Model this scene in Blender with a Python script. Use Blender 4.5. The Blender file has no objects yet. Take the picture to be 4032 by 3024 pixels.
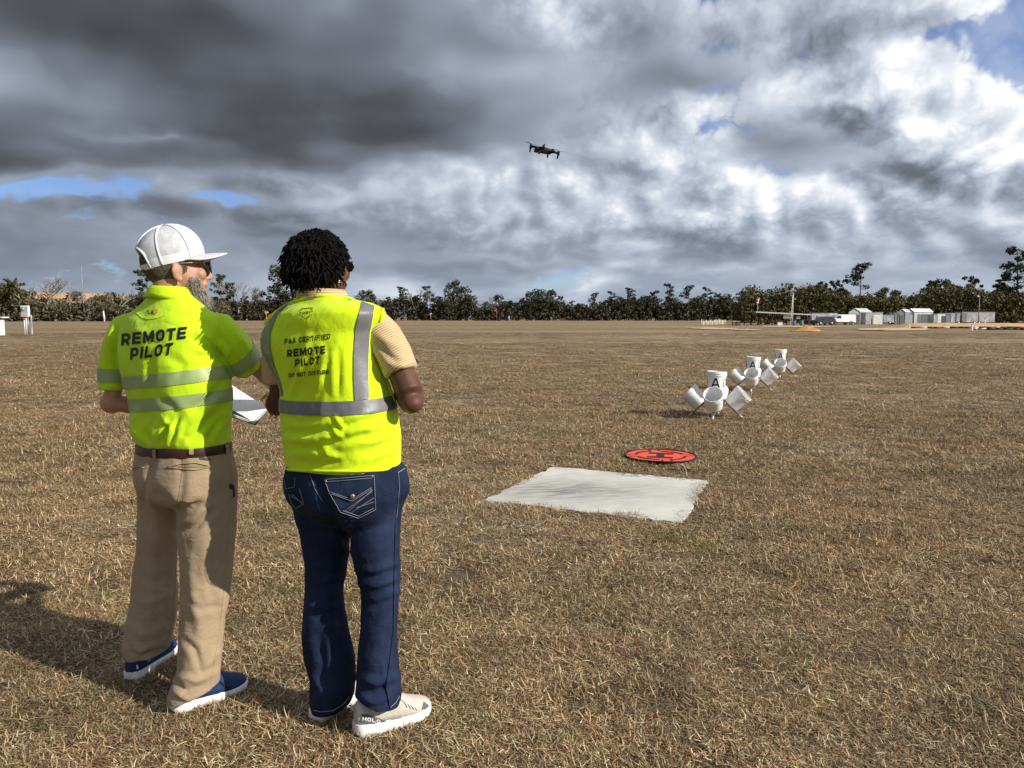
import bpy, bmesh, math, random
import numpy as np
from mathutils import Vector, Matrix, noise as mnoise
from mathutils.bvhtree import BVHTree

random.seed(7)
rng = np.random.default_rng(7)
scene = bpy.context.scene
COL = scene.collection

# ------------------------------------------------------------------ camera
# photograph 4032 x 3024, focal length 3023 px, horizon on row 1250, lens 1.48 m above the field
FPX, HORIZON, CAMZ = 3023.0, 1250.0, 1.48
PITCH = math.atan((1512 - HORIZON) / FPX)
CP, SP = math.cos(PITCH), math.sin(PITCH)
cam_data = bpy.data.cameras.new("camera")
cam_data.sensor_fit = 'HORIZONTAL'
cam_data.sensor_width = 36.0
cam_data.lens = 36.0 * FPX / 4032.0
cam_data.clip_start = 0.05
cam_data.clip_end = 6000
cam = bpy.data.objects.new("camera", cam_data)
COL.objects.link(cam)
cam.location = (0, 0, CAMZ)
cam.rotation_euler = (math.pi / 2 - PITCH, 0, 0)
scene.camera = cam

# ------------------------------------------------------------------ sun
SUN_EL, SUN_AZ = math.radians(29), math.radians(115)      # azimuth clockwise from +Y (the view direction)
SUNDIR = Vector((math.sin(SUN_AZ) * math.cos(SUN_EL), math.cos(SUN_AZ) * math.cos(SUN_EL), math.sin(SUN_EL)))
sd = bpy.data.lights.new("sun", 'SUN')
sd.energy = 5.0
sd.angle = math.radians(0.53)
sd.color = (1.0, 0.93, 0.82)
sun = bpy.data.objects.new("sun", sd)
COL.objects.link(sun)
sun.rotation_euler = (-SUNDIR).to_track_quat('-Z', 'Y').to_euler()
sun.location = (30, -20, 40)

scene.view_settings.view_transform = 'Standard'
scene.view_settings.look = 'None'
scene.view_settings.exposure = 0.22
scene.view_settings.gamma = 1.0
scene.cycles.use_denoising = True
scene.cycles.max_bounces = 6
scene.cycles.diffuse_bounces = 3
scene.cycles.transparent_max_bounces = 8
scene.cycles.caustics_reflective = False
scene.cycles.caustics_refractive = False

# ------------------------------------------------------------------ small node language
class S:
    """A socket with arithmetic, so that node graphs can be written as formulas."""
    def __init__(self, g, sock): self.g, self.s = g, sock
    def _b(self, op, a, b): return self.g.math(op, a, b)
    def __add__(self, o): return self._b('ADD', self, o)
    def __radd__(self, o): return self._b('ADD', o, self)
    def __sub__(self, o): return self._b('SUBTRACT', self, o)
    def __rsub__(self, o): return self._b('SUBTRACT', o, self)
    def __mul__(self, o): return self._b('MULTIPLY', self, o)
    def __rmul__(self, o): return self._b('MULTIPLY', o, self)
    def __truediv__(self, o): return self._b('DIVIDE', self, o)
    def __rtruediv__(self, o): return self._b('DIVIDE', o, self)

class Graph:
    def __init__(self, tree):
        self.t = tree
        tree.nodes.clear()
    def new(self, kind, **kw):
        n = self.t.nodes.new(kind)
        for k, v in kw.items(): setattr(n, k, v)
        return n
    def put(self, inp, val):
        if isinstance(val, S): self.t.links.new(val.s, inp)
        elif val is not None:
            if isinstance(val, (tuple, list)) and inp.type == 'RGBA' and len(val) == 3: val = (*val, 1)
            inp.default_value = val
    def math(self, op, a, b=None, c=None, clamp=False):
        n = self.new('ShaderNodeMath', operation=op, use_clamp=clamp)
        for i, x in enumerate((a, b, c)):
            if x is not None: self.put(n.inputs[i], x)
        return S(self, n.outputs[0])
    def vec(self, x, y, z):
        n = self.new('ShaderNodeCombineXYZ')
        for i, v in enumerate((x, y, z)): self.put(n.inputs[i], v)
        return S(self, n.outputs[0])
    def vmath(self, op, a, b=None, scale=None):
        n = self.new('ShaderNodeVectorMath', operation=op)
        self.put(n.inputs[0], a)
        if b is not None: self.put(n.inputs[1], b)
        if scale is not None: self.put(n.inputs['Scale'], scale)
        return S(self, n.outputs['Value'] if op in ('DOT_PRODUCT', 'LENGTH', 'DISTANCE') else n.outputs['Vector'])
    def sep(self, v):
        n = self.new('ShaderNodeSeparateXYZ')
        self.put(n.inputs[0], v)
        return [S(self, o) for o in n.outputs]
    def noise(self, vec, scale, detail=4, rough=0.5, dist=0.0, lac=2.0, color=False):
        n = self.new('ShaderNodeTexNoise')
        self.put(n.inputs['Vector'], vec)
        for k, v in (('Scale', scale), ('Detail', detail), ('Roughness', rough), ('Distortion', dist), ('Lacunarity', lac)):
            self.put(n.inputs[k], v)
        return S(self, n.outputs['Color' if color else 'Fac'])
    def voronoi(self, vec, scale, detail=0.0, rough=0.5, feature='F1', out='Distance', smooth=None):
        n = self.new('ShaderNodeTexVoronoi', feature=feature)
        self.put(n.inputs['Vector'], vec)
        self.put(n.inputs['Scale'], scale)
        if feature != 'N_SPHERE_RADIUS':
            self.put(n.inputs['Detail'], detail); self.put(n.inputs['Roughness'], rough)
        if smooth is not None: self.put(n.inputs['Smoothness'], smooth)
        return S(self, n.outputs[out])
    def smooth(self, x, lo, hi):
        n = self.new('ShaderNodeMapRange', interpolation_type='SMOOTHSTEP')
        for i, v in enumerate((x, lo, hi, 0.0, 1.0)): self.put(n.inputs[i], v)
        return S(self, n.outputs[0])
    def remap(self, x, a, b, c, d, clamp=True):
        n = self.new('ShaderNodeMapRange', clamp=clamp)
        for i, v in enumerate((x, a, b, c, d)): self.put(n.inputs[i], v)
        return S(self, n.outputs[0])
    def ramp(self, x, stops, interp='LINEAR'):
        n = self.new('ShaderNodeValToRGB')
        n.color_ramp.interpolation = interp
        e = n.color_ramp.elements
        while len(e) < len(stops): e.new(0.5)
        for el, (p, c) in zip(e, stops):
            el.position = p
            el.color = (*c, 1) if len(c) == 3 else c
        self.put(n.inputs[0], x)
        return S(self, n.outputs[0])
    def mix(self, f, a, b, blend='MIX'):
        n = self.new('ShaderNodeMix', data_type='RGBA', blend_type=blend)
        self.put(n.inputs[0], f); self.put(n.inputs[6], a); self.put(n.inputs[7], b)
        return S(self, n.outputs[2])

# ------------------------------------------------------------------ sky: Nishita air with a broken deck of cumulus
world = bpy.data.worlds.new("World")
scene.world = world
world.use_nodes = True
g = Graph(world.node_tree)
sky = g.new('ShaderNodeTexSky', sky_type='NISHITA', sun_disc=False)
sky.sun_elevation = SUN_EL
sky.sun_rotation = SUN_AZ
sky.air_density = 1.0; sky.dust_density = 0.0; sky.ozone_density = 1.0
air = g.vmath('MULTIPLY', S(g, sky.outputs[0]), (0.054, 0.069, 0.106))

d = S(g, g.new('ShaderNodeTexCoord').outputs['Generated'])
dx, dy, dz = g.sep(d)
zc = g.math('MAXIMUM', dz, 0.0)
az = g.math('ARCTAN2', dx, dy) * 57.29578
el = zc * 58.5
lz = g.math('LOGARITHM', zc + 0.11, math.e)
q = g.vec(dx, dy, lz * 0.38)                       # cloud space: features flatten towards the horizon
w1s = g.sep(g.noise(q, 3.4, 2, 0.5, color=True))
wf = g.noise(q, 15.0, 2, 0.55) - 0.5
p2 = g.vec(az + (w1s[0] - 0.5) * 13.0 + wf * 3.0, el + (w1s[1] - 0.5) * 5.0 + wf * 2.2, 0.0)

def total(lst):
    acc = 0.0
    for amp, a0, e0, sa, se in lst:
        m = g.new('ShaderNodeVectorMath', operation='MULTIPLY_ADD')
        g.put(m.inputs[0], p2)
        ka, ke = 1 / (2.1 * sa), 1 / (2.1 * se)
        m.inputs[1].default_value = (ka, ke, 0); m.inputs[2].default_value = (-a0 * ka, -e0 * ke, 0)
        gr = g.new('ShaderNodeTexGradient', gradient_type='QUADRATIC_SPHERE')
        g.t.links.new(m.outputs[0], gr.inputs[0])
        acc = g.math('MULTIPLY_ADD', S(g, gr.outputs['Fac']), amp, acc)
    return acc

# --- back bank: broken cumulus, sampled twice (here and a little towards the sun) to shade the billows
def billow(vec, sc):
    return g.math('ABSOLUTE', g.noise(vec, sc, 0) - 0.5)
qd = g.vmath('ADD', q, g.vmath('SCALE', g.vec(w1s[2], w1s[0], w1s[1]), scale=0.045))
def cumulus(vec, fine):
    r = g.noise(vec, 6.0, 2, 0.45) + billow(vec, 10.0) * 0.55 + billow(vec, 23.0) * 0.32
    return r + billow(vec, 51.0) * 0.22 + billow(vec, 115.0) * 0.12 + billow(vec, 230.0) * 0.04 if fine else r
tc = cumulus(qd, True)
ts = cumulus(g.vmath('ADD', qd, (0.018, -0.004, 0.026)), False)
relief = tc - ts - 0.058
gaps = total([
    (-0.46, -31, 8.4, 6, 0.9), (-0.46, -19, 8.0, 4.5, 0.8),
    (-0.46, 1.8, 2.8, 4.5, 1.3), (-0.22, -30, 6.2, 3, 0.5),
    (-0.85, 35.5, 15.5, 4.0, 3.2), (-0.46, 29, 17.5, 4.0, 1.4), (-0.40, 20, 22.8, 3.5, 1.2), (-0.34, 34, 8.6, 2, 0.8),
    (-0.36, 12.2, 22.5, 2.2, 1.6), (-0.22, 12.3, 13.4, 1.6, 0.6), (-0.24, 18.6, 10.0, 2.6, 1.0)])
dens = tc + gaps
mask = g.smooth(dens, 0.30, 0.46)
lowf = g.remap(el, 0.5, 7.0, 0.30, 1.0)
light = total([
    (0.14, -9, 8.4, 8, 1.5), (0.10, 0, 7.4, 5, 1.4), (0.36, -9, 2.0, 5, 1.1), (0.40, 4.5, 2.3, 1.8, 1.3), (0.14, -30, 1.6, 9, 0.9),
    (0.22, 31, 12.0, 5, 3.0), (0.12, 33, 6.5, 5, 2.0), (0.14, 14, 13.5, 5, 2.0), (0.12, 20, 8.0, 5, 1.4), (0.12, 6, 9.6, 5, 2.4), (0.12, 25, 15, 4, 2.2),
    (0.12, 2, 19, 6, 3.0), (-0.16, -22, 7, 14, 3), (-0.12, 24, 3.0, 9, 1.0), (-0.10, 10, 4.0, 6, 0.8)])
side = g.remap(az, -26, 16, 0.0, 1.0)
edge = 1.0 - g.smooth(dens, 0.44, 0.72)
b = g.math('ADD', 0.36 + lowf * 0.08 + side * 0.23 + light + (g.noise(q, 3.3, 2, 0.5) - 0.5) * 0.50 + relief * lowf * g.remap(az, -24, 14, 0.7, 1.75) + edge * 0.12, 0.0, clamp=True)

# --- front bank: flat grey stratocumulus, thick over the left half, drifting shreds on the right
qf = g.vec(dx, dy, lz * 0.85)
qf = g.vmath('ADD', qf, g.vmath('SCALE', g.vec(w1s[1], w1s[2], w1s[0]), scale=0.10))
tf = g.noise(qf, 4.4, 6, 0.47)
tl = g.noise(g.vmath('ADD', qf, (0.05, 0.0, 0.06)), 4.4, 2, 0.45)
bank = total([
    (0.60, -27, 19, 24, 7.5), (0.45, -18, 13.0, 14, 2.6), (0.34, -30, 10.6, 9, 1.3), (0.34, -5, 14.0, 10, 3.0), (0.34, 0, 19, 10, 4),
    (-0.24, -33, 14.5, 3.5, 1.6), (-0.18, -24, 12.3, 5, 0.7), (-0.22, -9, 8.6, 8, 1.3), (-0.2, -30, 8.6, 9, 0.7),
    (0.28, -16, 5.6, 12, 1.0), (0.34, -3, 4.3, 9, 0.65), (0.22, -31, 5.8, 7, 1.1), (0.16, -31, 3.2, 7, 0.7),
    (0.26, 18.5, 12.0, 4.5, 1.5), (0.20, 11, 17.0, 6, 1.4), (0.18, 24.5, 11.0, 4, 1.2), (0.18, 9, 8.0, 4, 0.9), (0.26, 12, 2.7, 9, 0.6), (0.18, 27, 2.6, 8, 0.8), (0.36, 29, 21.4, 5, 1.5), (0.14, 26, 7.0, 4, 1.0)])
densf = tf + bank
maskf = g.smooth(densf, 0.54, 0.80)
thick = g.smooth(densf, 0.60, 1.05)
bf = 0.47 + side * 0.15 - thick * (0.35 - side * 0.12) + (tf - tl) * lowf * 0.95
bf = g.math('ADD', bf, 0.0, clamp=True)
tone = [(0.00, (0.048, 0.052, 0.060)), (0.16, (0.078, 0.084, 0.097)), (0.36, (0.150, 0.168, 0.208)),
        (0.55, (0.285, 0.322, 0.400)), (0.74, (0.50, 0.548, 0.635)), (0.90, (0.74, 0.77, 0.82)), (1.0, (0.90, 0.91, 0.92))]
bm = g.math('ADD', b * (1.0 - maskf) + bf * maskf, 0.0, clamp=True)
mask = g.math('MAXIMUM', mask, maskf) * 0.74 + 0.26
cloud = g.ramp(bm, tone)
lowb = g.remap(el, 0.5, 7.0, 1.0, 0.0)
cloud = g.mix(lowb * 0.55, cloud, (0.285, 0.345, 0.445))
skycol = g.mix(mask, air, cloud)
bg = g.new('ShaderNodeBackground')
g.put(bg.inputs[0], skycol)
bg.inputs[1].default_value = 1.0
out = g.new('ShaderNodeOutputWorld')
g.t.links.new(bg.outputs[0], out.inputs[0])
world.cycles.sampling_method = 'MANUAL'
world.cycles.sample_map_resolution = 512
# ================================================================== helpers
def ray(u, v):
    x = (u - 2016) / FPX; y = (1512 - v) / FPX
    return Vector((x, CP + y * SP, -SP + y * CP))
def G(u, v, z=0.0):
    r = ray(u, v); t = (z - CAMZ) / r.z
    return Vector((r.x * t, r.y * t, z))
def P(u, v, Y):
    r = ray(u, v); t = Y / r.y
    return Vector((r.x * t, Y, CAMZ + r.z * t))
def pix(p):
    """photo pixel of world points (n,3)"""
    p = np.asarray(p, float)
    dz_ = p[:, 2] - CAMZ
    f = p[:, 1] * CP - dz_ * SP
    up = p[:, 1] * SP + dz_ * CP
    return 2016 + FPX * p[:, 0] / f, 1512 - FPX * up / f

def mesh_obj(name, verts, faces, mat=None, parent=None, smooth=True, mats=None, mat_idx=None):
    me = bpy.data.meshes.new(name)
    me.from_pydata([tuple(v) for v in verts], [], [tuple(f) for f in faces])
    return link_mesh(name, me, mat, parent, smooth, mats, mat_idx)
def link_mesh(name, me, mat=None, parent=None, smooth=True, mats=None, mat_idx=None):
    me.name = name
    for m in (mats or ([mat] if mat else [])): me.materials.append(m)
    if mat_idx is not None: me.polygons.foreach_set('material_index', np.asarray(mat_idx, np.int32))
    if smooth and len(me.polygons): me.polygons.foreach_set('use_smooth', np.ones(len(me.polygons), bool))
    me.update()
    o = bpy.data.objects.new(name, me)
    COL.objects.link(o)
    if parent: attach(o, parent)
    return o
LOCAL = set()          # names of empties whose parts are built in the empty's own coordinates
def attach(o, parent):
    o.parent = parent
    if parent.type == 'EMPTY' and parent.name not in LOCAL:
        o.matrix_parent_inverse = Matrix.Translation(-Vector(parent.location))
def bm_obj(name, bm, mat=None, parent=None, smooth=True):
    me = bpy.data.meshes.new(name)
    bm.to_mesh(me); bm.free()
    return link_mesh(name, me, mat, parent, smooth)
def tag(o, label=None, cat=None, group=None, kind=None):
    if label: o['label'] = label
    if cat: o['category'] = cat
    if group: o['group'] = group
    if kind: o['kind'] = kind
    return o
def empty(name, loc, label, cat, group=None):
    o = bpy.data.objects.new(name, None)
    o.empty_display_size = 0.2
    COL.objects.link(o)
    o.location = loc
    return tag(o, label, cat, group)

class MB:
    """mesh builder in world coordinates: boxes, tubes, lofts collected into one mesh"""
    def __init__(self): self.v, self.f = [], []
    def add(self, vs, fs):
        n = len(self.v)
        self.v += [tuple(v) for v in vs]; self.f += [tuple(i + n for i in f) for f in fs]
        return self
    def box(self, c, size, rot=None):
        c = Vector(c); hx, hy, hz = (s / 2 for s in size)
        vs = []
        for sx, sy, sz in ((-1,-1,-1),(1,-1,-1),(1,1,-1),(-1,1,-1),(-1,-1,1),(1,-1,1),(1,1,1),(-1,1,1)):
            p = Vector((sx*hx, sy*hy, sz*hz))
            if rot is not None: p = rot @ p
            vs.append(c + p)
        return self.add(vs, [(0,3,2,1),(4,5,6,7),(0,1,5,4),(1,2,6,5),(2,3,7,6),(3,0,4,7)])
    def prism(self, pts, h0, h1, to=lambda x, y, z: (x, y, z)):
        n = len(pts)
        vs = [to(x, y, h0) for x, y in pts] + [to(x, y, h1) for x, y in pts]
        fs = [tuple(range(n))[::-1], tuple(range(n, 2*n))] + [(i, (i+1) % n, n + (i+1) % n, n + i) for i in range(n)]
        return self.add(vs, fs)
    def tube(self, pts, rad, n=8, caps=True):
        pts = [Vector(p) for p in pts]
        if not hasattr(rad, '__len__'): rad = [rad] * len(pts)
        up = None; rings = []
        for i, p in enumerate(pts):
            t = (pts[min(i+1, len(pts)-1)] - pts[max(i-1, 0)])
            if t.length < 1e-9: t = Vector((0, 0, 1))
            t.normalize()
            if up is None:
                up = t.cross(Vector((0, 0, 1)) if abs(t.z) < 0.9 else Vector((1, 0, 0))).normalized()
            up = (up - t * up.dot(t)); up = up.normalized() if up.length > 1e-6 else t.orthogonal().normalized()
            w = t.cross(up)
            rings.append([p + (up * math.cos(a) + w * math.sin(a)) * rad[i] for a in (2*math.pi*k/n for k in range(n))])
        return self.loft(rings, caps)
    def loft(self, rings, caps=True):
        n = len(rings[0]); vs = [v for r in rings for v in r]; fs = []
        for i in range(len(rings) - 1):
            for k in range(n):
                a, b = i*n + k, i*n + (k+1) % n
                fs.append((a, b, b + n, a + n))
        if caps:
            fs.append(tuple(range(n))[::-1]); fs.append(tuple(range((len(rings)-1)*n, len(rings)*n)))
        return self.add(vs, fs)
    def lathe(self, prof, n=24, mat=Matrix(), caps=False):
        rings = [[mat @ Vector((r*math.cos(2*math.pi*k/n), r*math.sin(2*math.pi*k/n), z)) for k in range(n)] for r, z in prof]
        return self.loft(rings, caps)
    def ellipsoid(self, c, r, rot=None, n=16, m=10):
        c = Vector(c); rings = []
        for i in range(m + 1):
            t = -math.pi/2 + math.pi * i / m
            t = max(min(t, math.pi/2 - 0.05), -math.pi/2 + 0.05)
            ring = []
            for k in range(n):
                a = 2*math.pi*k/n
                p = Vector((r[0]*math.cos(t)*math.cos(a), r[1]*math.cos(t)*math.sin(a), r[2]*math.sin(t)))
                if rot is not None: p = rot @ p
                ring.append(c + p)
            rings.append(ring)
        return self.loft(rings, True)
    def build(self, name, mat=None, parent=None, smooth=False):
        return mesh_obj(name, self.v, self.f, mat, parent, smooth)

def auto_smooth(o, ang=40):
    """smooth shading with sharp edges above an angle"""
    me = o.data
    bm = bmesh.new(); bm.from_mesh(me)
    for f in bm.faces: f.smooth = True
    for e in bm.edges:
        if len(e.link_faces) == 2 and e.calc_face_angle(0) > math.radians(ang): e.smooth = False
    bm.to_mesh(me); bm.free()
    return o

# ------------------------------------------------------------------ materials
def material(name, base=(0.5, 0.5, 0.5), rough=0.6, var=0.0, vscale=20.0, bump=0.0, bscale=60.0, spec=0.3, metal=0.0, sheen=0.0, coords='Object', alt=None, stretch=None, sss=0.0):
    m = bpy.data.materials.new(name)
    m.use_nodes = True
    gg = Graph(m.node_tree)
    bs = gg.new('ShaderNodeBsdfPrincipled')
    oo = gg.new('ShaderNodeOutputMaterial')
    gg.t.links.new(bs.outputs[0], oo.inputs[0])
    co = S(gg, gg.new('ShaderNodeTexCoord').outputs[coords])
    if stretch: co = gg.vmath('MULTIPLY', co, stretch)
    if var > 0:
        n1 = gg.noise(co, vscale, 5, 0.6)
        lo = alt or tuple(c * (1 - var) for c in base)
        hi = base if alt else tuple(min(c * (1 + var), 1.0) for c in base)
        gg.put(bs.inputs['Base Color'], gg.mix(gg.smooth(n1, 0.3, 0.7), lo, hi))
    else:
        bs.inputs['Base Color'].default_value = (*base, 1)
    bs.inputs['Roughness'].default_value = rough
    bs.inputs['Specular IOR Level'].default_value = spec
    bs.inputs['Metallic'].default_value = metal
    if sheen: bs.inputs['Sheen Weight'].default_value = sheen
    if sss:
        bs.inputs['Subsurface Weight'].default_value = sss
        bs.inputs['Subsurface Radius'].default_value = (0.01, 0.004, 0.002)
    if bump > 0:
        bn = gg.new('ShaderNodeBump')
        bn.inputs['Strength'].default_value = 1.0
        bn.inputs['Distance'].default_value = bump
        gg.put(bn.inputs['Height'], gg.noise(co, bscale, 4, 0.6))
        gg.t.links.new(bn.outputs[0], bs.inputs['Normal'])
    m['graph'] = 0
    m_graphs[name] = (gg, bs, co)
    return m
m_graphs = {}

def apply_mods(o):
    dg = bpy.context.evaluated_depsgraph_get()
    me = bpy.data.meshes.new_from_object(o.evaluated_get(dg))
    old = o.data
    o.modifiers.clear()
    o.data = me
    bpy.data.meshes.remove(old)
    return o
def remesh_smooth(mb, voxel, smooth_it=4, factor=0.5):
    """closed overlapping pieces -> one continuous skin; returns vertices and faces"""
    o = mb.build('tmp', None, None)
    m = o.modifiers.new('r', 'REMESH'); m.mode = 'VOXEL'; m.voxel_size = voxel; m.adaptivity = 0.0
    if smooth_it:
        s = o.modifiers.new('s', 'SMOOTH'); s.factor = factor; s.iterations = smooth_it
    apply_mods(o)
    me = o.data
    vs = np.empty(len(me.vertices) * 3); me.vertices.foreach_get('co', vs)
    fs = [tuple(p.vertices) for p in me.polygons]
    bpy.data.objects.remove(o); bpy.data.meshes.remove(me)
    return vs.reshape(-1, 3), fs
# ================================================================== ground
def patch_nodes(gg, pos):
    """large colour drift of the dormant turf, shared by the soil sheet and the blades"""
    px, py, pz = gg.sep(pos)
    flat = gg.vec(px, py, 0.0)
    a = gg.noise(flat, 0.55, 4, 0.6)
    b = gg.noise(flat, 0.11, 4, 0.55)
    c = gg.noise(flat, 2.6, 3, 0.6)
    red = gg.smooth(b * 0.6 + a * 0.4, 0.40, 0.62)
    green = gg.smooth(gg.noise(gg.vmath('ADD', flat, (31.0, 7.0, 0.0)), 0.8, 4, 0.6), 0.54, 0.72)
    col = gg.mix(red, (0.325, 0.252, 0.158), (0.288, 0.205, 0.126))
    col = gg.mix(green * 0.55, col, (0.185, 0.172, 0.070))
    worn = gg.smooth(gg.noise(gg.vmath('ADD', flat, (11.0, 57.0, 0.0)), 0.42, 5, 0.65), 0.54, 0.68)
    col = gg.mix(worn * 0.65, col, (0.375, 0.315, 0.225))
    k = 0.70 + gg.smooth(a * 0.5 + c * 0.5, 0.30, 0.68) * 0.66
    return col, k, flat

mat_ground = bpy.data.materials.new('dormant_turf'); mat_ground.use_nodes = True
gg = Graph(mat_ground.node_tree)
bs = gg.new('ShaderNodeBsdfPrincipled'); oo = gg.new('ShaderNodeOutputMaterial')
gg.t.links.new(bs.outputs[0], oo.inputs[0])
pos = S(gg, gg.new('ShaderNodeNewGeometry').outputs['Position'])
col, k, flat = patch_nodes(gg, pos)
px, py, pz = gg.sep(pos)
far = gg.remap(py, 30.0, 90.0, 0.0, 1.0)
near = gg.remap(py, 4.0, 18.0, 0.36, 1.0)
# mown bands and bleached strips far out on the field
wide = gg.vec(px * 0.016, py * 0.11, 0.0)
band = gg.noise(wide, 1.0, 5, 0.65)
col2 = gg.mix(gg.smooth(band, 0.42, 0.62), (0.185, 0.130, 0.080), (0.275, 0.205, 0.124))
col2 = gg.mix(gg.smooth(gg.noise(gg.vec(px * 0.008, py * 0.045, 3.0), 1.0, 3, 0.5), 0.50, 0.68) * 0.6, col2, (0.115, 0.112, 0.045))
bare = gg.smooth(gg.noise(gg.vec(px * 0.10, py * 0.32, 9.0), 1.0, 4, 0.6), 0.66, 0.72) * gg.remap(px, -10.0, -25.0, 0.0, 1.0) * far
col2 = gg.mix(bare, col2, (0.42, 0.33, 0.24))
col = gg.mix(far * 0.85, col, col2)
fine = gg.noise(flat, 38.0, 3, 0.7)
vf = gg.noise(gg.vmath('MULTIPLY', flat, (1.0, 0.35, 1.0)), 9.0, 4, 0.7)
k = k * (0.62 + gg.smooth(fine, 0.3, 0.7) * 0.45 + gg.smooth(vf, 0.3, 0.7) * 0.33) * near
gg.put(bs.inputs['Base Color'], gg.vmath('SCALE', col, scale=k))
bs.inputs['Roughness'].default_value = 0.95
bs.inputs['Specular IOR Level'].default_value = 0.1
bp = gg.new('ShaderNodeBump'); bp.inputs['Strength'].default_value = 0.8; bp.inputs['Distance'].default_value = 0.03
gg.put(bp.inputs['Height'], fine + vf)
gg.t.links.new(bp.outputs[0], bs.inputs['Normal'])

gr = []
N = 80
xs = np.sign(np.linspace(-1, 1, N)) * np.abs(np.linspace(-1, 1, N)) ** 2.2 * 2600
gv = []
for j in range(N):
    for i in range(N):
        x, y = xs[i], xs[j] + 30
        r = math.hypot(x, y - 6)
        gv.append((x, y, (mnoise.noise(Vector((x * 0.05, y * 0.05, 0))) * 0.12) * min(1, max(0, (r - 26) / 40)) * (0.5 if r < 300 else 1) - (0.0 if r < 60 else 0.05)))
gf = [(j*N+i, j*N+i+1, (j+1)*N+i+1, (j+1)*N+i) for j in range(N-1) for i in range(N-1)]
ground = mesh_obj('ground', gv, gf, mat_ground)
tag(ground, kind='structure')

# ------------------------------------------------------------------ pad outlines (used to keep the grass off)
PAD = [G(1905, 1975), G(2180, 1842), G(2785, 1898), G(2690, 2065)]
LZ_C = (G(2601, 1806)); LZ_R = 0.365
def inside_poly(x, y, poly, grow=0.0):
    c = sum((p for p in poly), Vector()) / len(poly)
    r = False; n = len(poly); q = [c + (p - c) * (1 + grow) for p in poly]
    for i in range(n):
        a, b = q[i], q[(i+1) % n]
        if (a.y > y) != (b.y > y) and x < (b.x - a.x) * (y - a.y) / (b.y - a.y) + a.x: r = not r
    return r

# ------------------------------------------------------------------ grass: clumps of bent, dead blades
mat_blade = bpy.data.materials.new('dry_blades'); mat_blade.use_nodes = True
gg = Graph(mat_blade.node_tree)
bs = gg.new('ShaderNodeBsdfPrincipled'); oo = gg.new('ShaderNodeOutputMaterial')
gg.t.links.new(bs.outputs[0], oo.inputs[0])
pos = S(gg, gg.new('ShaderNodeNewGeometry').outputs['Position'])
col, k, flat = patch_nodes(gg, pos)
at = gg.new('ShaderNodeAttribute'); at.attribute_name = 'tone'
tone_s = S(gg, at.outputs['Fac'])
oi = S(gg, gg.new('ShaderNodeObjectInfo').outputs['Random'])
blade = gg.ramp(tone_s, [(0.0, (0.30, 0.25, 0.21)), (0.30, (0.72, 0.60, 0.52)), (0.55, (1.15, 1.08, 0.98)), (0.80, (1.75, 1.80, 1.75)), (1.0, (2.55, 2.85, 3.1))])
hu = gg.new('ShaderNodeAttribute'); hu.attribute_name = 'hue'
hue = gg.ramp(S(gg, hu.outputs['Fac']), [(0.0, (1.14, 0.90, 0.76)), (0.30, (1.05, 0.97, 0.90)), (0.6, (1.0, 1.02, 0.98)), (0.85, (0.92, 1.06, 1.0)), (1.0, (0.86, 0.96, 1.15))])
c1 = gg.mix(1.0, gg.mix(1.0, col, blade, 'MULTIPLY'), hue, 'MULTIPLY')
c1 = gg.vmath('SCALE', c1, scale=k * (0.80 + oi * 0.40))
gs = gg.new('ShaderNodeAttribute'); gs.attribute_name = 'green'
c1 = gg.mix(S(gg, gs.outputs['Fac']) * 0.75, c1, (0.11, 0.15, 0.04))
gg.put(bs.inputs['Base Color'], c1)
bs.inputs['Roughness'].default_value = 0.65
bs.inputs['Specular IOR Level'].default_value = 0.25

clumps = bpy.data.collections.new('grass_clumps')
def make_clump(seed, nb, rad, upright=0.07, green=0.02):
    r = np.random.default_rng(seed)
    v, f, tn, gn, hn = [], [], [], [], []
    for _ in range(nb):
        a, rr = r.uniform(0, 2*math.pi), rad * math.sqrt(r.uniform())
        x, y = rr*math.cos(a), rr*math.sin(a)
        L = r.uniform(0.012, 0.040) if r.uniform() < 0.85 else r.uniform(0.04, 0.065); w = r.uniform(0.0009, 0.0021)
        lean = r.uniform(0.4, 1.0) if r.uniform() < upright else r.uniform(1.2, 1.55)
        h = r.uniform(0, 2*math.pi); curl = r.uniform(-0.5, 0.9); z = r.uniform(-0.004, 0.012)
        t = np.clip(r.beta(1.15, 1.6), 0, 1); gflag = 1.0 if r.uniform() < green else 0.0; hv_ = r.uniform()
        side = (-math.sin(h), math.cos(h)); n0 = len(v); seg = 3; hh = h; twist = r.uniform(-0.8, 0.8)
        for s in range(seg + 1):
            ww = w * (1 - 0.85 * (s / seg) ** 2)
            v += [(x - side[0]*ww, y - side[1]*ww, z), (x + side[0]*ww, y + side[1]*ww, z + ww * twist)]
            tn += [t, t]; gn += [gflag, gflag]; hn += [hv_, hv_]
            st = L / seg; x += math.sin(lean)*math.cos(hh)*st; y += math.sin(lean)*math.sin(hh)*st; z += math.cos(lean)*st
            lean += curl / seg; hh += r.uniform(-0.5, 0.5); side = (-math.sin(hh), math.cos(hh))
            z = max(z, 0.001)
        f += [(n0+2*s, n0+2*s+1, n0+2*s+3, n0+2*s+2) for s in range(seg)]
    me = bpy.data.meshes.new('grass_clump')
    me.from_pydata(v, [], f)
    a = me.attributes.new('tone', 'FLOAT', 'POINT'); a.data.foreach_set('value', np.array(tn, np.float32))
    a = me.attributes.new('green', 'FLOAT', 'POINT'); a.data.foreach_set('value', np.array(gn, np.float32))
    a = me.attributes.new('hue', 'FLOAT', 'POINT'); a.data.foreach_set('value', np.array(hn, np.float32))
    me.materials.append(mat_blade)
    o = bpy.data.objects.new('grass_clump', me)
    clumps.objects.link(o)
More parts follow.
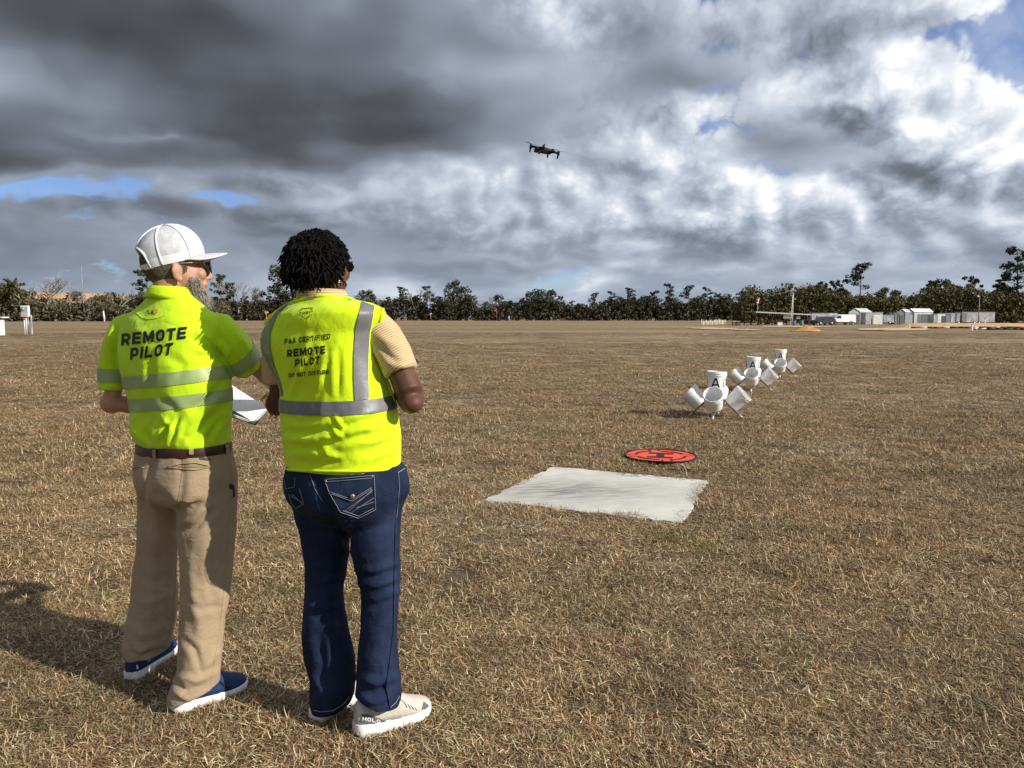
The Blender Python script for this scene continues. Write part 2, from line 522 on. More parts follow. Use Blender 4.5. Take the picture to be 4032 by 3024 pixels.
for sd_ in range(8): make_clump(sd_, 190, 0.085)
for sd_ in range(2): make_clump(50 + sd_, 90, 0.07, upright=0.25, green=0.32)
for sd_ in range(2): make_clump(60 + sd_, 70, 0.07, upright=0.25, green=0.0)
NPLAIN = 8

pts, sc_, rt, ix = [], [], [], []
bands = [(1.3, 4.0, 240, 1.0, 1.0), (4.0, 7.0, 150, 1.15, 1.1), (7.0, 12.0, 75, 1.6, 1.3), (12.0, 24.0, 26, 2.4, 1.2), (24.0, 44.0, 6.5, 4.2, 1.1), (44.0, 75.0, 1.6, 6.0, 0.7)]
for y0, y1, den, s, hs in bands:
    wmax = 1.25 * y1 + 1.5 if y1 < 13 else 0.95 * y1 + 2.0
    n = int(den * (y1 - y0) * 2 * wmax)
    X = rng.uniform(-wmax, wmax, n); Y = rng.uniform(y0, y1, n)
    keep = np.abs(X) < (1.25 * Y + 1.5 if y1 < 13 else 0.95 * Y + 2.0)
    for x, y in zip(X[keep], Y[keep]):
        if y < 9 and (inside_poly(x, y, PAD, -0.012 + 0.035 * mnoise.noise(Vector((x * 9, y * 9, 0)))) or math.hypot(x - LZ_C.x, y - LZ_C.y) < LZ_R + 0.02): continue
        nz = mnoise.noise(Vector((x * 1.3, y * 1.3, 5)))
        gz = mnoise.noise(Vector((x * 2.1 + 40, y * 2.1, 9)))
        r_ = rng.uniform()
        i = int(rng.integers(0, NPLAIN))
        if gz > 0.42 and r_ < 0.55: i = NPLAIN + int(rng.integers(0, 2))
        elif nz > 0.25 and r_ < 0.45: i = NPLAIN + 2 + int(rng.integers(0, 2))
        elif r_ > 0.985: i = NPLAIN + int(rng.integers(0, 2))
        k_ = s * rng.uniform(0.75, 1.25)
        pts.append((x, y, 0.0)); sc_.append((k_, k_, k_ * hs / s * rng.uniform(0.7, 1.3) * (1 + 0.35 * nz))); rt.append(rng.uniform(0, 6.283)); ix.append(i)
me = bpy.data.meshes.new('dry_grass')
me.from_pydata(pts, [], [])
a = me.attributes.new('scl', 'FLOAT_VECTOR', 'POINT'); a.data.foreach_set('vector', np.array(sc_, np.float32).ravel())
a = me.attributes.new('rot', 'FLOAT_VECTOR', 'POINT'); a.data.foreach_set('vector', np.array([(0, 0, r) for r in rt], np.float32).ravel())
a = me.attributes.new('idx', 'INT', 'POINT'); a.data.foreach_set('value', np.array(ix, np.int32))
grass = link_mesh('dry_grass', me, mat_blade)
tag(grass, 'short brown dormant grass covering the field', 'grass', kind='stuff')
ng = bpy.data.node_groups.new('grass_scatter', 'GeometryNodeTree')
ng.interface.new_socket('Geometry', in_out='INPUT', socket_type='NodeSocketGeometry')
ng.interface.new_socket('Geometry', in_out='OUTPUT', socket_type='NodeSocketGeometry')
gi = ng.nodes.new('NodeGroupInput'); go = ng.nodes.new('NodeGroupOutput')
ci = ng.nodes.new('GeometryNodeCollectionInfo'); ci.inputs['Collection'].default_value = clumps
ci.inputs['Separate Children'].default_value = True; ci.inputs['Reset Children'].default_value = True
iop = ng.nodes.new('GeometryNodeInstanceOnPoints'); iop.inputs['Pick Instance'].default_value = True
def named(nm, ty):
    n = ng.nodes.new('GeometryNodeInputNamedAttribute'); n.data_type = ty; n.inputs[0].default_value = nm
    return n.outputs[0]
ng.links.new(gi.outputs[0], iop.inputs['Points']); ng.links.new(ci.outputs[0], iop.inputs['Instance'])
ng.links.new(named('idx', 'INT'), iop.inputs['Instance Index'])
e2r = ng.nodes.new('FunctionNodeEulerToRotation')
ng.links.new(named('rot', 'FLOAT_VECTOR'), e2r.inputs[0]); ng.links.new(e2r.outputs[0], iop.inputs['Rotation'])
ng.links.new(named('scl', 'FLOAT_VECTOR'), iop.inputs['Scale'])
ng.links.new(iop.outputs[0], go.inputs[0])
md = grass.modifiers.new('scatter', 'NODES'); md.node_group = ng
# ================================================================== trees
def leaf_mat(name, c, var):
    m = bpy.data.materials.new(name); m.use_nodes = True
    gg = Graph(m.node_tree)
    bs = gg.new('ShaderNodeBsdfPrincipled'); oo = gg.new('ShaderNodeOutputMaterial')
    gg.t.links.new(bs.outputs[0], oo.inputs[0])
    at = gg.new('ShaderNodeAttribute'); at.attribute_name = 'tone'
    t = S(gg, at.outputs['Fac'])
    oi = S(gg, gg.new('ShaderNodeObjectInfo').outputs['Random'])
    lo, hi = tuple(x * (1 - var) for x in c), tuple(x * (1 + var) for x in c)
    cc = gg.mix(t, lo, hi)
    cc = gg.mix(oi * 0.35, cc, (c[0] * 1.25, c[1] * 0.92, c[2] * 0.8))
    gg.put(bs.inputs['Base Color'], cc)
    bs.inputs['Roughness'].default_value = 0.7
    bs.inputs['Specular IOR Level'].default_value = 0.15
    return m
mat_pine = leaf_mat('cloud_shaded_needles', (0.052, 0.072, 0.032), 0.5)  # needles darkened to carry the cloud shade on the middle treeline
mat_oak = leaf_mat('cloud_shaded_leaves', (0.048, 0.056, 0.028), 0.55)  # cloud shade over the far trees is put into this leaf colour
mat_olive = leaf_mat('olive_leaves', (0.092, 0.088, 0.034), 0.5)
mat_scrub = leaf_mat('scrub_leaves', (0.060, 0.058, 0.034), 0.6)
mat_brush = leaf_mat('grey_brush', (0.105, 0.102, 0.064), 0.5)
mat_palm = leaf_mat('palm_leaves', (0.060, 0.068, 0.026), 0.4)
mat_bark = material('bark', (0.075, 0.058, 0.045), 0.9, 0.35, 3.0)
mat_grey = material('bare_wood', (0.27, 0.24, 0.21), 0.9, 0.3, 3.0)

class Leaves:
    def __init__(self, seed): self.r = np.random.default_rng(seed); self.v, self.f, self.t = [], [], []
    def clump(self, c, rad, n, size, flat=0.75):
        r = self.r
        d = r.normal(size=(n, 3)); d /= np.linalg.norm(d, axis=1)[:, None]
        p = np.array(c) + d * (rad * r.uniform(0.35, 1.0, (n, 1)) ** 0.6) * np.array([1, 1, flat])
        base = r.uniform(0.1, 0.9)
        for q in p:
            a = r.normal(size=3); a /= np.linalg.norm(a); b = np.cross(a, r.normal(size=3)); b /= np.linalg.norm(b) + 1e-9
            s = size * r.uniform(0.6, 1.4); w = s * r.uniform(0.35, 0.7)
            i = len(self.v)
            self.v += [tuple(q - a*s), tuple(q + b*w), tuple(q + a*s), tuple(q - b*w)]
            self.f.append((i, i+1, i+2, i+3)); self.t += [float(np.clip(base + r.normal() * 0.2, 0, 1))] * 4
    def build(self, name, mat, parent):
        me = bpy.data.meshes.new(name); me.from_pydata(self.v, [], self.f)
        a = me.attributes.new('tone', 'FLOAT', 'POINT'); a.data.foreach_set('value', np.array(self.t, np.float32))
        return link_mesh(name, me, mat, parent, smooth=False)

PROTO = {}
def proto(kind, name, label, group):
    o = bpy.data.objects.new(name, None); o.empty_display_size = 1.0
    LOCAL.add(o.name)
    tag(o, label, 'tree', group)
    return o
def tree_pine(seed, H, bare=0.5, lean=0.0, spread=0.20, nb=16, mat=None):
    r = random.Random(seed); o = proto('pine', 'pine_tree', 'shade-coloured pine tree with tufted crown standing in the far treeline', 'pines in the far treeline')
    L = Leaves(seed); T = MB()
    sp = [Vector((lean*H*t*t + 0.02*H*math.sin(3*t + seed), 0.01*H*math.sin(4*t + seed), H*t)) for t in np.linspace(0, 0.97, 7)]
    T.tube(sp, [0.017*H*(1 - 0.8*t) for t in np.linspace(0, 1, 7)], 6)
    for i in range(nb):
        t = bare + (0.98 - bare) * (i + r.random()) / nb
        p0 = Vector((lean*H*t*t + 0.02*H*math.sin(3*t + seed), 0.01*H*math.sin(4*t + seed), H*t))
        rel = (t - bare) / (1 - bare)
        ln = H * spread * (0.55 + 0.75*math.sin(math.pi*min(1, rel*0.85 + 0.2))) * r.uniform(0.5, 1.2)
        a = r.uniform(0, 6.28)
        p1 = p0 + Vector((math.cos(a)*ln, math.sin(a)*ln, ln*r.uniform(0.05, 0.5)))
        T.tube([p0, (p0 + p1)/2 - Vector((0, 0, 0.02*H)), p1], [0.005*H, 0.004*H, 0.002*H], 4, False)
        for k in range(r.randint(2, 3)):
            q = p0.lerp(p1, r.uniform(0.55, 1.05)) + Vector((r.uniform(-.03, .03)*H, r.uniform(-.03, .03)*H, r.uniform(-.01, .035)*H))
            L.clump(q, H*r.uniform(0.035, 0.065), 34, H*0.019, 0.7)
    L.clump(sp[-1], H*0.05, 26, H*0.016)
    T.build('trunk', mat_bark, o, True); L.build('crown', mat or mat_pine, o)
    return o
def tree_broad(seed, H, W=0.38, low=0.12, n=26, mat=None, label=None, group=None, name='broadleaf_tree'):
    r = random.Random(seed)
    o = proto('oak', name, label or 'dense shade-coloured evergreen tree with rounded crown in the far treeline', group or 'evergreens in the far treeline')
    L = Leaves(seed); T = MB()
    T.tube([(0, 0, 0), (0.01*H, 0, 0.35*H), (0.02*H, 0.01*H, 0.75*H)], [0.026*H, 0.020*H, 0.008*H], 6)
    for i in range(n):
        z = low + (0.95 - low) * math.sqrt(r.random())if r.random() < 0.6 else r.uniform(low, 0.95)
        rel = (z - low) / (0.97 - low)
        rad = W*H * (0.55 + 0.5*math.sin(math.pi*min(1, rel*0.9 + 0.08))) * math.sqrt(max(0.02, 1 - max(0, rel - 0.45)**2 * 2.9)) * r.uniform(0.3, 1.0)
        a = r.uniform(0, 6.28)
        p = Vector((math.cos(a)*rad, math.sin(a)*rad, z*H))
        T.tube([(0.01*H, 0, z*H*0.6), (p*0.5 + Vector((0, 0, z*H*0.42))), p], [0.009*H, 0.005*H, 0.003*H], 4, False)
        L.clump(p, H*r.uniform(0.07, 0.125), 46, H*0.027, 0.8)
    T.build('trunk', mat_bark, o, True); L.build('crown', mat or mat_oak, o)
    return o
def tree_bare(seed, H, depth=5, spread=0.5):
    r = random.Random(seed); o = proto('bare', 'bare_tree', 'leafless grey tree with thin upright branches in the far treeline', 'bare trees in the far treeline')
    T = MB(); C_ = MB()
    def grow(p, d, ln, rad, k, mb):
        e = p + d*ln
        mid = p.lerp(e, 0.5) + Vector((r.uniform(-1, 1), r.uniform(-1, 1), 0))*ln*0.05
        mb.tube([p, mid, e], [rad, rad*0.85, rad*0.7], 5 if k > 3 else 3, False)
        if k <= 0: return
        for _ in range(3 if k > 1 else 2):
            nd = (d + Vector((r.gauss(0, spread), r.gauss(0, spread), r.uniform(-0.05, 0.35)))).normalized()
            grow(p.lerp(e, r.uniform(0.6, 1.0)), nd, ln*r.uniform(0.55, 0.8), rad*0.66, k - 1, C_)
    grow(Vector((0, 0, 0)), Vector((r.uniform(-.06, .06), 0, 1)).normalized(), H*0.34, H*0.019, depth, T)
    T.build('trunk', mat_grey, o, True); C_.build('branches', mat_grey, o, True)
    return o
def tree_dead(seed, H):
    r = random.Random(seed); o = proto('dead', 'dead_tree', 'thin dead tree trunk with a few stubs above the brush', 'dead trunks above the brush')
    T = MB()
    top = Vector((r.uniform(-.04, .04)*H, 0, H))
    T.tube([(0, 0, 0), top*0.5 + Vector((0.02*H, 0, 0)), top], [0.014*H, 0.010*H, 0.005*H], 5)
    T.build('trunk', mat_grey, o, True)
    B = MB()
    for i in range(5):
        p = top * r.uniform(0.5, 0.95); B.tube([p, p + Vector((r.uniform(-1, 1), r.uniform(-1, 1), r.uniform(0.2, 1.0)))*0.10*H], [0.004*H, 0.002*H], 3, False)
    B.build('branches', mat_grey, o, True)
    return o
def tree_palm(seed, H):
    r = random.Random(seed); o = proto('palm', 'cabbage_palm', 'green fan palm with drooping fronds at the edge of the brush', 'palms at the brush edge')
    T = MB(); T.tube([(0, 0, 0), (0.02*H, 0, 0.5*H), (0, 0, 0.78*H)], [0.035*H, 0.03*H, 0.03*H], 7); T.build('trunk', mat_bark, o, True)
    L = Leaves(seed)
    for i in range(30):
        a = r.uniform(0, 6.28); e = r.uniform(-0.6, 1.3)
        for s in np.linspace(0.25, 1.0, 6):
            p = Vector((math.cos(a)*math.cos(e)*s, math.sin(a)*math.cos(e)*s, math.sin(e)*s - 0.35*s*s))*0.36*H + Vector((0, 0, 0.80*H))
            L.clump(p, 0.03*H + 0.035*H*s, 6, 0.034*H, 0.6)
    L.build('crown', mat_palm, o)
    return o

def place(src, x, y, h, h0, rz=None, label=None, group=None):
    k = h / h0
    o = src.copy(); COL.objects.link(o)
    o.location = (x, y, -0.15); o.scale = (k, k, k); o.rotation_euler = (0, 0, random.uniform(0, 6.28) if rz is None else rz)
    if label: o['label'] = label
    if group: o['group'] = group
    for ch in src_children[src.name]:
        c = ch.copy(); COL.objects.link(c); c.parent = o
    return o
kinds = {
    'pine': [tree_pine(1, 10, 0.45), tree_pine(2, 10, 0.55, 0.04, 0.16, 13), tree_pine(3, 10, 0.30, -0.03, 0.18, 22)],
    'cedar': [tree_pine(5, 10, 0.06, 0, 0.21, 34), tree_pine(6, 10, 0.10, 0, 0.18, 30)],
    'oak': [tree_broad(11, 10), tree_broad(12, 10, 0.44, 0.10, 34), tree_broad(13, 10, 0.33, 0.2, 22), tree_broad(14, 10, 0.5, 0.08, 38)],
    'olive': [tree_broad(21 + i, 10, w, 0.05, 34, mat_olive, 'olive-green bushy tree in the sunlit wood behind the sheds', 'olive trees behind the sheds') for i, w in enumerate((0.40, 0.48, 0.36))],
    'brush': [tree_broad(31 + i, 10, w, 0.04, 30, mat_brush, 'grey-brown scrubby tree with thin foliage in the brush', 'scrubby trees in the brush') for i, w in enumerate((0.50, 0.42))],
    'bare': [tree_bare(41, 10), tree_bare(42, 10, 5, 0.35), tree_bare(43, 10, 5, 0.6)],
    'dead': [tree_dead(51, 10), tree_dead(52, 10)],
    'palm': [tree_palm(61, 10)],
}
# the prototypes carry their parts; children are collected before any copy is made
src_children = {}
for lst in kinds.values():
    for o in lst:
        src_children[o.name] = [c for c in COL.objects if c.parent == o]
        for c in src_children[o.name]: COL.objects.unlink(c)

ZONES = [(130, 'behind the meter cabinet'), (560, 'beyond the leaning white post'), (1000, 'beyond the person in the cap'), (1370, 'beyond the person in the vest'), (1820, 'behind the slanted white sign'), (2150, 'behind the small windsock'),
         (2650, 'beyond the row of bucket stands'), (2960, 'behind the white banners'), (3200, 'behind the open shelter'), (3340, 'behind the car and van'), (3560, 'behind the pale gabled shed'), (3700, 'behind the grey workshop'), (9999, 'behind the long trailers')]
LOOKS = {'pine': ['tufted pine tree with bare lower trunk', 'slender pine tree with sparse tufts', 'full pine tree with leafy lower trunk'], 'cedar': ['dense conical evergreen tree', 'narrow conical evergreen tree'],
         'oak': ['shade-coloured evergreen tree with rounded crown', 'shade-coloured evergreen tree with broad crown', 'shade-coloured evergreen tree with narrow crown', 'shade-coloured evergreen tree with very wide crown'],
         'olive': ['olive-green bushy tree', 'broad olive-green bushy tree', 'narrow olive-green bushy tree'], 'brush': ['broad grey-brown scrubby tree', 'grey-brown scrubby tree'],
         'bare': ['leafless grey tree', 'leafless grey tree with upright branches', 'leafless grey tree with spreading branches'], 'dead': ['dead tree trunk with stubs', 'thin dead tree trunk'], 'palm': ['green fan palm']}
def tree_at(kind, u, vtop, Y, n=None, label=None, group=None, rz=None):
    top = P(u, vtop, Y)
    lst = kinds[kind]
    if n is None: n = random.randrange(len(lst))
    h = max(top.z, 2.0) * 1.02
    size = 'low' if h < 9.5 else ('tall' if h > 14.5 else 'middling')
    zone = next(z for lim, z in ZONES if u < lim)
    lab = label or f"{size} {LOOKS[kind][n]} {zone}"
    return place(lst[n], top.x, Y, h, 10.0, rz, lab, group or f"{kind} trees {zone}")

YC, YL, YR = 380.0, 300.0, 212.0
# the wood behind the left end of the field
for k, u, v, n in [('bare', 180, 1040, 0), ('bare', 235, 1075, 2), ('bare', 85, 1065, 1), ('dead', 272, 1108, 0), ('dead', 326, 1050, 1), ('bare', 345, 1130, 1), ('bare', 462, 1108, 1),
                   ('palm', 45, 1105, 0), ('palm', -60, 1120, 0), ('palm', 20, 1140, 0)]:
    tree_at(k, u, v, YL + random.uniform(-6, 6), n)
tree_at('pine', 578, 1072, YL + 4, 0)
for u in range(-700, 620, 42):
    k = random.choices(['brush', 'oak', 'olive', 'cedar'], [4, 2, 3, 1])[0]
    tree_at(k, u + random.uniform(-15, 15), random.uniform(1142, 1185), YL + random.uniform(-3, 16))
# the middle of the treeline, dark by leaf colour in place of cloud shade
for k, u, v, n in [('cedar', 867, 1085, 0), ('cedar', 905, 1120, 1), ('bare', 935, 1058, 1), ('bare', 985, 1098, 0), ('bare', 1015, 1108, 1), ('oak', 1100, 1052, 0), ('oak', 1150, 1075, 2),
                   ('oak', 1440, 1142, 3), ('bare', 1505, 1150, 1), ('pine', 1580, 1132, 1), ('bare', 1640, 1098, 1), ('bare', 1665, 1112, 0), ('pine', 1692, 1132, 0), ('oak', 1782, 1108, 0), ('oak', 1835, 1122, 2),
                   ('cedar', 1790, 1150, 1), ('bare', 1880, 1146, 2), ('bare', 1942, 1130, 1), ('oak', 1968, 1156, 2), ('oak', 2122, 1138, 1), ('oak', 2160, 1136, 2), ('oak', 2090, 1150, 0), ('bare', 2228, 1162, 0),
                   ('bare', 2140, 1185, 0), ('pine', 2342, 1154, 1), ('pine', 2406, 1152, 0), ('pine', 2478, 1136, 1), ('oak', 2545, 1164, 3), ('pine', 2582, 1148, 2), ('pine', 2626, 1124, 0), ('pine', 2712, 1126, 1),
                   ('pine', 2786, 1136, 0), ('cedar', 2830, 1158, 0), ('oak', 2866, 1158, 1), ('pine', 2922, 1148, 1), ('oak', 2460, 1178, 0), ('oak', 2760, 1168, 0)]:
    tree_at(k, u, v, YC + random.uniform(-6, 6), n)
for u in range(620, 3060, 44):
    k = random.choices(['oak', 'brush', 'cedar', 'bare', 'pine'], [5, 2.5, 2, 1.5, 1])[0]
    tree_at(k, u + random.uniform(-16, 16), random.uniform(1165, 1196), YC + random.uniform(-2, 22))
# the nearer, sunlit wood behind the sheds
for k, u, v, n in [('oak', 3172, 1132, 1), ('oak', 3215, 1126, 0), ('cedar', 3232, 1112, 0), ('cedar', 3288, 1110, 1), ('oak', 3305, 1128, 2),
                   ('cedar', 3672, 1108, 0), ('olive', 3712, 1100, 0), ('oak', 3765, 1113, 2), ('cedar', 3820, 1094, 1), ('bare', 3900, 1105, 2), ('bare', 3925, 1112, 1), ('cedar', 3950, 1115, 0),
                   ('pine', 3965, 1080, 2), ('bare', 3585, 1122, 1)]:
    tree_at(k, u, v, YR + random.uniform(2, 12), n)
tree_at('pine', 3390, 1040, YR + 14, 1, 'tall lone pine with bare leaning trunk above the wood behind the sheds', None, 0.3)
tree_at('pine', 4010, 985, YR + 4, 2, 'very tall full pine rising over the wood past the trailers', None, 1.0)
for u in range(3000, 4700, 50):
    k = random.choices(['olive', 'oak', 'brush'], [6, 1.5, 1.5])[0]
    tree_at(k, u + random.uniform(-18, 18), random.uniform(1132, 1168) if u > 3330 else random.uniform(1158, 1180), YR + random.uniform(-1, 14))

# undergrowth that closes the wood at eye level
def undergrowth(name, label, x0, x1, yfun, hfun, n, size, mat, seed):
    r = np.random.default_rng(seed); L = Leaves(seed)
    for _ in range(n):
        x = r.uniform(x0, x1); h = hfun(x) * (0.72 + 0.42 * mnoise.noise(Vector((x * 0.045, seed, 0))) + 0.34 * mnoise.noise(Vector((x * 0.16, seed, 5))))
        y = yfun(x) + r.uniform(0, 9)
        z = h * r.uniform(0.05, 1.0)
        L.clump((x, y + z * 0.25, z), r.uniform(0.8, 1.6), 9, size, 0.8)
    o = L.build(name, mat, None)
    return tag(o, label, 'undergrowth', kind='stuff')
undergrowth('undergrowth', 'dark tangled undergrowth along the foot of the far treeline', -250, 190, lambda x: YC - 8, lambda x: 12.0, 9500, 0.60, mat_scrub, 71)
undergrowth('undergrowth', 'grey-green brush along the left edge of the field', -330, -110, lambda x: YL - 8, lambda x: 10.5, 4600, 0.50, mat_brush, 72)
undergrowth('undergrowth', 'olive undergrowth closing the wood behind the sheds', 62, 215, lambda x: YR - 6, lambda x: 11.0, 7500, 0.36, mat_olive, 73)
# ================================================================== things at the far side of the field
M = {}
M['white'] = material('white_paint', (0.72, 0.72, 0.71), 0.45, 0.12, 2.0, spec=0.4)
M['offwhite'] = material('weathered_white_sheet', (0.40, 0.41, 0.43), 0.5, 0.28, 0.9, spec=0.4)
M['galv'] = material('galvanised_roof', (0.50, 0.52, 0.55), 0.35, 0.12, 3.0, spec=0.5)
M['greysheet'] = material('grey_sheet_metal', (0.21, 0.22, 0.24), 0.5, 0.18, 2.0)
M['trim'] = material('slate_trim', (0.09, 0.10, 0.12), 0.6)
M['door'] = material('dark_door', (0.12, 0.13, 0.15), 0.6)
M['shutter'] = material('pale_roller_door', (0.45, 0.44, 0.42), 0.6, 0.1, 6)
M['darkwood'] = material('dark_timber', (0.055, 0.045, 0.038), 0.85, 0.3, 8)
M['redwood'] = material('painted_bench_red', (0.16, 0.035, 0.03), 0.7, 0.3, 6)
M['orange'] = material('orange_fabric', (0.80, 0.13, 0.05), 0.7)
M['red'] = material('red_paint', (0.26, 0.02, 0.03), 0.6)
M['blue'] = material('blue_plastic', (0.03, 0.16, 0.42), 0.45)
M['teal'] = material('teal_plastic', (0.07, 0.26, 0.25), 0.45)
M['black'] = material('black_rubber', (0.02, 0.02, 0.022), 0.7)
M['carpaint'] = material('charcoal_car_paint', (0.020, 0.022, 0.026), 0.25, spec=0.6)
M['glass'] = material('dark_glass', (0.012, 0.014, 0.018), 0.08, spec=0.7)
M['vanpaint'] = material('white_van_paint', (0.70, 0.71, 0.72), 0.3, spec=0.5)
M['chrome'] = material('alloy_rim', (0.45, 0.45, 0.46), 0.35, metal=0.8)
M['taillight'] = material('red_tail_lamp', (0.5, 0.02, 0.02), 0.3)
M['clay'] = material('orange_clay', (0.46, 0.24, 0.085), 0.95, 0.3, 1.5, 0.02, 6)
M['sand'] = material('pale_sand', (0.50, 0.39, 0.24), 0.95, 0.2, 0.8)
M['tracksand'] = material('track_sand', (0.52, 0.33, 0.17), 0.95, 0.2, 0.4)
M['steel'] = material('grey_steel', (0.30, 0.31, 0.32), 0.45, metal=0.5)
M['navy'] = material('flag_blue', (0.02, 0.03, 0.14), 0.8)
M['banner'] = material('yellowed_banner', (0.62, 0.60, 0.46), 0.7, 0.15, 4, alt=(0.60, 0.52, 0.25))

def W(u, v, Y): return P(u, v, Y)
def gy(v): return G(2016, v).y
def thing(name, label, cat, u, v, group=None, Y=None):
    p = G(u, v) if Y is None else Vector((P(u, 1250, Y).x, Y, 0))
    return empty(name, p, label, cat, group), p
def mpx(Y): return Y / FPX            # metres per photo pixel at that distance

# ---- sand ridge behind the left trees
rv, rf = [], []
for i in range(61):
    x = -480 + i * 6.5
    t = i / 60
    h = 17.5 * (math.sin(math.pi * min(1, t * 1.15)) ** 0.5 if t * 1.15 < 1 else 0) * (1 + 0.04 * mnoise.noise(Vector((x * 0.05, 0, 0))))
    rv += [(x, 455, -0.5), (x, 478, h * 0.94), (x, 500, h), (x, 540, -0.5)]
for i in range(60):
    for k in range(3):
        a = i*4 + k
        rf.append((a, a + 4, a + 5, a + 1))
o = mesh_obj('sand_ridge', rv, rf, M['tracksand']); tag(o, kind='structure')

# ---- sandy strips and worn ground (thin sheets laid on the field)
def sheet(name, pix_pts, mat, z, jag=0.4):
    pts = []
    n = len(pix_pts)
    for i in range(n):
        a, b = G(*pix_pts[i]), G(*pix_pts[(i+1) % n])
        for t in np.linspace(0, 1, 8, endpoint=False):
            p = a.lerp(b, t); pts.append((p.x + random.uniform(-jag, jag), p.y + random.uniform(-jag, jag), z))
    c = sum((Vector(p) for p in pts), Vector()) / len(pts)
    m = len(pts)
    o = mesh_obj(name, pts + [tuple(c)], [(i, (i+1) % m, m) for i in range(m)], mat)
    return tag(o, kind='structure')
sheet('sand_path', [(3380, 1294), (3500, 1290), (3660, 1292), (3640, 1301), (3480, 1302), (3390, 1299)], M['sand'], 0.02)
sheet('sand_path', [(2705, 1291), (2790, 1289), (2900, 1293), (2890, 1298), (2780, 1297)], M['sand'], 0.02)
sheet('sand_path', [(2890, 1296), (2935, 1295), (2990, 1298), (2985, 1302), (2900, 1301)], M['sand'], 0.03)
sheet('sand_path', [(2985, 1283), (3110, 1282), (3330, 1286), (3200, 1289), (3010, 1287)], M['sand'], 0.03)

# ---- windsocks
def windsock(label, u, vbase, vtop, sock, Y=None, group=None):
    t, p = thing('windsock', label, 'windsock', u, vbase, group, Y)
    Y = p.y; top = P(u, vtop, Y)
    MB().tube([p, top + Vector((0, 0, 0.15))], [0.06, 0.04], 8).build('pole', M['steel'], t, True)
    a, b = P(*sock[0], Y), P(*sock[1], Y)
    r0, r1 = sock[2] * mpx(Y), sock[3] * mpx(Y)
    n = 5
    for i in range(n):
        q0, q1 = a.lerp(b, i/n), a.lerp(b, (i+1)/n)
        MB().tube([q0, q1], [r0 + (r1-r0)*i/n, r0 + (r1-r0)*(i+1)/n], 12, i == n-1).build('sock_band', M['orange'] if i % 2 == 0 or group else M['white'], t, True)
    MB().tube([a + Vector((0, 0, 0.02)), a], [r0*1.08, r0*1.08], 12, False).build('hoop', M['steel'], t, True)
windsock('orange and white windsock hanging limp on a pole at the open shelter', 2983, 1279, 1172, ((2986, 1172), (2981, 1199), 5.5, 3.5))
windsock('small orange windsock on a thin pole before the dark treeline', 1956, 1263, 1216, ((1956, 1217), (1947, 1224), 3.6, 2.2), None, 'x')
for o in COL.objects:
    if o.get('group') == 'x': del o['group']

# ---- open-sided shelter
t, p = thing('shelter', 'open-sided shelter with pale sloping metal roof beside the flagpole', 'shelter', 3090, 1280)
Y0 = p.y; x0, x1 = P(2977, 1250, Y0).x, P(3222, 1250, Y0).x
zl, zr = P(2977, 1229, Y0).z, P(3222, 1241, Y0).z
ang = math.atan2(zr - zl, x1 - x0)
R = Matrix.Rotation(-ang, 3, 'Y')
c = Vector(((x0+x1)/2, Y0 + 4.1, (zl+zr)/2 + 0.1))
n = 14
for i in range(n):
    f = (i + 0.5)/n - 0.5
    MB().box(c + Vector((math.cos(ang), 0, math.sin(ang)))*f*(x1-x0+0.5), ((x1-x0+0.5)/n - 0.02, 9.4, 0.05 + 0.03*(i % 2)), R).build('roof_sheet', M['galv'], t)  # roof sheets deepened to throw more shade under the shelter
MB().box(c + Vector((0, -4.72, -0.10)), (x1-x0+0.5, 0.05, 0.22), R).build('fascia', M['galv'], t)
for i in range(9):
    f = i/8; x = x0 + 0.3 + (x1-x0-0.6)*f; z = zl + (zr-zl)*f
    for dy in (0.0, 4.2, 8.4):
        MB().box((x, Y0 + dy, z/2), (0.15, 0.15, z)).build('post', M['darkwood'], t)
MB().box((P(3102, 1250, Y0).x, Y0 - 0.12, P(3102, 1245, Y0).z), (36*mpx(Y0), 0.05, 16*mpx(Y0))).build('notice_board', M['white'], t)
MB().box((P(3143, 1250, Y0).x, Y0 - 0.12, P(3143, 1250, Y0).z), (14*mpx(Y0), 0.05, 10*mpx(Y0))).build('sign_panel', M['white'], t)
for i, u in enumerate((3008, 3040, 3068, 3165, 3185)):
    pt = G(u, 1277); q = empty('picnic_table', pt, 'dark red picnic table in the shade of the open shelter', 'table', 'picnic tables under the shelter')
    MB().box(pt + Vector((0, 0, 0.75)), (1.8, 0.75, 0.06)).build('table_top', M['redwood'], q)
    for sy in (-1, 1): MB().box(pt + Vector((0, sy*0.7, 0.45)), (1.8, 0.28, 0.05)).build('bench', M['redwood'], q)
    for sx in (-1, 1): MB().box(pt + Vector((sx*0.7, 0, 0.375)), (0.09, 1.4, 0.74)).build('leg', M['darkwood'], q)
pt = G(3070, 1281); q = empty('cooler_box', pt, 'white cooler box on the ground at the shelter', 'cooler')
MB().box(pt + Vector((0, 0, 0.28)), (0.9, 0.5, 0.54)).build('body', M['white'], q); MB().box(pt + Vector((0, 0, 0.60)), (0.94, 0.54, 0.08)).build('lid', M['offwhite'], q)

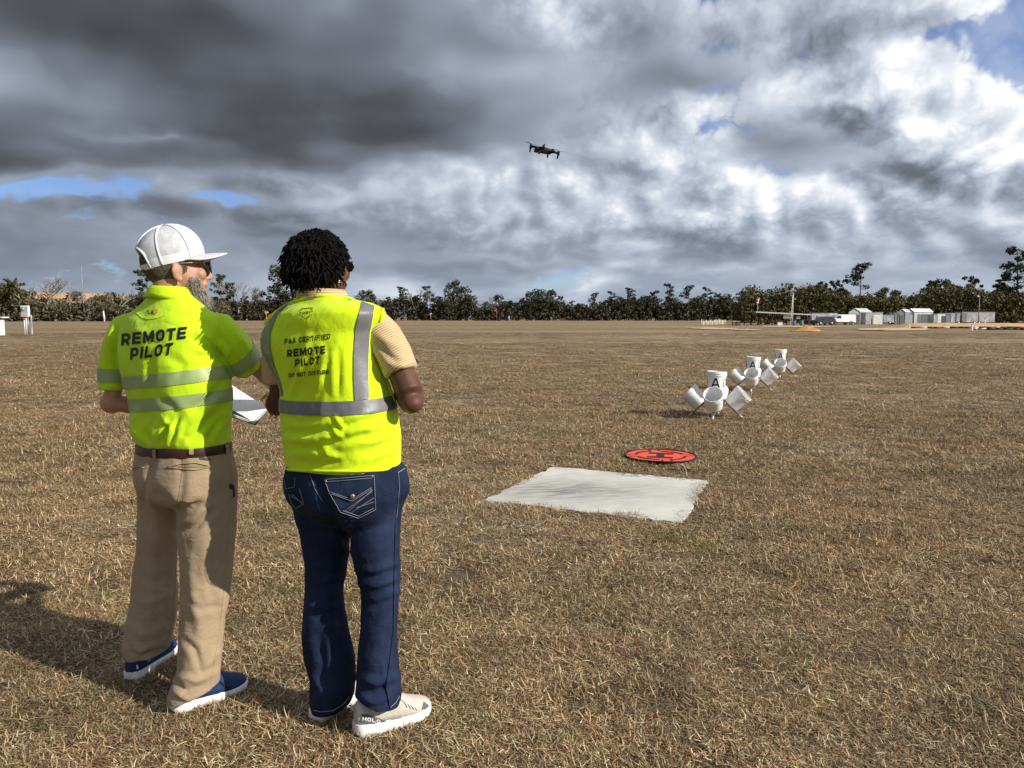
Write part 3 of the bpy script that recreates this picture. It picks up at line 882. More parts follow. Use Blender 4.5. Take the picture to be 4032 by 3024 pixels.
# ---- flagpoles with a flag
t, p = thing('flagpole', 'white flagpole with red and white flag beside the shelter', 'flagpole', 3120, 1283)
Yf = p.y; top = P(3124, 1131, Yf)
MB().tube([p, top], [0.07, 0.04], 10).build('pole', M['white'], t, True)
MB().tube([P(3112, 1282, Yf), P(3122, 1160, Yf)], [0.06, 0.04], 10).build('brace_pole', M['white'], t, True)
MB().ellipsoid(top, (0.09, 0.09, 0.09)).build('finial', M['steel'], t, True)
fl = P(3115, 1141, Yf); fw, fh = 12*mpx(Yf), 13*mpx(Yf)
for k in range(7):
    vs = []; 
    for i in range(9):
        x = fl.x + fw*i/8; y = Yf + 0.10*math.sin(i*0.9)
        vs += [(x, y, fl.z - fh*k/7 - 0.04*i), (x, y, fl.z - fh*(k+1)/7 - 0.04*i)]
    mesh_obj('flag_stripe', vs, [(2*i, 2*i+1, 2*i+3, 2*i+2) for i in range(8)], M['red'] if k % 2 == 0 else M['white'], t)
vs = []
for i in range(9):
    x = fl.x + fw - fw*0.45*i/8; y = Yf - 0.03 + 0.10*math.sin((8 - i*0.45)*0.9)
    vs += [(x, y, fl.z + 0.01 - 0.04*(8 - i*0.45)), (x, y, fl.z - fh*0.5 - 0.04*(8 - i*0.45))]
mesh_obj('flag_canton', vs, [(2*i, 2*i+1, 2*i+3, 2*i+2) for i in range(8)], M['navy'], t)

# ---- barrels
for u, v, m_, lab in ((3126, 1283, 'blue', 'blue plastic barrel standing at the shelter by the flagpole'), (3156, 1282, 'teal', 'teal plastic barrel standing in front of the shelter')):
    t, p = thing('barrel', lab, 'barrel', u, v)
    Tm = Matrix.Translation(p)
    MB().lathe([(0.0, 0), (0.27, 0), (0.29, 0.05), (0.29, 0.3), (0.30, 0.31), (0.29, 0.33), (0.29, 0.58), (0.30, 0.6), (0.29, 0.62), (0.29, 0.85), (0.27, 0.9), (0.0, 0.9)], 18, Tm).build('body', M[m_], t, True)
    MB().lathe([(0.27, 0.88), (0.285, 0.89), (0.285, 0.92), (0.0, 0.925)], 18, Tm).build('lid', M[m_], t, True)

# ---- mound of clay
mv, mf = [], []
pm = G(3170, 1303); NW = 22
for j in range(NW):
    for i in range(NW):
        a, b_ = i/(NW-1)*2-1, j/(NW-1)*2-1
        r = math.hypot(a, b_); h = max(0, 1 - r**1.3) ** 0.9
        mv.append((pm.x + a*1.75 + 0.2*h, pm.y + b_*1.5, h*0.62*(1 + 0.35*mnoise.noise(Vector((a*3, b_*3, 1)))) - 0.02))
mf = [(j*NW+i, j*NW+i+1, (j+1)*NW+i+1, (j+1)*NW+i) for j in range(NW-1) for i in range(NW-1)]
tag(mesh_obj('clay_mound', mv, mf, M['clay']), 'low heap of orange clay on the grass before the shelter', 'mound')

# ---- road vehicles (local x forward, facing -X in the photo)
def wheel(parent, c, r, w=0.2):
    MBt = MB().lathe([(r*0.62, -w/2), (r*0.95, -w/2), (r, -w*0.3), (r, w*0.3), (r*0.95, w/2), (r*0.62, w/2), (r*0.62, -w/2)], 22, Matrix.Translation(c) @ Matrix.Rotation(math.pi/2, 4, 'X'))
    ty = MBt.build('wheel', M['black'], parent, True)
    MB().lathe([(0.0, -w*0.42), (r*0.2, -w*0.45), (r*0.25, -w*0.3), (r*0.55, -w*0.42), (r*0.64, -w*0.46), (r*0.64, w*0.45), (0, w*0.4)], 16, Matrix.Translation(c) @ Matrix.Rotation(math.pi/2, 4, 'X')).build('rim', M['chrome'], ty, True)
def profile_body(name, prof, w, mat, parent, y0, tuck=0.12, ztuck=1.0):
    """side profile swept across the width, narrowing above ztuck"""
    rings = []
    for s, wy in ((-1, 1.0), (-1, 0.93), (1, 0.93), (1, 1.0)): pass
    ys = [-0.5, -0.46, 0.46, 0.5]
    for yy in ys:
        ring = []
        for x, z in prof:
            k = 1 - tuck * max(0, (z - ztuck)) / 0.6
            sh = 0.985 if abs(yy) == 0.5 else 1.0
            cx = sum(a for a, _ in prof)/len(prof)
            ring.append(Vector((cx + (x - cx)*sh, y0 + yy*w*k, 0.25 + (z-0.25)*sh)))
        rings.append(ring)
    return auto_smooth(MB().loft(rings).build(name, mat, parent), 35)
def rotz_group(objs, p, a):
    Mx = Matrix.Translation(p) @ Matrix.Rotation(a, 4, 'Z')
    for o in objs: o.data.transform(Mx); o.data.update()

before = set(COL.objects)
t, p = thing('car', 'charcoal sport utility car parked between the shelter and the van', 'car', 3240, 1281)
prof = [(-2.3, 0.35), (-2.32, 0.75), (-2.2, 0.95), (-1.3, 1.08), (-0.55, 1.58), (0.2, 1.70), (1.2, 1.66), (1.95, 1.45), (2.25, 1.05), (2.32, 0.7), (2.25, 0.35)]
profile_body('body', prof, 1.88, M['carpaint'], t, 0)
for s in (-1, 1):
    MB().add([(-1.05, s*0.90, 1.12), (-0.5, s*0.835, 1.52), (0.35, s*0.82, 1.60), (0.35, s*0.90, 1.12)], [(0, 1, 2, 3)]).build('side_window', M['glass'], t)
    MB().add([(0.45, s*0.90, 1.12), (0.45, s*0.82, 1.60), (1.2, s*0.83, 1.57), (1.75, s*0.88, 1.20)], [(0, 1, 2, 3)]).build('side_window', M['glass'], t)
    MB().box((2.24, s*0.72, 0.98), (0.16, 0.36, 0.22)).build('tail_lamp', M['taillight'], t)
    MB().box((-0.95, s*1.0, 1.1), (0.15, 0.18, 0.14)).build('wing_mirror', M['carpaint'], t)
    for x in (-1.42, 1.38): wheel(t, Vector((x, s*0.84, 0.36)), 0.36, 0.24)
MB().add([(-1.28, -0.75, 1.12), (-0.6, -0.66, 1.56), (-0.6, 0.66, 1.56), (-1.28, 0.75, 1.12)], [(0, 1, 2, 3)]).build('windscreen', M['glass'], t)
for o in set(COL.objects) - before:
    if o.type == 'MESH': o.data.transform(Matrix.Translation(p) @ Matrix.Rotation(0.42, 4, 'Z'))
before = set(COL.objects)
t, p = thing('van', 'white cargo van with dark rear wheel parked beside the charcoal car', 'van', 3312, 1279)
prof = [(-2.9, 0.45), (-2.92, 0.95), (-2.75, 1.15), (-2.2, 1.25), (-1.55, 1.98), (-1.2, 2.08), (2.5, 2.08), (2.72, 1.9), (2.75, 0.6), (2.7, 0.45)]
profile_body('body', prof, 1.95, M['vanpaint'], t, 0, 0.06, 1.2)
for s in (-1, 1):
    MB().add([(-2.0, s*0.975, 1.30), (-1.55, s*0.93, 1.85), (-0.75, s*0.93, 1.85), (-0.75, s*0.975, 1.30)], [(0, 1, 2, 3)]).build('side_window', M['glass'], t)
    MB().box((2.74, s*0.82, 1.2), (0.08, 0.14, 0.4)).build('tail_lamp', M['taillight'], t)
    for x in (-2.0, 1.6): wheel(t, Vector((x, s*0.85, 0.40)), 0.40, 0.26)
MB().box((2.77, 0, 0.52), (0.12, 1.8, 0.2)).build('bumper', M['black'], t)
for s in (-1, 1): MB().box((0.2, s*0.985, 0.50), (4.6, 0.03, 0.16)).build('sill', M['black'], t)
for o in set(COL.objects) - before:
    if o.type == 'MESH': o.data.transform(Matrix.Translation(p) @ Matrix.Rotation(0.25, 4, 'Z'))

# ---- sheds, trailers and stores
def box_px(u0, u1, v0, Y, depth, mb=None, z0=0.0):
    a, b = P(u0, 1250, Y).x, P(u1, 1250, Y).x; z1 = P(u0, v0, Y).z
    return (a, b, z0, z1)
def panelled(t, a, b, Y, z0, z1, n, mat, depth, name='wall_panel'):
    """front wall as separate sheets with joints, plus a body behind"""
    w = (b - a)/n
    for i in range(n):
        MB().box((a + w*(i+0.5), Y, (z0+z1)/2), (w - 0.03, 0.06, z1 - z0)).build(name, mat, t)
    MB().box(((a+b)/2, Y + depth/2 + 0.06, (z0+z1)/2 - 0.01), (b - a - 0.02, depth, z1 - z0 - 0.02)).build('body', mat, t)
def gable_shed(label, ua, ub, uc, v_eave, v_ridge, vbase, wall, trim_, doors, sideparts=()):
    """gable end between ua and ub faces the field, the long side runs on to uc"""
    t, p = thing('shed', label, 'shed', (ua+ub)/2, vbase)
    Y = p.y; xa, xb, xc = (P(u, 1250, Y).x for u in (ua, ub, uc))
    ze, zr_ = P(ua, v_eave, Y).z, P(ua, v_ridge, Y).z; xm = (xa+xb)/2
    D = 4.0
    sl = Vector((xc - xb, D*0.45, 0))           # the long side recedes to the right
    front = [Vector((xa, Y, 0)), Vector((xb, Y, 0)), Vector((xb, Y, ze)), Vector((xm, Y, zr_)), Vector((xa, Y, ze))]
    back = [q + sl for q in front]
    MB().add(front + back, [(0, 1, 2, 3, 4), (9, 8, 7, 6, 5), (1, 6, 7, 2), (0, 4, 9, 5)]).build('wall', wall, t)
    o_ = 0.12
    e0, e1, r0 = Vector((xa - o_, Y - o_, ze - 0.03)), Vector((xb + o_, Y - o_, ze - 0.03)), Vector((xm, Y - o_, zr_ + 0.06))
    s2 = sl + Vector((o_, 2*o_, 0))
    k = 8
    for i in range(k):
        f0, f1 = i/k, (i+1)/k - 0.012
        for e in (e0, e1):
            A, B = e.lerp(e, 0) + s2*f0, r0 + s2*f0
            C_, D_ = r0 + s2*f1, e + s2*f1
            up = Vector((0, 0, 0.05 + 0.02*(i % 2)))
            MB().add([A, B, C_, D_, A + up, B + up, C_ + up, D_ + up], [(3, 2, 1, 0), (4, 5, 6, 7), (0, 1, 5, 4), (1, 2, 6, 5), (2, 3, 7, 6), (3, 0, 4, 7)]).build('roof_sheet', M['galv'], t)
    for q in (xa, xb): MB().box((q, Y - 0.03, ze/2), (0.14, 0.07, ze)).build('corner_trim', trim_, t)
    for (f0, f1, h, m_, nm) in doors:
        MB().box((xa + (xb-xa)*(f0+f1)/2, Y - 0.04, h/2), ((xb-xa)*(f1-f0), 0.06, h)).build(nm, m_, t)
    for (f0, f1, za, zb, m_, nm) in sideparts:
        A, B = Vector((xb, Y, 0)) + sl*f0, Vector((xb, Y, 0)) + sl*f1
        nrm = Vector((sl.y, -sl.x, 0)).normalized() * 0.05
        MB().add([A + nrm + Vector((0, 0, za)), B + nrm + Vector((0, 0, za)), B + nrm + Vector((0, 0, zb)), A + nrm + Vector((0, 0, zb)), A + Vector((0, 0, za)), B + Vector((0, 0, za)), B + Vector((0, 0, zb)), A + Vector((0, 0, zb))],
                 [(0, 1, 2, 3), (4, 7, 6, 5), (0, 4, 5, 1), (1, 5, 6, 2), (2, 6, 7, 3), (3, 7, 4, 0)]).build(nm, m_, t)
gable_shed('pale gabled shed with two dark doors next to the white van', 3342, 3386, 3446, 1229, 1216, 1276, M['offwhite'], M['offwhite'], [(0.08, 0.36, 2.1, M['door'], 'door'), (0.56, 0.92, 2.1, M['door'], 'door')], [(0.02, 0.38, 0.2, 2.2, M['white'], 'wall_panel')])
gable_shed('small slate gabled shed with dark door squeezed between the stores', 3536, 3562, 3600, 1229, 1219, 1277, M['greysheet'], M['trim'], [(0.25, 0.75, 1.9, M['door'], 'door')])
gable_shed('grey gabled workshop with roller door and window unit beside the race track', 3567, 3597, 3690, 1229, 1217, 1276, M['greysheet'], M['trim'], [(0.12, 0.85, 2.1, M['shutter'], 'roller_door')],
           [(0.02, 0.18, 0.1, 2.2, M['offwhite'], 'wall_panel'), (0.18, 0.36, 0.0, 2.1, M['door'], 'door'), (0.40, 0.98, 0.1, 2.15, M['trim'], 'wall_panel'), (0.74, 0.84, 0.9, 1.5, M['white'], 'window_unit'), (0.0, 1.0, 2.25, 2.4, M['white'], 'fascia')])
def store(name, label, cat, u0, u1, v0, vb, n, mat, depth=2.4, wheels=None, z0=0.0, doors=(), group=None):
    t, p = thing(name, label, cat, (u0+u1)/2, vb, group)
    Y = p.y; a, b = P(u0, 1250, Y).x, P(u1, 1250, Y).x; z1 = P(u0, v0, Y).z
    panelled(t, a, b, Y, z0, z1, n, mat, depth)
    MB().box(((a+b)/2, Y + depth/2, z1 + 0.04), (b - a + 0.1, depth + 0.16, 0.07)).build('roof', M['galv'], t)
    for (f0, f1, h, m_) in doors: MB().box((a + (b-a)*(f0+f1)/2, Y - 0.05, z0 + h/2), ((b-a)*(f1-f0), 0.05, h)).build('door', m_, t)
    for f in wheels or (): wheel(t, Vector((a + (b-a)*f, Y - 0.02, 0.34)), 0.34, 0.22)
    return t
store('storage_container', 'long pale storage container standing behind the car and van', 'container', 3196, 3268, 1234, 1277, 4, M['offwhite'])
store('storage_container', 'short white storage container with door end behind the van', 'container', 3268, 3296, 1234, 1277, 2, M['white'])
store('low_store', 'low grey store with two bright white sheets joined to the pale shed', 'store', 3408, 3476, 1231, 1277, 4, M['offwhite'], doors=[(0.45, 0.98, 2.0, M['white'])])
store('utility_trailer', 'low pale trailer with one dark wheel beside the slate shed', 'trailer', 3478, 3520, 1241, 1277, 3, M['offwhite'], wheels=[0.62], z0=0.4)
store('low_store', 'narrow grey store with rusty edge between the pale trailer and the slate shed', 'store', 3522, 3536, 1233, 1277, 2, M['greysheet'])
store('storage_container', 'narrow cream storage locker right of the grey workshop', 'container', 3676, 3689, 1240, 1277, 1, M['offwhite'])
store('storage_container', 'bright white storage container with dark door by the workshop', 'container', 3691, 3722, 1236, 1277, 2, M['white'], doors=[(0.55, 0.98, 1.8, M['trim'])])
store('storage_container', 'dull grey trailer end next to the bright white container', 'container', 3724, 3743, 1234, 1277, 1, M['greysheet'])
store('box_trailer', 'pale box trailer standing between two grey door ends', 'trailer', 3744, 3780, 1234, 1277, 3, M['offwhite'], wheels=[0.85], z0=0.4)
store('box_trailer', 'long pale box trailer with twin dark wheels behind the race track', 'trailer', 3788, 3917, 1230, 1277, 7, M['offwhite'], wheels=[0.38, 0.52], z0=0.45, doors=[(0.0, 0.14, 2.0, M['greysheet'])])

# ---- dirt race track with edging pipes and posts
Yt = gy(1291); tv, tf = [], []
NI, NJ = 60, 8
xa_, xb_ = P(3584, 1250, Yt).x, P(4400, 1250, Yt).x
for j in range(NJ):
    for i in range(NI):
        x = xa_ + (xb_-xa_)*i/(NI-1); y = Yt + j/(NJ-1)*9.0
        h = 0.62*math.sin(math.pi*min(1, j/(NJ-1)*1.0)) * min(1, i/4, (NI-1-i)/4)
        tv.append((x, y, h*(1 + 0.25*mnoise.noise(Vector((x*0.3, y*0.3, 2)))) + 0.012))
tf = [(j*NI+i, j*NI+i+1, (j+1)*NI+i+1, (j+1)*NI+i) for j in range(NJ-1) for i in range(NI-1)]
tag(mesh_obj('race_track', tv, tf, M['tracksand']), kind='structure')
cols = ['red', 'offwhite', 'black', 'red', 'offwhite', 'black', 'black']
k = 0
for row, (u0, u1, v0) in enumerate([(3590, 4100, 1293), (3690, 4100, 1288), (3830, 4100, 1299)]):
    u = u0
    while u < u1:
        w = random.uniform(24, 40); Yp = gy(v0 + random.uniform(-0.5, 0.5))
        a, b = P(u, 1250, Yp), P(u + w - 2, 1250, Yp); z = 0.12 + (0.28 if row == 1 else 0)
        m_ = cols[(k + row) % 7] if row == 0 else random.choice(['black', 'black', 'black', 'offwhite'])
        lab = {'red': 'red edging pipe laid along the dirt race track', 'offwhite': 'dull white edging pipe laid along the dirt race track', 'black': 'black edging pipe laid along the dirt race track'}[m_]
        o = MB().tube([(a.x, Yp, z), ((a.x+b.x)/2, Yp, z + 0.01), (b.x, Yp, z)], 0.13, 10).build('edging_pipe', M[m_], None, True)
        tag(o, lab, 'pipe', m_.replace('offwhite', 'dull white') + ' track edging pipes'); u += w; k += 1
for u, vb, vt, lab in ((3581, 1291, 1274, 'white post at the near corner of the race track'), (3827, 1301, 1279, 'white post standing among the black edging pipes'), (3877, 1284, 1255, 'pale post with orange cap on the race track')):
    t, p = thing('marker_post', lab, 'post', u, vb)
    MB().box((p.x, p.y, P(u, vt, p.y).z/2), (0.16, 0.16, P(u, vt, p.y).z)).build('post', M['white'], t)
    MB().box((p.x, p.y, P(u, vt, p.y).z + 0.02), (0.20, 0.20, 0.05)).build('cap', M['orange'] if u == 3877 else M['offwhite'], t)
t, p = thing('marker_post', 'short dark post standing before the low grey store', 'post', 3432, 1277)
MB().box((p.x, p.y, 0.6), (0.14, 0.14, 1.2)).build('post', M['darkwood'], t)
MB().box((p.x, p.y, 1.22), (0.18, 0.18, 0.05)).build('cap', M['darkwood'], t)
# ---- lamp pole by the wood
t, p = thing('lamp_post', 'grey wooden lamp pole standing before the olive wood', 'lamp post', 3853, 1270, Y=165)
zt = P(3853, 1164, 165).z
MB().tube([p, (p.x, 165, zt)], [0.11, 0.08], 8).build('pole', mat_grey, t, True)
MB().tube([(p.x, 165, zt - 0.2), (p.x - 0.25, 165, zt - 0.1)], 0.04, 6).build('arm', M['steel'], t, True)
MB().ellipsoid((p.x - 0.35, 165, zt - 0.15), (0.24, 0.2, 0.18)).build('lamp_head', M['white'], t, True)

# ---- row of white mesh banners
for i, (ua, ub, va, vb) in enumerate(((2763, 2779, 1262, 1280), (2782, 2797, 1262, 1279), (2798, 2813, 1262, 1278), (2815, 2831, 1260, 1277), (2833, 2857, 1259, 1276))):
    t, p = thing('banner_panel', ['yellowed banner panel at the open end of the banner row', 'white banner panel second in the row of banners', 'white banner panel in the middle of the banner row', 'white banner panel with yellow patch and tall corner pole', 'wide white banner panel at the bench end of the row'][i], 'banner', (ua+ub)/2, vb + 1.5, Y=148)
    Y = 148; a, b = P(ua, 1250, Y).x, P(ub, 1250, Y).x; zb, zt = P(ua, vb, Y).z, P(ua, va, Y).z; zb = max(zb, 0.12)
    vs = []
    for k in range(7):
        x = a + (b-a)*k/6; sag = 0.08*math.sin(math.pi*k/6)
        vs += [(x, Y + 0.04*math.sin(k*1.7), zb - sag*0.5), (x, Y + 0.04*math.sin(k*1.7 + 1), zt - sag)]
    mesh_obj('sheet', vs, [(2*k, 2*k+2, 2*k+3, 2*k+1) for k in range(6)], M['banner'], t)
    for x in (a, b): MB().tube([(x, Y, 0), (x, Y, zt + (0.25 if x == a and i in (0,) or x == b and i == 3 else 0.04))], 0.045, 6).build('pole', M['white'], t, True)
# ---- work benches next to the banners
for i, (ua, ub) in enumerate(((2884, 2899), (2901, 2913))):
    t, p = thing('work_bench', ['grey wooden work bench beside the white banners', 'grey wooden work bench next to the open shelter'][i], 'bench', (ua+ub)/2, 1283)
    Y = p.y; a, b = P(ua, 1250, Y).x, P(ub, 1250, Y).x; z = P(ua, 1265, Y).z
    MB().box(((a+b)/2, Y, z), (b-a, 0.7, 0.08)).build('bench_top', M['offwhite'], t)
    for x in (a + 0.08, b - 0.08):
        for dy in (-0.28, 0.28): MB().box((x, Y + dy, z/2 - 0.02), (0.09, 0.09, z - 0.05)).build('leg', M['darkwood'], t)

# ---- left side: power cabinet on a post frame
t, p = thing('power_cabinet', 'white electric meter cabinet on thin legs at the left edge of the field', 'cabinet', 105, 1316)
Y = p.y
a, b = P(87, 1250, Y).x, P(115, 1250, Y).x; zb, zt = P(100, 1247, Y).z, P(100, 1203, Y).z
MB().box(((a+b)/2, Y, (zb+zt)/2), (b-a, 0.28, zt-zb)).build('cabinet_body', M['white'], t)
MB().box(((a+b)/2 + 0.01, Y - 0.15, (zb+zt)/2 - 0.03), ((b-a)*0.86, 0.02, (zt-zb)*0.8)).build('cabinet_door', M['offwhite'], t)
MB().lathe([(0, -0.12), (0.10, -0.12), (0.13, 0.0), (0.14, 0.03)], 16, Matrix.Translation((a + 0.22, Y - 0.20, zt - 0.32)) @ Matrix.Rotation(math.pi/2, 4, 'X') @ Matrix.Scale(-1, 4, (0, 0, 1))).build('meter', M['steel'], t, True)
for u, m_ in ((95, 'white'), (103, 'white'), (110, 'steel')):
    x = P(u, 1250, Y).x; MB().tube([(x, Y, 0), (x, Y, zb)], 0.055, 8).build('conduit', M[m_], t, True)
x = P(95, 1250, Y).x; MB().tube([(x, Y, zb - 0.32), (x, Y, zb - 0.02)], 0.062, 8).build('conduit_sleeve', M['orange'], t, True)
x = P(120, 1250, Y).x; MB().box((x, Y + 0.1, P(120, 1240, Y).z/2), (0.09, 0.09, P(120, 1240, Y).z)).build('post', M['offwhite'], t)
MB().box((P(114, 1250, Y).x, Y + 0.05, P(120, 1244, Y).z), (0.35, 0.05, 0.08)).build('cross_arm', M['offwhite'], t)
# ---- white stand at the very edge
t, p = thing('control_stand', 'white cabinet stand with flat overhanging top at the edge of the field', 'stand', -22, 1320)
Y = p.y; a, b = P(-60, 1250, Y).x, P(7, 1250, Y).x
zt = P(0, 1256, Y).z
MB().box(((a+b)/2, Y, zt/2), (b-a, 0.6, zt)).build('cabinet_body', M['white'], t)
MB().box(((a+b)/2 + 0.05, Y, P(0, 1249.5, Y).z), (b-a + 0.55, 0.9, 0.10)).build('top_board', M['white'], t)
MB().box(((a+b)/2, Y, zt + 0.04), (b-a - 0.3, 0.4, 0.12)).build('riser', M['darkwood'], t)
# ---- small markers by the treeline
def marker(label, u, vb, vt, wpx, m_, lean=0.0, Y=None, head=None):
    t, p = thing('marker_post', label, 'post', u, vb, None, Y)
    zt = P(u, vt, p.y).z; top = Vector((p.x + lean, p.y, zt))
    MB().tube([p, top], wpx*mpx(p.y)/2, 8).build('post', M[m_], t, True)
    MB().ellipsoid(top, (wpx*mpx(p.y)*0.52,)*3, None, 8, 6).build('cap', M[m_], t, True)
    if head:
        MB().box(top, head, Matrix.Rotation(-0.7, 3, 'Y')).build('sign_plate', M['white'], t)
marker('leaning white post at the foot of the left brush', 411, 1258, 1226, 5.5, 'white', -0.25, 260)
marker('small slanted white sign on a thin post in the dark treeline', 1696, 1262, 1236, 1.6, 'steel', 0, 340, (1.0, 0.05, 0.45))
marker('thin white post right of the small windsock', 2004, 1263, 1245, 3, 'white', 0, 320)
marker('short orange post at the far edge of the field', 1599, 1266, 1257, 4, 'orange')
marker('orange marker post between the two people on the far field edge', 1049, 1262, 1249, 5, 'orange', 0, 260)
marker('short dark post at the foot of the green brush', 356, 1259, 1229, 3, 'darkwood', 0, 270)
marker('small pale stake on the green strip far across the field', 2595, 1262, 1257, 4, 'offwhite')
marker('small brown stake on the dark far edge of the field', 2394, 1264, 1256, 4, 'redwood')
# ================================================================== concrete pad, landing mat, bucket stands, drone
mat_pad = bpy.data.materials.new('worn_concrete'); mat_pad.use_nodes = True
gg = Graph(mat_pad.node_tree)
bs = gg.new('ShaderNodeBsdfPrincipled'); oo = gg.new('ShaderNodeOutputMaterial'); gg.t.links.new(bs.outputs[0], oo.inputs[0])
pos = S(gg, gg.new('ShaderNodeNewGeometry').outputs['Position'])
px, py, pz = gg.sep(pos)
pc = sum(PAD, Vector()) / 4
bx = gg.vec(px * 4.0 + py * 1.2, py * 22.0 - px * 6.0, 0.0)      # broom marks
broom = gg.noise(bx, 1.0, 4, 0.6)
blot = gg.noise(pos, 3.0, 5, 0.65)
spk = gg.noise(pos, 70.0, 3, 0.6)
col = gg.mix(gg.smooth(blot, 0.3, 0.7), (0.50, 0.49, 0.44), (0.64, 0.63, 0.575))
dxs = (px - (pc.x - 0.35)) / 0.75; dys = (py - (pc.y - 0.02)) / 0.40
stain = gg.math('EXPONENT', (dxs * dxs + dys * dys) * -1.0) * (0.30 + gg.smooth(broom * 0.65 + blot * 0.35, 0.40, 0.60) * 0.9)
col = gg.mix(gg.math('MINIMUM', stain * 0.75, 1.0), col, (0.13, 0.13, 0.122))
col = gg.mix(gg.smooth(spk, 0.60, 0.75) * 0.18, col, (0.22, 0.21, 0.19))
gg.put(bs.inputs['Base Color'], col); bs.inputs['Roughness'].default_value = 0.9
bp = gg.new('ShaderNodeBump'); bp.inputs['Strength'].default_value = 0.6; bp.inputs['Distance'].default_value = 0.004
gg.put(bp.inputs['Height'], broom + spk * 0.5); gg.t.links.new(bp.outputs[0], bs.inputs['Normal'])
edge_pts = []
for i in range(4):
    a, b = PAD[i], PAD[(i+1) % 4]; nrm = Vector(((b - a).y, -(b - a).x, 0)).normalized()
    for t_ in np.linspace(0, 1, 44, endpoint=False):
        p = a.lerp(b, t_) + nrm * (0.035 * mnoise.noise(Vector((i * 5, t_ * 9, 0))) + 0.028 * mnoise.noise(Vector((i * 5, t_ * 27, 4))))
        edge_pts.append(p)
n = len(edge_pts)
vs = [(p.x, p.y, 0.014) for p in edge_pts] + [(p.x, p.y, -0.05) for p in edge_pts] + [(pc.x, pc.y, 0.014)]
fs = [(i, (i+1) % n, 2*n) for i in range(n)] + [(i, n + i, n + (i+1) % n, (i+1) % n) for i in range(n)]
o = mesh_obj('concrete_pad', vs, fs, mat_pad, smooth=False)
tag(o, 'worn square of white concrete set flush in the brown grass', 'concrete pad')

# ---- folding landing mat with the H
M['mat_orange'] = material('orange_nylon', (0.82, 0.085, 0.035), 0.55, 0.08, 14, 0.002, 18, spec=0.35)
M['mat_black'] = material('black_nylon', (0.012, 0.012, 0.014), 0.6)
lz = empty('landing_mat', LZ_C, 'round orange landing mat with black H lying beyond the concrete pad', 'landing mat')
def mat_z(r, a): return 0.034 + 0.005 * r * math.sin(a * 3 + 1)
def mat_patch(name, rr, aa, m_, lift):
    vs, fs = [], []
    for r in rr:
        for a in aa: vs.append((LZ_C.x + r*math.cos(a), LZ_C.y + r*math.sin(a), mat_z(r, a) + lift))
    na = len(aa)
    for j in range(len(rr)-1):
        for i in range(na-1): fs.append((j*na+i, j*na+i+1, (j+1)*na+i+1, (j+1)*na+i))
    return mesh_obj(name, vs, fs, m_, lz)
full = np.linspace(0, 2*math.pi, 65)
mat_patch('cloth', np.linspace(0.001, LZ_R - 0.005, 24), full, M['mat_orange'], 0)
vs = [Vector((LZ_C.x + LZ_R*math.cos(a), LZ_C.y + LZ_R*math.sin(a), mat_z(0.39, a))) for a in full]
MB().tube(vs, 0.008, 8, False).build('rim_wire', M['mat_black'], lz, True)
for k in range(4):
    a0 = math.radians(12 + 90*k); aa = np.linspace(a0, a0 + math.radians(66), 18)
    mat_patch('ring_segment', np.linspace(0.240, 0.270, 3), aa, M['mat_black'], 0.005)
    for da in (-0.06, 1.21):
        mat_patch('ring_tick', np.linspace(0.270, 0.352, 4), np.linspace(a0 + da, a0 + da + 0.05, 3), M['mat_black'], 0.005)
ha = math.radians(-14)      # heading of the H
def h_bar(x0, x1, y0, y1, name):
    vs, fs = [], []
    nx, ny = 6, 8
    for j in range(ny):
        for i in range(nx):
            x = x0 + (x1-x0)*i/(nx-1); y = y0 + (y1-y0)*j/(ny-1)
            X, Y_ = x*math.cos(ha) - y*math.sin(ha), x*math.sin(ha) + y*math.cos(ha)
            vs.append((LZ_C.x + X, LZ_C.y + Y_, mat_z(math.hypot(X, Y_), math.atan2(Y_, X)) + 0.005))
    fs = [(j*nx+i, j*nx+i+1, (j+1)*nx+i+1, (j+1)*nx+i) for j in range(ny-1) for i in range(nx-1)]
    return mesh_obj(name, vs, fs, M['mat_black'], lz)
h_bar(-0.13, 0.13, -0.150, -0.085, 'letter_bar'); h_bar(-0.13, 0.13, 0.085, 0.150, 'letter_bar'); h_bar(-0.038, 0.038, -0.085, 0.085, 'letter_bar')

# ---- test stands with five white pails
M['pail'] = material('white_pail_plastic', (0.86, 0.86, 0.85), 0.38, 0.05, 8, spec=0.45, sss=0.0)
M['letter'] = material('black_letter_film', (0.012, 0.012, 0.014), 0.5)
M['green_disc'] = material('green_target_disc', (0.02, 0.16, 0.09), 0.6)
M['tape'] = material('black_tape', (0.02, 0.02, 0.022), 0.5)
M['pvc'] = material('white_pvc', (0.78, 0.78, 0.77), 0.4)
M['legbar'] = material('grey_leg_bar', (0.16, 0.16, 0.165), 0.5)
R0, R1, PH = 0.122, 0.140, 0.27
def pail(parent, Mx, name='pail'):
    prof = [(0.0, 0.0), (R0 - 0.006, 0.0), (R0, 0.006), (R0 + (R1-R0)*0.74, PH*0.74), (R1 - 0.003, PH*0.76), (R1 + 0.004, PH*0.765), (R1 + 0.004, PH*0.80), (R1 - 0.002, PH*0.805), (R1 + 0.001, PH*0.88), (R1 + 0.007, PH*0.885), (R1 + 0.007, PH*0.925),
            (R1 + 0.002, PH*0.93), (R1 + 0.003, PH*0.985), (R1, PH), (R1 - 0.006, PH), (R1 - 0.008, PH*0.9), (R0 - 0.008, 0.012), (0.0, 0.010)]
    o = auto_smooth(MB().lathe(prof, 40, Mx).build(name, M['pail'], parent), 35)
    # bail ears
    for s in (-1, 1):
        MB().box(Mx @ Vector((s*(R1 + 0.004), 0, PH*0.84)), (0.010, 0.03, 0.022), Mx.to_3x3()).build('handle_ear', M['pail'], o)
    return o
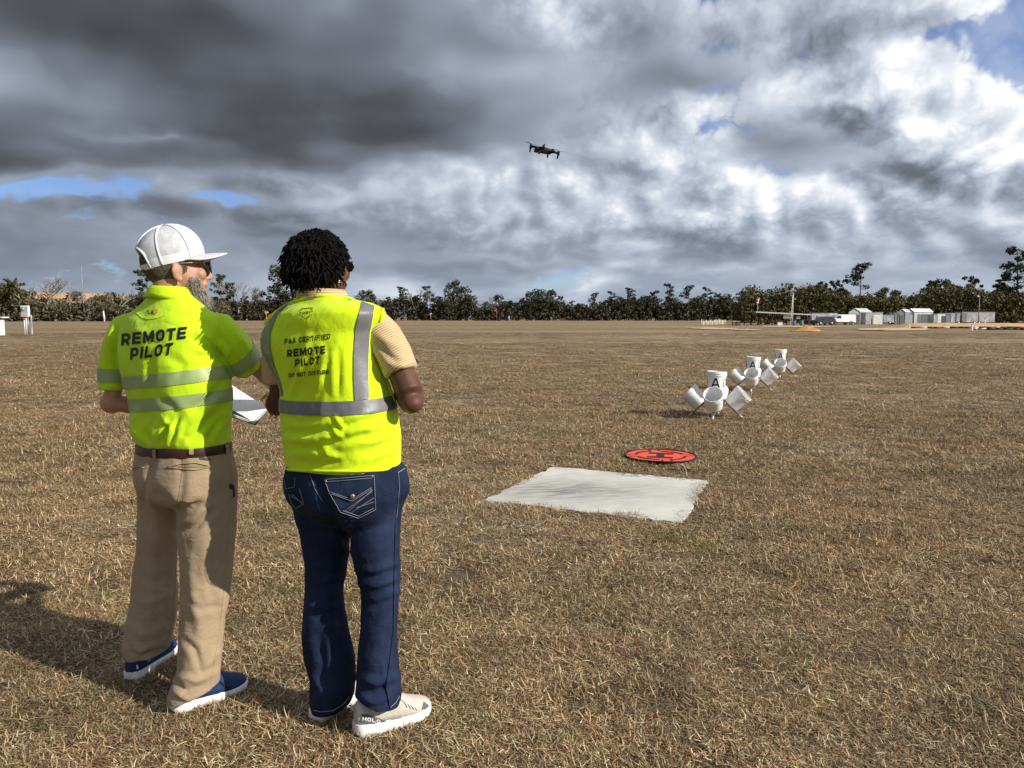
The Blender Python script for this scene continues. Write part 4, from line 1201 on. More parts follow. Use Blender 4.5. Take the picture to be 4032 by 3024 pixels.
def text_strokes(ch):
    """block capital A as polygons in a unit box"""
    return [[(0.0, 0.0), (0.20, 0.0), (0.40, 0.62), (0.5, 0.80), (0.5, 1.0), (0.38, 1.0)], [(0.5, 0.80), (0.60, 0.62), (0.80, 0.0), (1.0, 0.0), (0.62, 1.0), (0.5, 1.0)], [(0.24, 0.20), (0.76, 0.20), (0.70, 0.37), (0.30, 0.37)]]
def letter_on_pail(parent, Mx, ang, h, zc, polys, w=None, name='letter'):
    w = w or h*0.86
    bm = bmesh.new()
    for poly in polys:
        bm.faces.new([bm.verts.new((x, y, 0)) for x, y in poly])
    bmesh.ops.triangulate(bm, faces=bm.faces[:])
    for _ in range(2): bmesh.ops.subdivide_edges(bm, edges=bm.edges[:], cuts=1)
    for v in bm.verts:
        z = zc + (v.co.y - 0.5)*h; r = R0 + (R1-R0)*z/PH + 0.0015
        a = ang + (v.co.x - 0.5)*w/r
        v.co = Mx @ Vector((r*math.cos(a), r*math.sin(a), z))
    bmesh.ops.recalc_face_normals(bm, faces=bm.faces[:])
    return bm_obj(name, bm, M['letter'], parent, False)
A_POLY = text_strokes('A')
FRAME_POLY = [[(0, 0), (1, 0), (1, .12), (0, .12)], [(0, .88), (1, .88), (1, 1), (0, 1)], [(0, .12), (.16, .12), (.16, .88), (0, .88)], [(.84, .12), (1, .12), (1, .88), (.84, .88)]]
def stand(u, v, rot, label, seed):
    r = random.Random(seed)
    foot = G(u, v)
    view = Vector((foot.x, foot.y, 0)).normalized()
    c = foot + view*0.36
    t = empty('bucket_stand', (c.x, c.y, 0), label, 'bucket stand', 'white bucket test stands on the grass')
    base = math.atan2(-view.y, -view.x) + rot           # direction of the pail facing the lens
    top_z = 0.40
    for k in range(4):
        a = base + k*math.pi/2
        d = Vector((math.cos(a), math.sin(a), 0))
        p0 = Vector((c.x, c.y, 0.40)); p1 = Vector((c.x, c.y, 0)) + d*0.40
        ldir = (p1 - p0).normalized()
        q = p0.lerp(p1, 0.86)
        w = d.cross(Vector((0, 0, 1)))
        nrm = (d + Vector((0, 0, 1))).normalized()
        rot3 = Matrix((ldir, w, nrm)).transposed()
        MB().box((p0 + q)/2 - nrm*0.012, ((q - p0).length, 0.04, 0.02), rot3).build('leg', M['legbar'], t)
        MB().tube([q - nrm*0.012, p1 + Vector((0, 0, 0.0))], 0.014, 10).build('leg_tip', M['pvc'], t, True)
        ctr = p0.lerp(p1, 0.53) + nrm*0.004
        Mx = Matrix.Translation(ctr) @ Matrix((w, -ldir, nrm)).transposed().to_4x4() @ Matrix.Rotation(r.uniform(0, 3), 4, 'Z')
        pl = pail(t, Mx)
        MB().lathe([(0.0, 0.0165), (0.055, 0.0165), (0.055, 0.014)], 24, Mx).build('target_ring', M['tape'], pl)
        MB().lathe([(0.0, 0.0185), (0.045, 0.0185), (0.045, 0.0165)], 24, Mx).build('target_disc', M['green_disc'], pl)
    MB().tube([(c.x, c.y, 0.30), (c.x, c.y, 0.43)], 0.03, 10).build('hub', M['legbar'], t, True)
    tilt = Matrix.Rotation(math.radians(1.5), 4, 'Y')
    Mx = Matrix.Translation((c.x, c.y, 0.415)) @ tilt
    pl = pail(t, Mx, 'top_pail')
    letter_on_pail(pl, Mx, base, 0.135, 0.108, A_POLY, 0.130)
    letter_on_pail(pl, Mx, base + 1.30, 0.12, 0.105, FRAME_POLY, 0.09, 'marking')
    letter_on_pail(pl, Mx, base - 1.40, 0.115, 0.105, [[(0, 0), (.2, 0), (.2, 1), (0, 1)], [(.2, 0), (.7, 0), (.7, .16), (.2, .16)], [(.2, .84), (.7, .84), (.7, 1), (.2, 1)], [(.62, .16), (.84, .16), (.84, .84), (.62, .84)]], 0.09, 'marking')
stand(2817, 1655, -0.10, 'bucket stand nearest the concrete pad, its top pail marked A', 1)
stand(2962, 1543, -0.06, 'middle bucket stand of the row of three', 2)
stand(3070, 1487, 0.02, 'last bucket stand of the row, partly behind the middle one', 3)

# ---- drone
DY = 8.0
dc = P(2143, 590, DY)
M['drone'] = material('matt_black_drone', (0.006, 0.007, 0.007), 0.6, spec=0.2)
M['droneg'] = material('dark_grey_drone', (0.012, 0.014, 0.013), 0.55, spec=0.25)
M['lens'] = material('camera_glass', (0.02, 0.02, 0.025), 0.05, spec=0.8)
dr = empty('drone', dc, 'black folding camera drone hovering above the landing mat', 'drone')
k = mpx(DY)
DS = 0.86
Rd = Matrix.Rotation(math.radians(22), 3, 'Z') @ Matrix.Rotation(math.radians(8.5), 3, 'Y') @ Matrix.Rotation(math.radians(11), 3, 'X')     # nose to the right, pitched down
def D(x, y, z): return dc + Rd @ (Vector((x, y, z))*DS)
rings = []
for x, w, h0, h1 in ((-0.100, 0.030, -0.036, 0.012), (-0.092, 0.040, -0.044, 0.020), (-0.04, 0.044, -0.046, 0.028), (0.03, 0.043, -0.045, 0.031), (0.075, 0.036, -0.038, 0.026), (0.097, 0.022, -0.022, 0.012)):
    ring = []
    for i in range(16):
        a = 2*math.pi*i/16; cs, sn = math.cos(a), math.sin(a)
        yy = w*math.copysign(abs(cs)**0.55, cs); zz = (h0+h1)/2 + (h1-h0)/2*math.copysign(abs(sn)**0.55, sn)
        ring.append(D(x, yy, zz))
    rings.append(ring)
auto_smooth(MB().loft(rings).build('body', M['drone'], dr), 50)
MB().box(D(-0.082, 0, -0.020), (0.045, 0.078, 0.052), Rd).build('battery', M['droneg'], dr)
MB().ellipsoid(D(-0.055, 0, -0.050), (0.012, 0.02, 0.010), Rd).build('landing_sensor', M['lens'], dr, True)
gm = MB().ellipsoid(D(0.108, 0, 0.012), (0.020, 0.026, 0.022), Rd).build('gimbal_camera', M['droneg'], dr, True)
MB().tube([D(0.124, 0, 0.012), D(0.132, 0, 0.010)], 0.012, 14).build('lens', M['lens'], gm, True)
for i, (mx, my, front) in enumerate(((-0.135, 0.105, 0), (-0.060, -0.115, 0), (0.105, 0.115, 1), (0.150, -0.090, 1))):
    sx = -0.06 if not front else 0.07; sy = math.copysign(0.036, my)
    z0 = 0.006 if not front else -0.012
    arm = MB().tube([D(sx, sy, z0), D((sx+mx)/2, (sy+my)/2, z0 + 0.008), D(mx, my, z0 + 0.004)], [0.013, 0.011, 0.012], 8).build('arm', M['drone'], dr, True)
    MB().tube([D(mx, my, z0 - 0.014), D(mx, my, z0 + 0.032)], [0.014, 0.0135], 14).build('motor', M['droneg'], arm, True)
    MB().tube([D(mx, my, z0 - 0.01), D(mx, my, z0 - 0.060)], [0.011, 0.007], 10).build('landing_leg', M['drone'], arm, True)
    pa = [0.35, 1.25, 2.6, -0.3][i]
    for s in (0, math.pi):
        vs = []
        for j in range(9):
            rr = 0.008 + 0.095*j/8; ww = 0.0105*math.sin(math.pi*(0.18 + 0.80*j/8)); a = pa + s
            lx, ly = math.cos(a), math.sin(a)
            zz = z0 + 0.035 + 0.006*(j/8)**2
            vs += [D(mx + lx*rr - ly*ww, my + ly*rr + lx*ww, zz + ww*0.22), D(mx + lx*rr + ly*ww, my + ly*rr - lx*ww, zz - ww*0.22)]
        top = [(2*j, 2*j+1, 2*j+3, 2*j+2) for j in range(8)]
        mesh_obj('propeller_blade', vs, top, M['drone'], arm)
# ================================================================== people: building tools
def hivis_mat(name, base, mesh_weave=False):
    m = bpy.data.materials.new(name); m.use_nodes = True
    gg = Graph(m.node_tree)
    bs = gg.new('ShaderNodeBsdfPrincipled'); oo = gg.new('ShaderNodeOutputMaterial'); gg.t.links.new(bs.outputs[0], oo.inputs[0])
    co = S(gg, gg.new('ShaderNodeNewGeometry').outputs['Position'])
    n1 = gg.noise(co, 9.0, 4, 0.6)
    col = gg.mix(gg.smooth(n1, 0.3, 0.7), tuple(c * 0.93 for c in base), base)
    h = gg.noise(co, 240.0, 2, 0.5)
    if mesh_weave:
        v = gg.voronoi(gg.vmath('MULTIPLY', co, (1.0, 1.0, 1.3)), 190.0)
        hole = gg.smooth(v, 0.10, 0.34)
        col = gg.mix((1.0 - hole) * 0.55, col, tuple(c * 0.45 for c in base))
        h = hole
    gg.put(bs.inputs['Base Color'], col)
    bs.inputs['Roughness'].default_value = 0.75; bs.inputs['Specular IOR Level'].default_value = 0.2
    bs.inputs['Sheen Weight'].default_value = 0.15
    bp = gg.new('ShaderNodeBump'); bp.inputs['Strength'].default_value = 0.5; bp.inputs['Distance'].default_value = 0.002
    big = gg.noise(gg.vmath('MULTIPLY', co, (1.0, 1.0, 0.6)), 26.0, 3, 0.55)
    crease = gg.math('ABSOLUTE', gg.noise(gg.vmath('MULTIPLY', co, (1.0, 1.0, 0.7)), 15.0, 2, 0.5, 0.6) - 0.5)
    crease2 = gg.math('ABSOLUTE', gg.noise(gg.vmath('MULTIPLY', co, (0.8, 0.8, 1.3)), 8.0, 1, 0.5, 0.8) - 0.5)
    gg.put(bp.inputs['Height'], big * 2.0 + h * 0.3 + crease * 5.0 + crease2 * 7.0); gg.t.links.new(bp.outputs[0], bs.inputs['Normal'])
    return m
HV1 = (0.55, 0.83, 0.010); HV2 = (0.62, 0.86, 0.006)
M['shirt_hv'] = hivis_mat('hi_vis_polo_knit', HV1)
M['vest_hv'] = hivis_mat('hi_vis_vest_mesh', HV2, True)
M['vest_trim'] = material('hi_vis_binding', (0.66, 0.90, 0.01), 0.6)
M['collar_hv'] = material('hi_vis_collar_rib', HV1, 0.75, 0.08, 30, 0.0012, 160)
M['print'] = material('black_print', (0.016, 0.017, 0.018), 0.55, 0.2, 200)
M['tape_grey'] = material('silver_reflective_tape', (0.150, 0.153, 0.160), 0.45, 0.12, 12, 0.002, 22, spec=0.5)
def striped(name, c1, c2, vec, width, duty, rough=0.6, use='Position', warp=0.0):
    m = bpy.data.materials.new(name); m.use_nodes = True
    gg = Graph(m.node_tree)
    bs = gg.new('ShaderNodeBsdfPrincipled'); oo = gg.new('ShaderNodeOutputMaterial'); gg.t.links.new(bs.outputs[0], oo.inputs[0])
    if use == 'Position': co = S(gg, gg.new('ShaderNodeNewGeometry').outputs['Position'])
    else:
        at = gg.new('ShaderNodeAttribute'); at.attribute_name = use; co = S(gg, at.outputs['Vector'])
    x = gg.vmath('DOT_PRODUCT', co, vec)
    if warp: x = x + (gg.noise(co, 14.0, 2, 0.5) - 0.5) * warp
    f = gg.math('FRACT', x / width)
    k = gg.smooth(gg.math('ABSOLUTE', f - 0.5), duty * 0.5 - 0.06, duty * 0.5 + 0.06)
    gg.put(bs.inputs['Base Color'], gg.mix(k, c1, c2))
    bs.inputs['Roughness'].default_value = rough
    return m
M['tape_striped'] = striped('segmented_reflective_tape', (0.20, 0.225, 0.245), HV1, (0.85, 0.2, -0.75), 0.0088, 0.66, 0.45)
M['khaki'] = material('khaki_twill', (0.335, 0.255, 0.162), 0.85, 0.08, 7, 0.0022, 55, spec=0.2, sheen=0.1)
M['belt'] = material('brown_leather', (0.045, 0.020, 0.014), 0.4, 0.3, 30, 0.001, 120, spec=0.45)
M['denim'] = material('dark_denim', (0.017, 0.028, 0.066), 0.85, 0.5, 5.5, 0.0010, 260, spec=0.15, alt=(0.0065, 0.0115, 0.031), stretch=(1.6, 1.6, 0.8))
M['stitch'] = material('pale_stitching', (0.20, 0.22, 0.26), 0.8)
M['skin_l'] = material('fair_skin', (0.46, 0.235, 0.155), 0.5, 0.12, 30, 0.0008, 120, spec=0.4, sss=0.08)
M['skin_tan'] = material('tanned_arm_skin', (0.30, 0.145, 0.085), 0.5, 0.12, 20, 0.0008, 120, spec=0.4)
M['skin_d'] = material('dark_brown_skin', (0.098, 0.043, 0.026), 0.55, 0.2, 25, 0.0006, 120, spec=0.3)
M['hair_b'] = material('black_twisted_hair', (0.0035, 0.0032, 0.0032), 0.7, spec=0.12)
M['hair_g'] = material('greying_brown_hair', (0.085, 0.068, 0.058), 0.8, 0.6, 160, 0.002, 260)
M['beard'] = material('grey_beard_hair', (0.34, 0.295, 0.26), 0.7, 0.5, 60)
M['cap_mesh'] = material('white_cap_mesh', (0.52, 0.53, 0.56), 0.7, 0.12, 40, 0.0015, 500)
M['cap_white'] = material('white_cap_cotton', (0.74, 0.74, 0.76), 0.7, 0.05, 20, 0.0006, 300)
M['cap_brim'] = material('pale_grey_brim', (0.55, 0.55, 0.58), 0.7, 0.05, 20, 0.0006, 300)
M['navy_knit'] = material('navy_running_knit', (0.012, 0.035, 0.115), 0.7, 0.25, 60, 0.001, 300)
M['navy_dark'] = material('dark_navy_overlay', (0.010, 0.016, 0.030), 0.4)
M['sole_white'] = material('white_foam_sole', (0.74, 0.73, 0.70), 0.6, 0.08, 30)
M['shoe_cream'] = material('cream_shoe_mesh', (0.52, 0.48, 0.42), 0.75, 0.12, 90, 0.001, 320)
M['shoe_grey'] = material('grey_shoe_overlay', (0.105, 0.115, 0.13), 0.5)
M['shoe_taupe'] = material('taupe_shoe_overlay', (0.33, 0.30, 0.27), 0.6)
M['shades'] = material('sunglass_lens', (0.006, 0.008, 0.018), 0.06, spec=0.7)
M['goldwire'] = material('thin_metal_frame', (0.45, 0.38, 0.28), 0.3, metal=0.9)
M['earring'] = material('silver_earring', (0.85, 0.85, 0.87), 0.12, metal=1.0)
M['paper'] = material('white_paper', (0.80, 0.80, 0.82), 0.7, 0.04, 9)
M['brass'] = material('old_brass_rivet', (0.42, 0.34, 0.24), 0.35, metal=0.9)
M['stripe_shirt'] = striped('tan_striped_polo', (0.60, 0.45, 0.24), (0.33, 0.225, 0.115), (0.0, 0.0, 1.0), 0.0082, 0.64, 0.75, 'stripe')

def add_creases(name, dist, s1, s2):
    gg, bs, co = m_graphs[name]
    pos = S(gg, gg.new('ShaderNodeNewGeometry').outputs['Position'])
    bn = gg.new('ShaderNodeBump'); bn.inputs['Strength'].default_value = 0.8; bn.inputs['Distance'].default_value = dist
    a = gg.math('ABSOLUTE', gg.noise(gg.vmath('MULTIPLY', pos, (0.8, 0.8, 1.5)), s1, 2, 0.5, 0.7) - 0.5)
    b = gg.math('ABSOLUTE', gg.noise(gg.vmath('MULTIPLY', pos, (1.0, 1.0, 0.7)), s2, 1, 0.5, 0.5) - 0.5)
    gg.put(bn.inputs['Height'], a * 3.0 + b * 4.0 + gg.noise(pos, 180.0, 2, 0.5) * 0.25)
    gg.t.links.new(bn.outputs[0], bs.inputs['Normal'])
add_creases('khaki_twill', 0.0028, 16.0, 8.0)
add_creases('dark_denim', 0.0026, 18.0, 9.0)
def ring(v, uL, uR, Y, asp=0.66, psi=0.0, n=40, pw=2.3, tilt=0.0, dv=0.0):
    """horizontal body section whose outline spans uL..uR on photo row v"""
    a, b = P(uL, v, Y), P(uR, v, Y)
    c = (a + b) / 2; w = (b - a).length / 2
    A = w / math.sqrt(math.cos(psi)**2 + (asp*math.sin(psi))**2)
    out = []
    for k in range(n):
        t = 2*math.pi*k/n; cs, sn = math.cos(t), math.sin(t)
        x = A*math.copysign(abs(cs)**(2/pw), cs); y = A*asp*math.copysign(abs(sn)**(2/pw), sn)
        X = x*math.cos(psi) + y*math.sin(psi); Yy = -x*math.sin(psi) + y*math.cos(psi)
        out.append(Vector((c.x + X, c.y + Yy, c.z + tilt*X)))
    return out
def lerp_rings(rows, psi, slim=1.0):
    """rows: (v, uL, uR, Y, asp[, tilt]) -> rings, densified"""
    R_ = []
    for i in range(len(rows)-1):
        a, b = rows[i], rows[i+1]
        n = max(1, int(abs(a[0]-b[0]) / 18))
        for k in range(n):
            t = k/n
            r = [a[j]*(1-t) + b[j]*t for j in range(5)]
            m_ = (r[1]+r[2])/2; r[1], r[2] = m_ + (r[1]-m_)*slim, m_ + (r[2]-m_)*slim
            R_.append(ring(r[0], r[1], r[2], r[3], r[4], psi))
    r = rows[-1]; R_.append(ring(r[0], r[1], r[2], r[3], r[4], psi))
    return R_
def vnormals(vs, fs):
    tri = []
    for f in fs:
        for k in range(1, len(f)-1): tri.append((f[0], f[k], f[k+1]))
    tri = np.array(tri)
    n = np.cross(vs[tri[:, 1]] - vs[tri[:, 0]], vs[tri[:, 2]] - vs[tri[:, 0]])
    out = np.zeros_like(vs)
    for k in range(3): np.add.at(out, tri[:, k], n)
    return out / (np.linalg.norm(out, axis=1)[:, None] + 1e-12)
def seg_dist(u, v, pts):
    best = np.full(len(u), 1e9); sgn = np.zeros(len(u)); along = np.zeros(len(u)); tot = len(pts)-1
    for i in range(len(pts)-1):
        (ax, ay), (bx_, by_) = pts[i], pts[i+1]
        dx_, dy_ = bx_-ax, by_-ay; L2 = dx_*dx_ + dy_*dy_
        t = np.clip(((u-ax)*dx_ + (v-ay)*dy_)/L2, 0, 1)
        d_ = np.hypot(u-ax-t*dx_, v-ay-t*dy_)
        m = d_ < best
        best[m] = d_[m]; sgn[m] = np.sign((u-ax)*dy_ - (v-ay)*dx_)[m]; along[m] = ((i + t)/tot)[m]
    return best, sgn, along
def folds(vs, fs, strokes, back=False):
    """press creases into cloth: each stroke is a photo polyline with a width in pixels and a height in metres"""
    n = vnormals(vs, fs)
    u, v = pix(vs)
    tocam = np.array([0, 0, CAMZ]) - vs; tocam /= np.linalg.norm(tocam, axis=1)[:, None]
    face = np.clip(((n*tocam).sum(1) + 0.25)/0.6, 0, 1)
    disp = np.zeros(len(vs))
    for pts, w, amp in strokes:
        d_, s, al = seg_dist(u, v, pts)
        taper = np.sin(np.pi*np.clip(al*0.84 + 0.08, 0, 1))**0.7
        sharp = np.exp(-(d_/w)**2) - 0.45*np.exp(-((d_ - 1.6*w)/(1.1*w))**2)
        disp += amp*sharp*taper
    return vs + n*(disp*face)[:, None]
def wrinkle(vs, fs, amp, scale, stretch=(1, 1, 1), seed=0.0, ridge=True):
    n = vnormals(vs, fs)
    d_ = np.empty(len(vs))
    for i, p in enumerate(vs):
        q = Vector((p[0]*scale*stretch[0] + seed, p[1]*scale*stretch[1], p[2]*scale*stretch[2]))
        w = mnoise.noise(q) + 0.5*mnoise.noise(q*2.1)
        d_[i] = (0.45 - abs(w))*1.2 if ridge else w
    return vs + n*(amp*d_)[:, None]
def bvh_of(vs, fs): return BVHTree.FromPolygons([tuple(v) for v in vs], [tuple(f) for f in fs])
def hit(bvh, u, v, off=0.002, maxd=12):
    r = ray(u, v).normalized()
    loc, nrm, idx, dist = bvh.ray_cast(Vector((0, 0, CAMZ)), r, maxd)
    if loc is None: return None
    if nrm.dot(r) > 0: nrm = -nrm
    return loc + nrm*off*0.5 - r*off*0.6
def near(bvh, p, off):
    loc, nrm, idx, dist = bvh.find_nearest(p)
    return loc + nrm*off
def decal_grid(name, left, right, bvh, mat, parent, off=0.003, nx=6, ny=40):
    """strip of cloth between two photo polylines, laid onto the surface below"""
    def samp(pl, t):
        L = [0]
        for a, b in zip(pl, pl[1:]): L.append(L[-1] + math.hypot(b[0]-a[0], b[1]-a[1]))
        d_ = t*L[-1]
        for i in range(len(pl)-1):
            if d_ <= L[i+1] or i == len(pl)-2:
                f = (d_-L[i])/(L[i+1]-L[i]); return pl[i][0]*(1-f)+pl[i+1][0]*f, pl[i][1]*(1-f)+pl[i+1][1]*f
    pts, idx = [], {}
    for j in range(ny+1):
        a, b = samp(left, j/ny), samp(right, j/ny)
        for i in range(nx+1):
            f = i/nx
            p = hit(bvh, a[0]*(1-f)+b[0]*f, a[1]*(1-f)+b[1]*f, off)
            if p is not None: idx[(j, i)] = len(pts); pts.append(p)
    fs = [(idx[(j, i)], idx[(j, i+1)], idx[(j+1, i+1)], idx[(j+1, i)]) for j in range(ny) for i in range(nx) if all(k in idx for k in ((j, i), (j, i+1), (j+1, i+1), (j+1, i)))]
    return mesh_obj(name, pts, fs, mat, parent)
def decal_line(name, pl, w, bvh, mat, parent, off=0.0025, step=6):
    pts = []
    for a, b in zip(pl, pl[1:]):
        n = max(1, int(math.hypot(b[0]-a[0], b[1]-a[1])/step))
        for k in range(n): pts.append((a[0]+(b[0]-a[0])*k/n, a[1]+(b[1]-a[1])*k/n))
    pts.append(pl[-1])
    q = [h for h in (hit(bvh, u, v, off) for u, v in pts) if h is not None]
    if len(q) < 2: return None
    q = [q[0]] + [b for a, b in zip(q, q[1:]) if (b-a).length < 0.05]
    if len(q) < 2: return None
    return MB().tube(q, w, 5).build(name, mat, parent, True)
def glyph(ch, h, W=0.82):
    """block capitals as thick centre lines: list of (points, closed) in a box of width W and height 1"""
    x0, x1, y0, y1, m = h, W-h, h, 1-h, 0.5
    def arc(cx, cy, rx, ry, a0, a1, n=7): return [(cx + rx*math.cos(math.radians(a0+(a1-a0)*i/n)), cy + ry*math.sin(math.radians(a0+(a1-a0)*i/n))) for i in range(n+1)]
    k = min(0.26, (x1-x0)/2)
    V = lambda x: [(x, 0), (x, 1)]
    def bowl(yb, yt, xr=x1): 
        r = (yt-yb)/2; rr = min(r, 0.24)
        return [(x0, yt), (xr-rr, yt)] + arc(xr-rr, yt-rr, rr, rr, 90, 0) + arc(xr-rr, yb+rr, rr, rr, 0, -90) + [(x0, yb)]
    rr_ = arc(x1-k, y1-k, k, k, 0, 90) + arc(x0+k, y1-k, k, k, 90, 180) + arc(x0+k, y0+k, k, k, 180, 270) + arc(x1-k, y0+k, k, k, 270, 360)
    return {'E': [V(x0), [(x0, y1), (W, y1)], [(x0, m), (W*0.94, m)], [(x0, y0), (W, y0)]], 'F': [V(x0), [(x0, y1), (W, y1)], [(x0, m-0.02), (W*0.92, m-0.02)]],
            'R': [V(x0), bowl(0.40, y1), [(W*0.48, 0.42), (W-h*0.9, 0)]], 'P': [V(x0), bowl(0.36, y1)], 'B': [V(x0), bowl(0.52, y1, x1*0.95), bowl(y0, 0.52)], 'D': [V(x0), bowl(y0, y1)],
            'M': [[(x0, 0), (x0, 1)], [(x0, 0.98), (W*0.5, 0.22), (x1, 0.98)], [(x1, 1), (x1, 0)]], 'N': [V(x0), [(x0, 0.97), (x1, 0.03)], V(x1)], 'H': [V(x0), V(x1), [(x0, m), (x1, m)]],
            'O': [rr_ + [rr_[0], rr_[1]]], 'C': [arc(x1-k, y1-k, k, k, 5, 90) + arc(x0+k, y1-k, k, k, 90, 180) + arc(x0+k, y0+k, k, k, 180, 270) + arc(x1-k, y0+k, k, k, 270, 355)],
            'U': [[(x0, 1)] + arc(x0+k, y0+k, k, k, 180, 270) + arc(x1-k, y0+k, k, k, 270, 360) + [(x1, 1)]], 'T': [[(0, y1), (W, y1)], [(W/2, 0), (W/2, y1)]], 'I': [V(W/2)], 'L': [V(x0), [(x0, y0), (W, y0)]],
            'A': [[(h*0.7, 0), (W/2, 0.97), (W-h*0.7, 0)], [(W*0.2, 0.27), (W*0.8, 0.27)]], '1': [V(W*0.6), [(W*0.2, 0.8), (W*0.6, 0.93)]], '.': [[(W/2, 0), (W/2, 2*h)]],
            'S': [arc(x1-0.24, y1-0.24, 0.24, 0.24, 5, 90, 5) + arc(x0+0.2, y1-0.22, 0.2, 0.22, 90, 250, 6) + arc(x1-0.2, y0+0.24, 0.2, 0.26, 70, -90, 6) + arc(x0+0.22, y0+0.22, 0.22, 0.22, 270, 185, 5)],
            '5': [[(W, y1), (x0, y1), (x0, 0.56), (W*0.55, 0.58)] + arc(x1-0.26, 0.33, 0.26, 0.24, 80, -90, 6) + [(x0, y0)]]}.get(ch, [])
def text_decal(name, txt, quad, bvh, mat, parent, weight=0.22, off=0.0025, gap=0.20):
    """block lettering mapped into the photo quadrilateral (top-left, top-right, bottom-right, bottom-left) and laid on the cloth; each letter is one mesh"""
    wid = {'I': 0.30, '.': 0.25, '1': 0.45, 'M': 1.0, ' ': 0.35}
    x = 0.0; items = []
    for ch in txt:
        W_ = wid.get(ch, 0.80); items.append((ch, x, W_)); x += W_ + gap
    tot = x - gap
    tl, tr, br, bl = quad
    def to_px(fx, fy): return ((bl[0]*(1-fx)+br[0]*fx)*(1-fy) + (tl[0]*(1-fx)+tr[0]*fx)*fy, (bl[1]*(1-fx)+br[1]*fx)*(1-fy) + (tl[1]*(1-fx)+tr[1]*fx)*fy)
    last = None
    for ch, xo, W_ in items:
        vs_, fs_ = [], []
        for pl in glyph(ch, weight/2, W_):
            q = []
            for a, b in zip(pl, pl[1:]):
                n = max(1, int(math.hypot(b[0]-a[0], b[1]-a[1])/0.14))
                q += [(a[0]+(b[0]-a[0])*i/n, a[1]+(b[1]-a[1])*i/n) for i in range(n)]
            q.append(pl[-1])
            prev = None
            for i, (cx, cy) in enumerate(q):
                a, b = q[max(0, i-1)], q[min(len(q)-1, i+1)]
                dx_, dy_ = b[0]-a[0], b[1]-a[1]; l_ = math.hypot(dx_, dy_) or 1; nx_, ny_ = -dy_/l_*weight/2, dx_/l_*weight/2
                c1, c2 = math.atan2(q[i][1]-a[1], q[i][0]-a[0]), math.atan2(b[1]-q[i][1], b[0]-q[i][0])
                mt = 1.0
                if 0 < i < len(q)-1: mt = min(1.8, 1/max(0.4, abs(math.cos((c2-c1)/2))))
                row = []
                for sgn in (-1, 0, 1):
                    p = hit(bvh, *to_px((xo + cx + sgn*nx_*mt)/tot, cy + sgn*ny_*mt), off)
                    row.append(p)
                if all(p is not None for p in row):
                    k0 = len(vs_); vs_ += row
                    if prev is not None: fs_ += [(prev, prev+1, k0+1, k0), (prev+1, prev+2, k0+2, k0+1)]
                    prev = k0
                else: prev = None
        if vs_: last = mesh_obj(name, vs_, fs_, mat, parent, False)
    return last
def slab(name, vs, fs, planes, mat, parent, off=0.003, keep=None, smooth=True):
    """piece of a cloth surface between planes (point, normal pointing to the side that is kept), lifted outwards"""
    bm = bmesh.new()
    bv = [bm.verts.new(v) for v in vs]
    for f in fs:
        try: bm.faces.new([bv[i] for i in f])
        except ValueError: pass
    for co, no in planes:
        bmesh.ops.bisect_plane(bm, geom=bm.verts[:]+bm.edges[:]+bm.faces[:], dist=1e-6, plane_co=co, plane_no=no, clear_inner=True, clear_outer=False)
    if keep:
        dead = [f for f in bm.faces if not keep(f.calc_center_median())]
        if dead: bmesh.ops.delete(bm, geom=dead, context='FACES')
    bm.normal_update()
    for v in bm.verts: v.co += v.normal*off
    return bm_obj(name, bm, mat, parent, smooth)
def trim(o, cuts):
    """cut garment ends off cleanly: cuts are (test on x, point, normal of the kept side)"""
    bm = bmesh.new(); bm.from_mesh(o.data)
    for test, co, no in cuts:
        fsel = [f for f in bm.faces if test(f.calc_center_median())]
        gsel = list({v for f in fsel for v in f.verts}) + list({e for f in fsel for e in f.edges}) + fsel
        bmesh.ops.bisect_plane(bm, geom=gsel, dist=1e-6, plane_co=co, plane_no=no, clear_inner=True, clear_outer=False)
    bm.to_mesh(o.data); bm.free(); o.data.update()
def finger(mb, base, d1, up, L, r, curl):
    """three-joint finger bending towards -up"""
    p = Vector(base); d_ = Vector(d1).normalized(); ax = d_.cross(Vector(up)).normalized()
    pts, rad = [p.copy()], [r]
    for k, f in enumerate((0.45, 0.32, 0.23)):
        d_ = Matrix.Rotation(-curl*(0.6 if k == 0 else 1.0), 3, ax) @ d_
        p = p + d_*L*f; pts.append(p.copy()); rad.append(r*(0.95-0.12*k))
    mb.tube(pts, rad, 10)
    mb.ellipsoid(pts[-1], (rad[-1],)*3, None, 8, 6)
def hand(mb, wrist, fwd, palm_n, side, curl=0.7, s=1.0):
    """palm with five separate fingers; palm_n points out of the back of the hand, side = thumb side"""
    fwd = Vector(fwd).normalized(); up = Vector(palm_n); up = (up - fwd*up.dot(fwd)).normalized(); lat = Vector(side); lat = (lat - fwd*lat.dot(fwd) - up*lat.dot(up)).normalized()
    rot = Matrix((lat, fwd, up)).transposed()
    mb.ellipsoid(wrist + fwd*0.048*s, (0.043*s, 0.058*s, 0.017*s), rot, 16, 10)
    for k, (x, L) in enumerate(((0.031, 0.074), (0.011, 0.082), (-0.010, 0.076), (-0.030, 0.060))):
        finger(mb, wrist + fwd*(0.088 - 0.006*abs(k-1))*s + lat*x*s, fwd + lat*x*1.2, up, L*s, 0.0088*s, curl)
    finger(mb, wrist + fwd*0.030*s + lat*0.036*s, fwd*0.8 + lat*0.75 - up*0.25, up, 0.066*s, 0.010*s, curl*0.5)
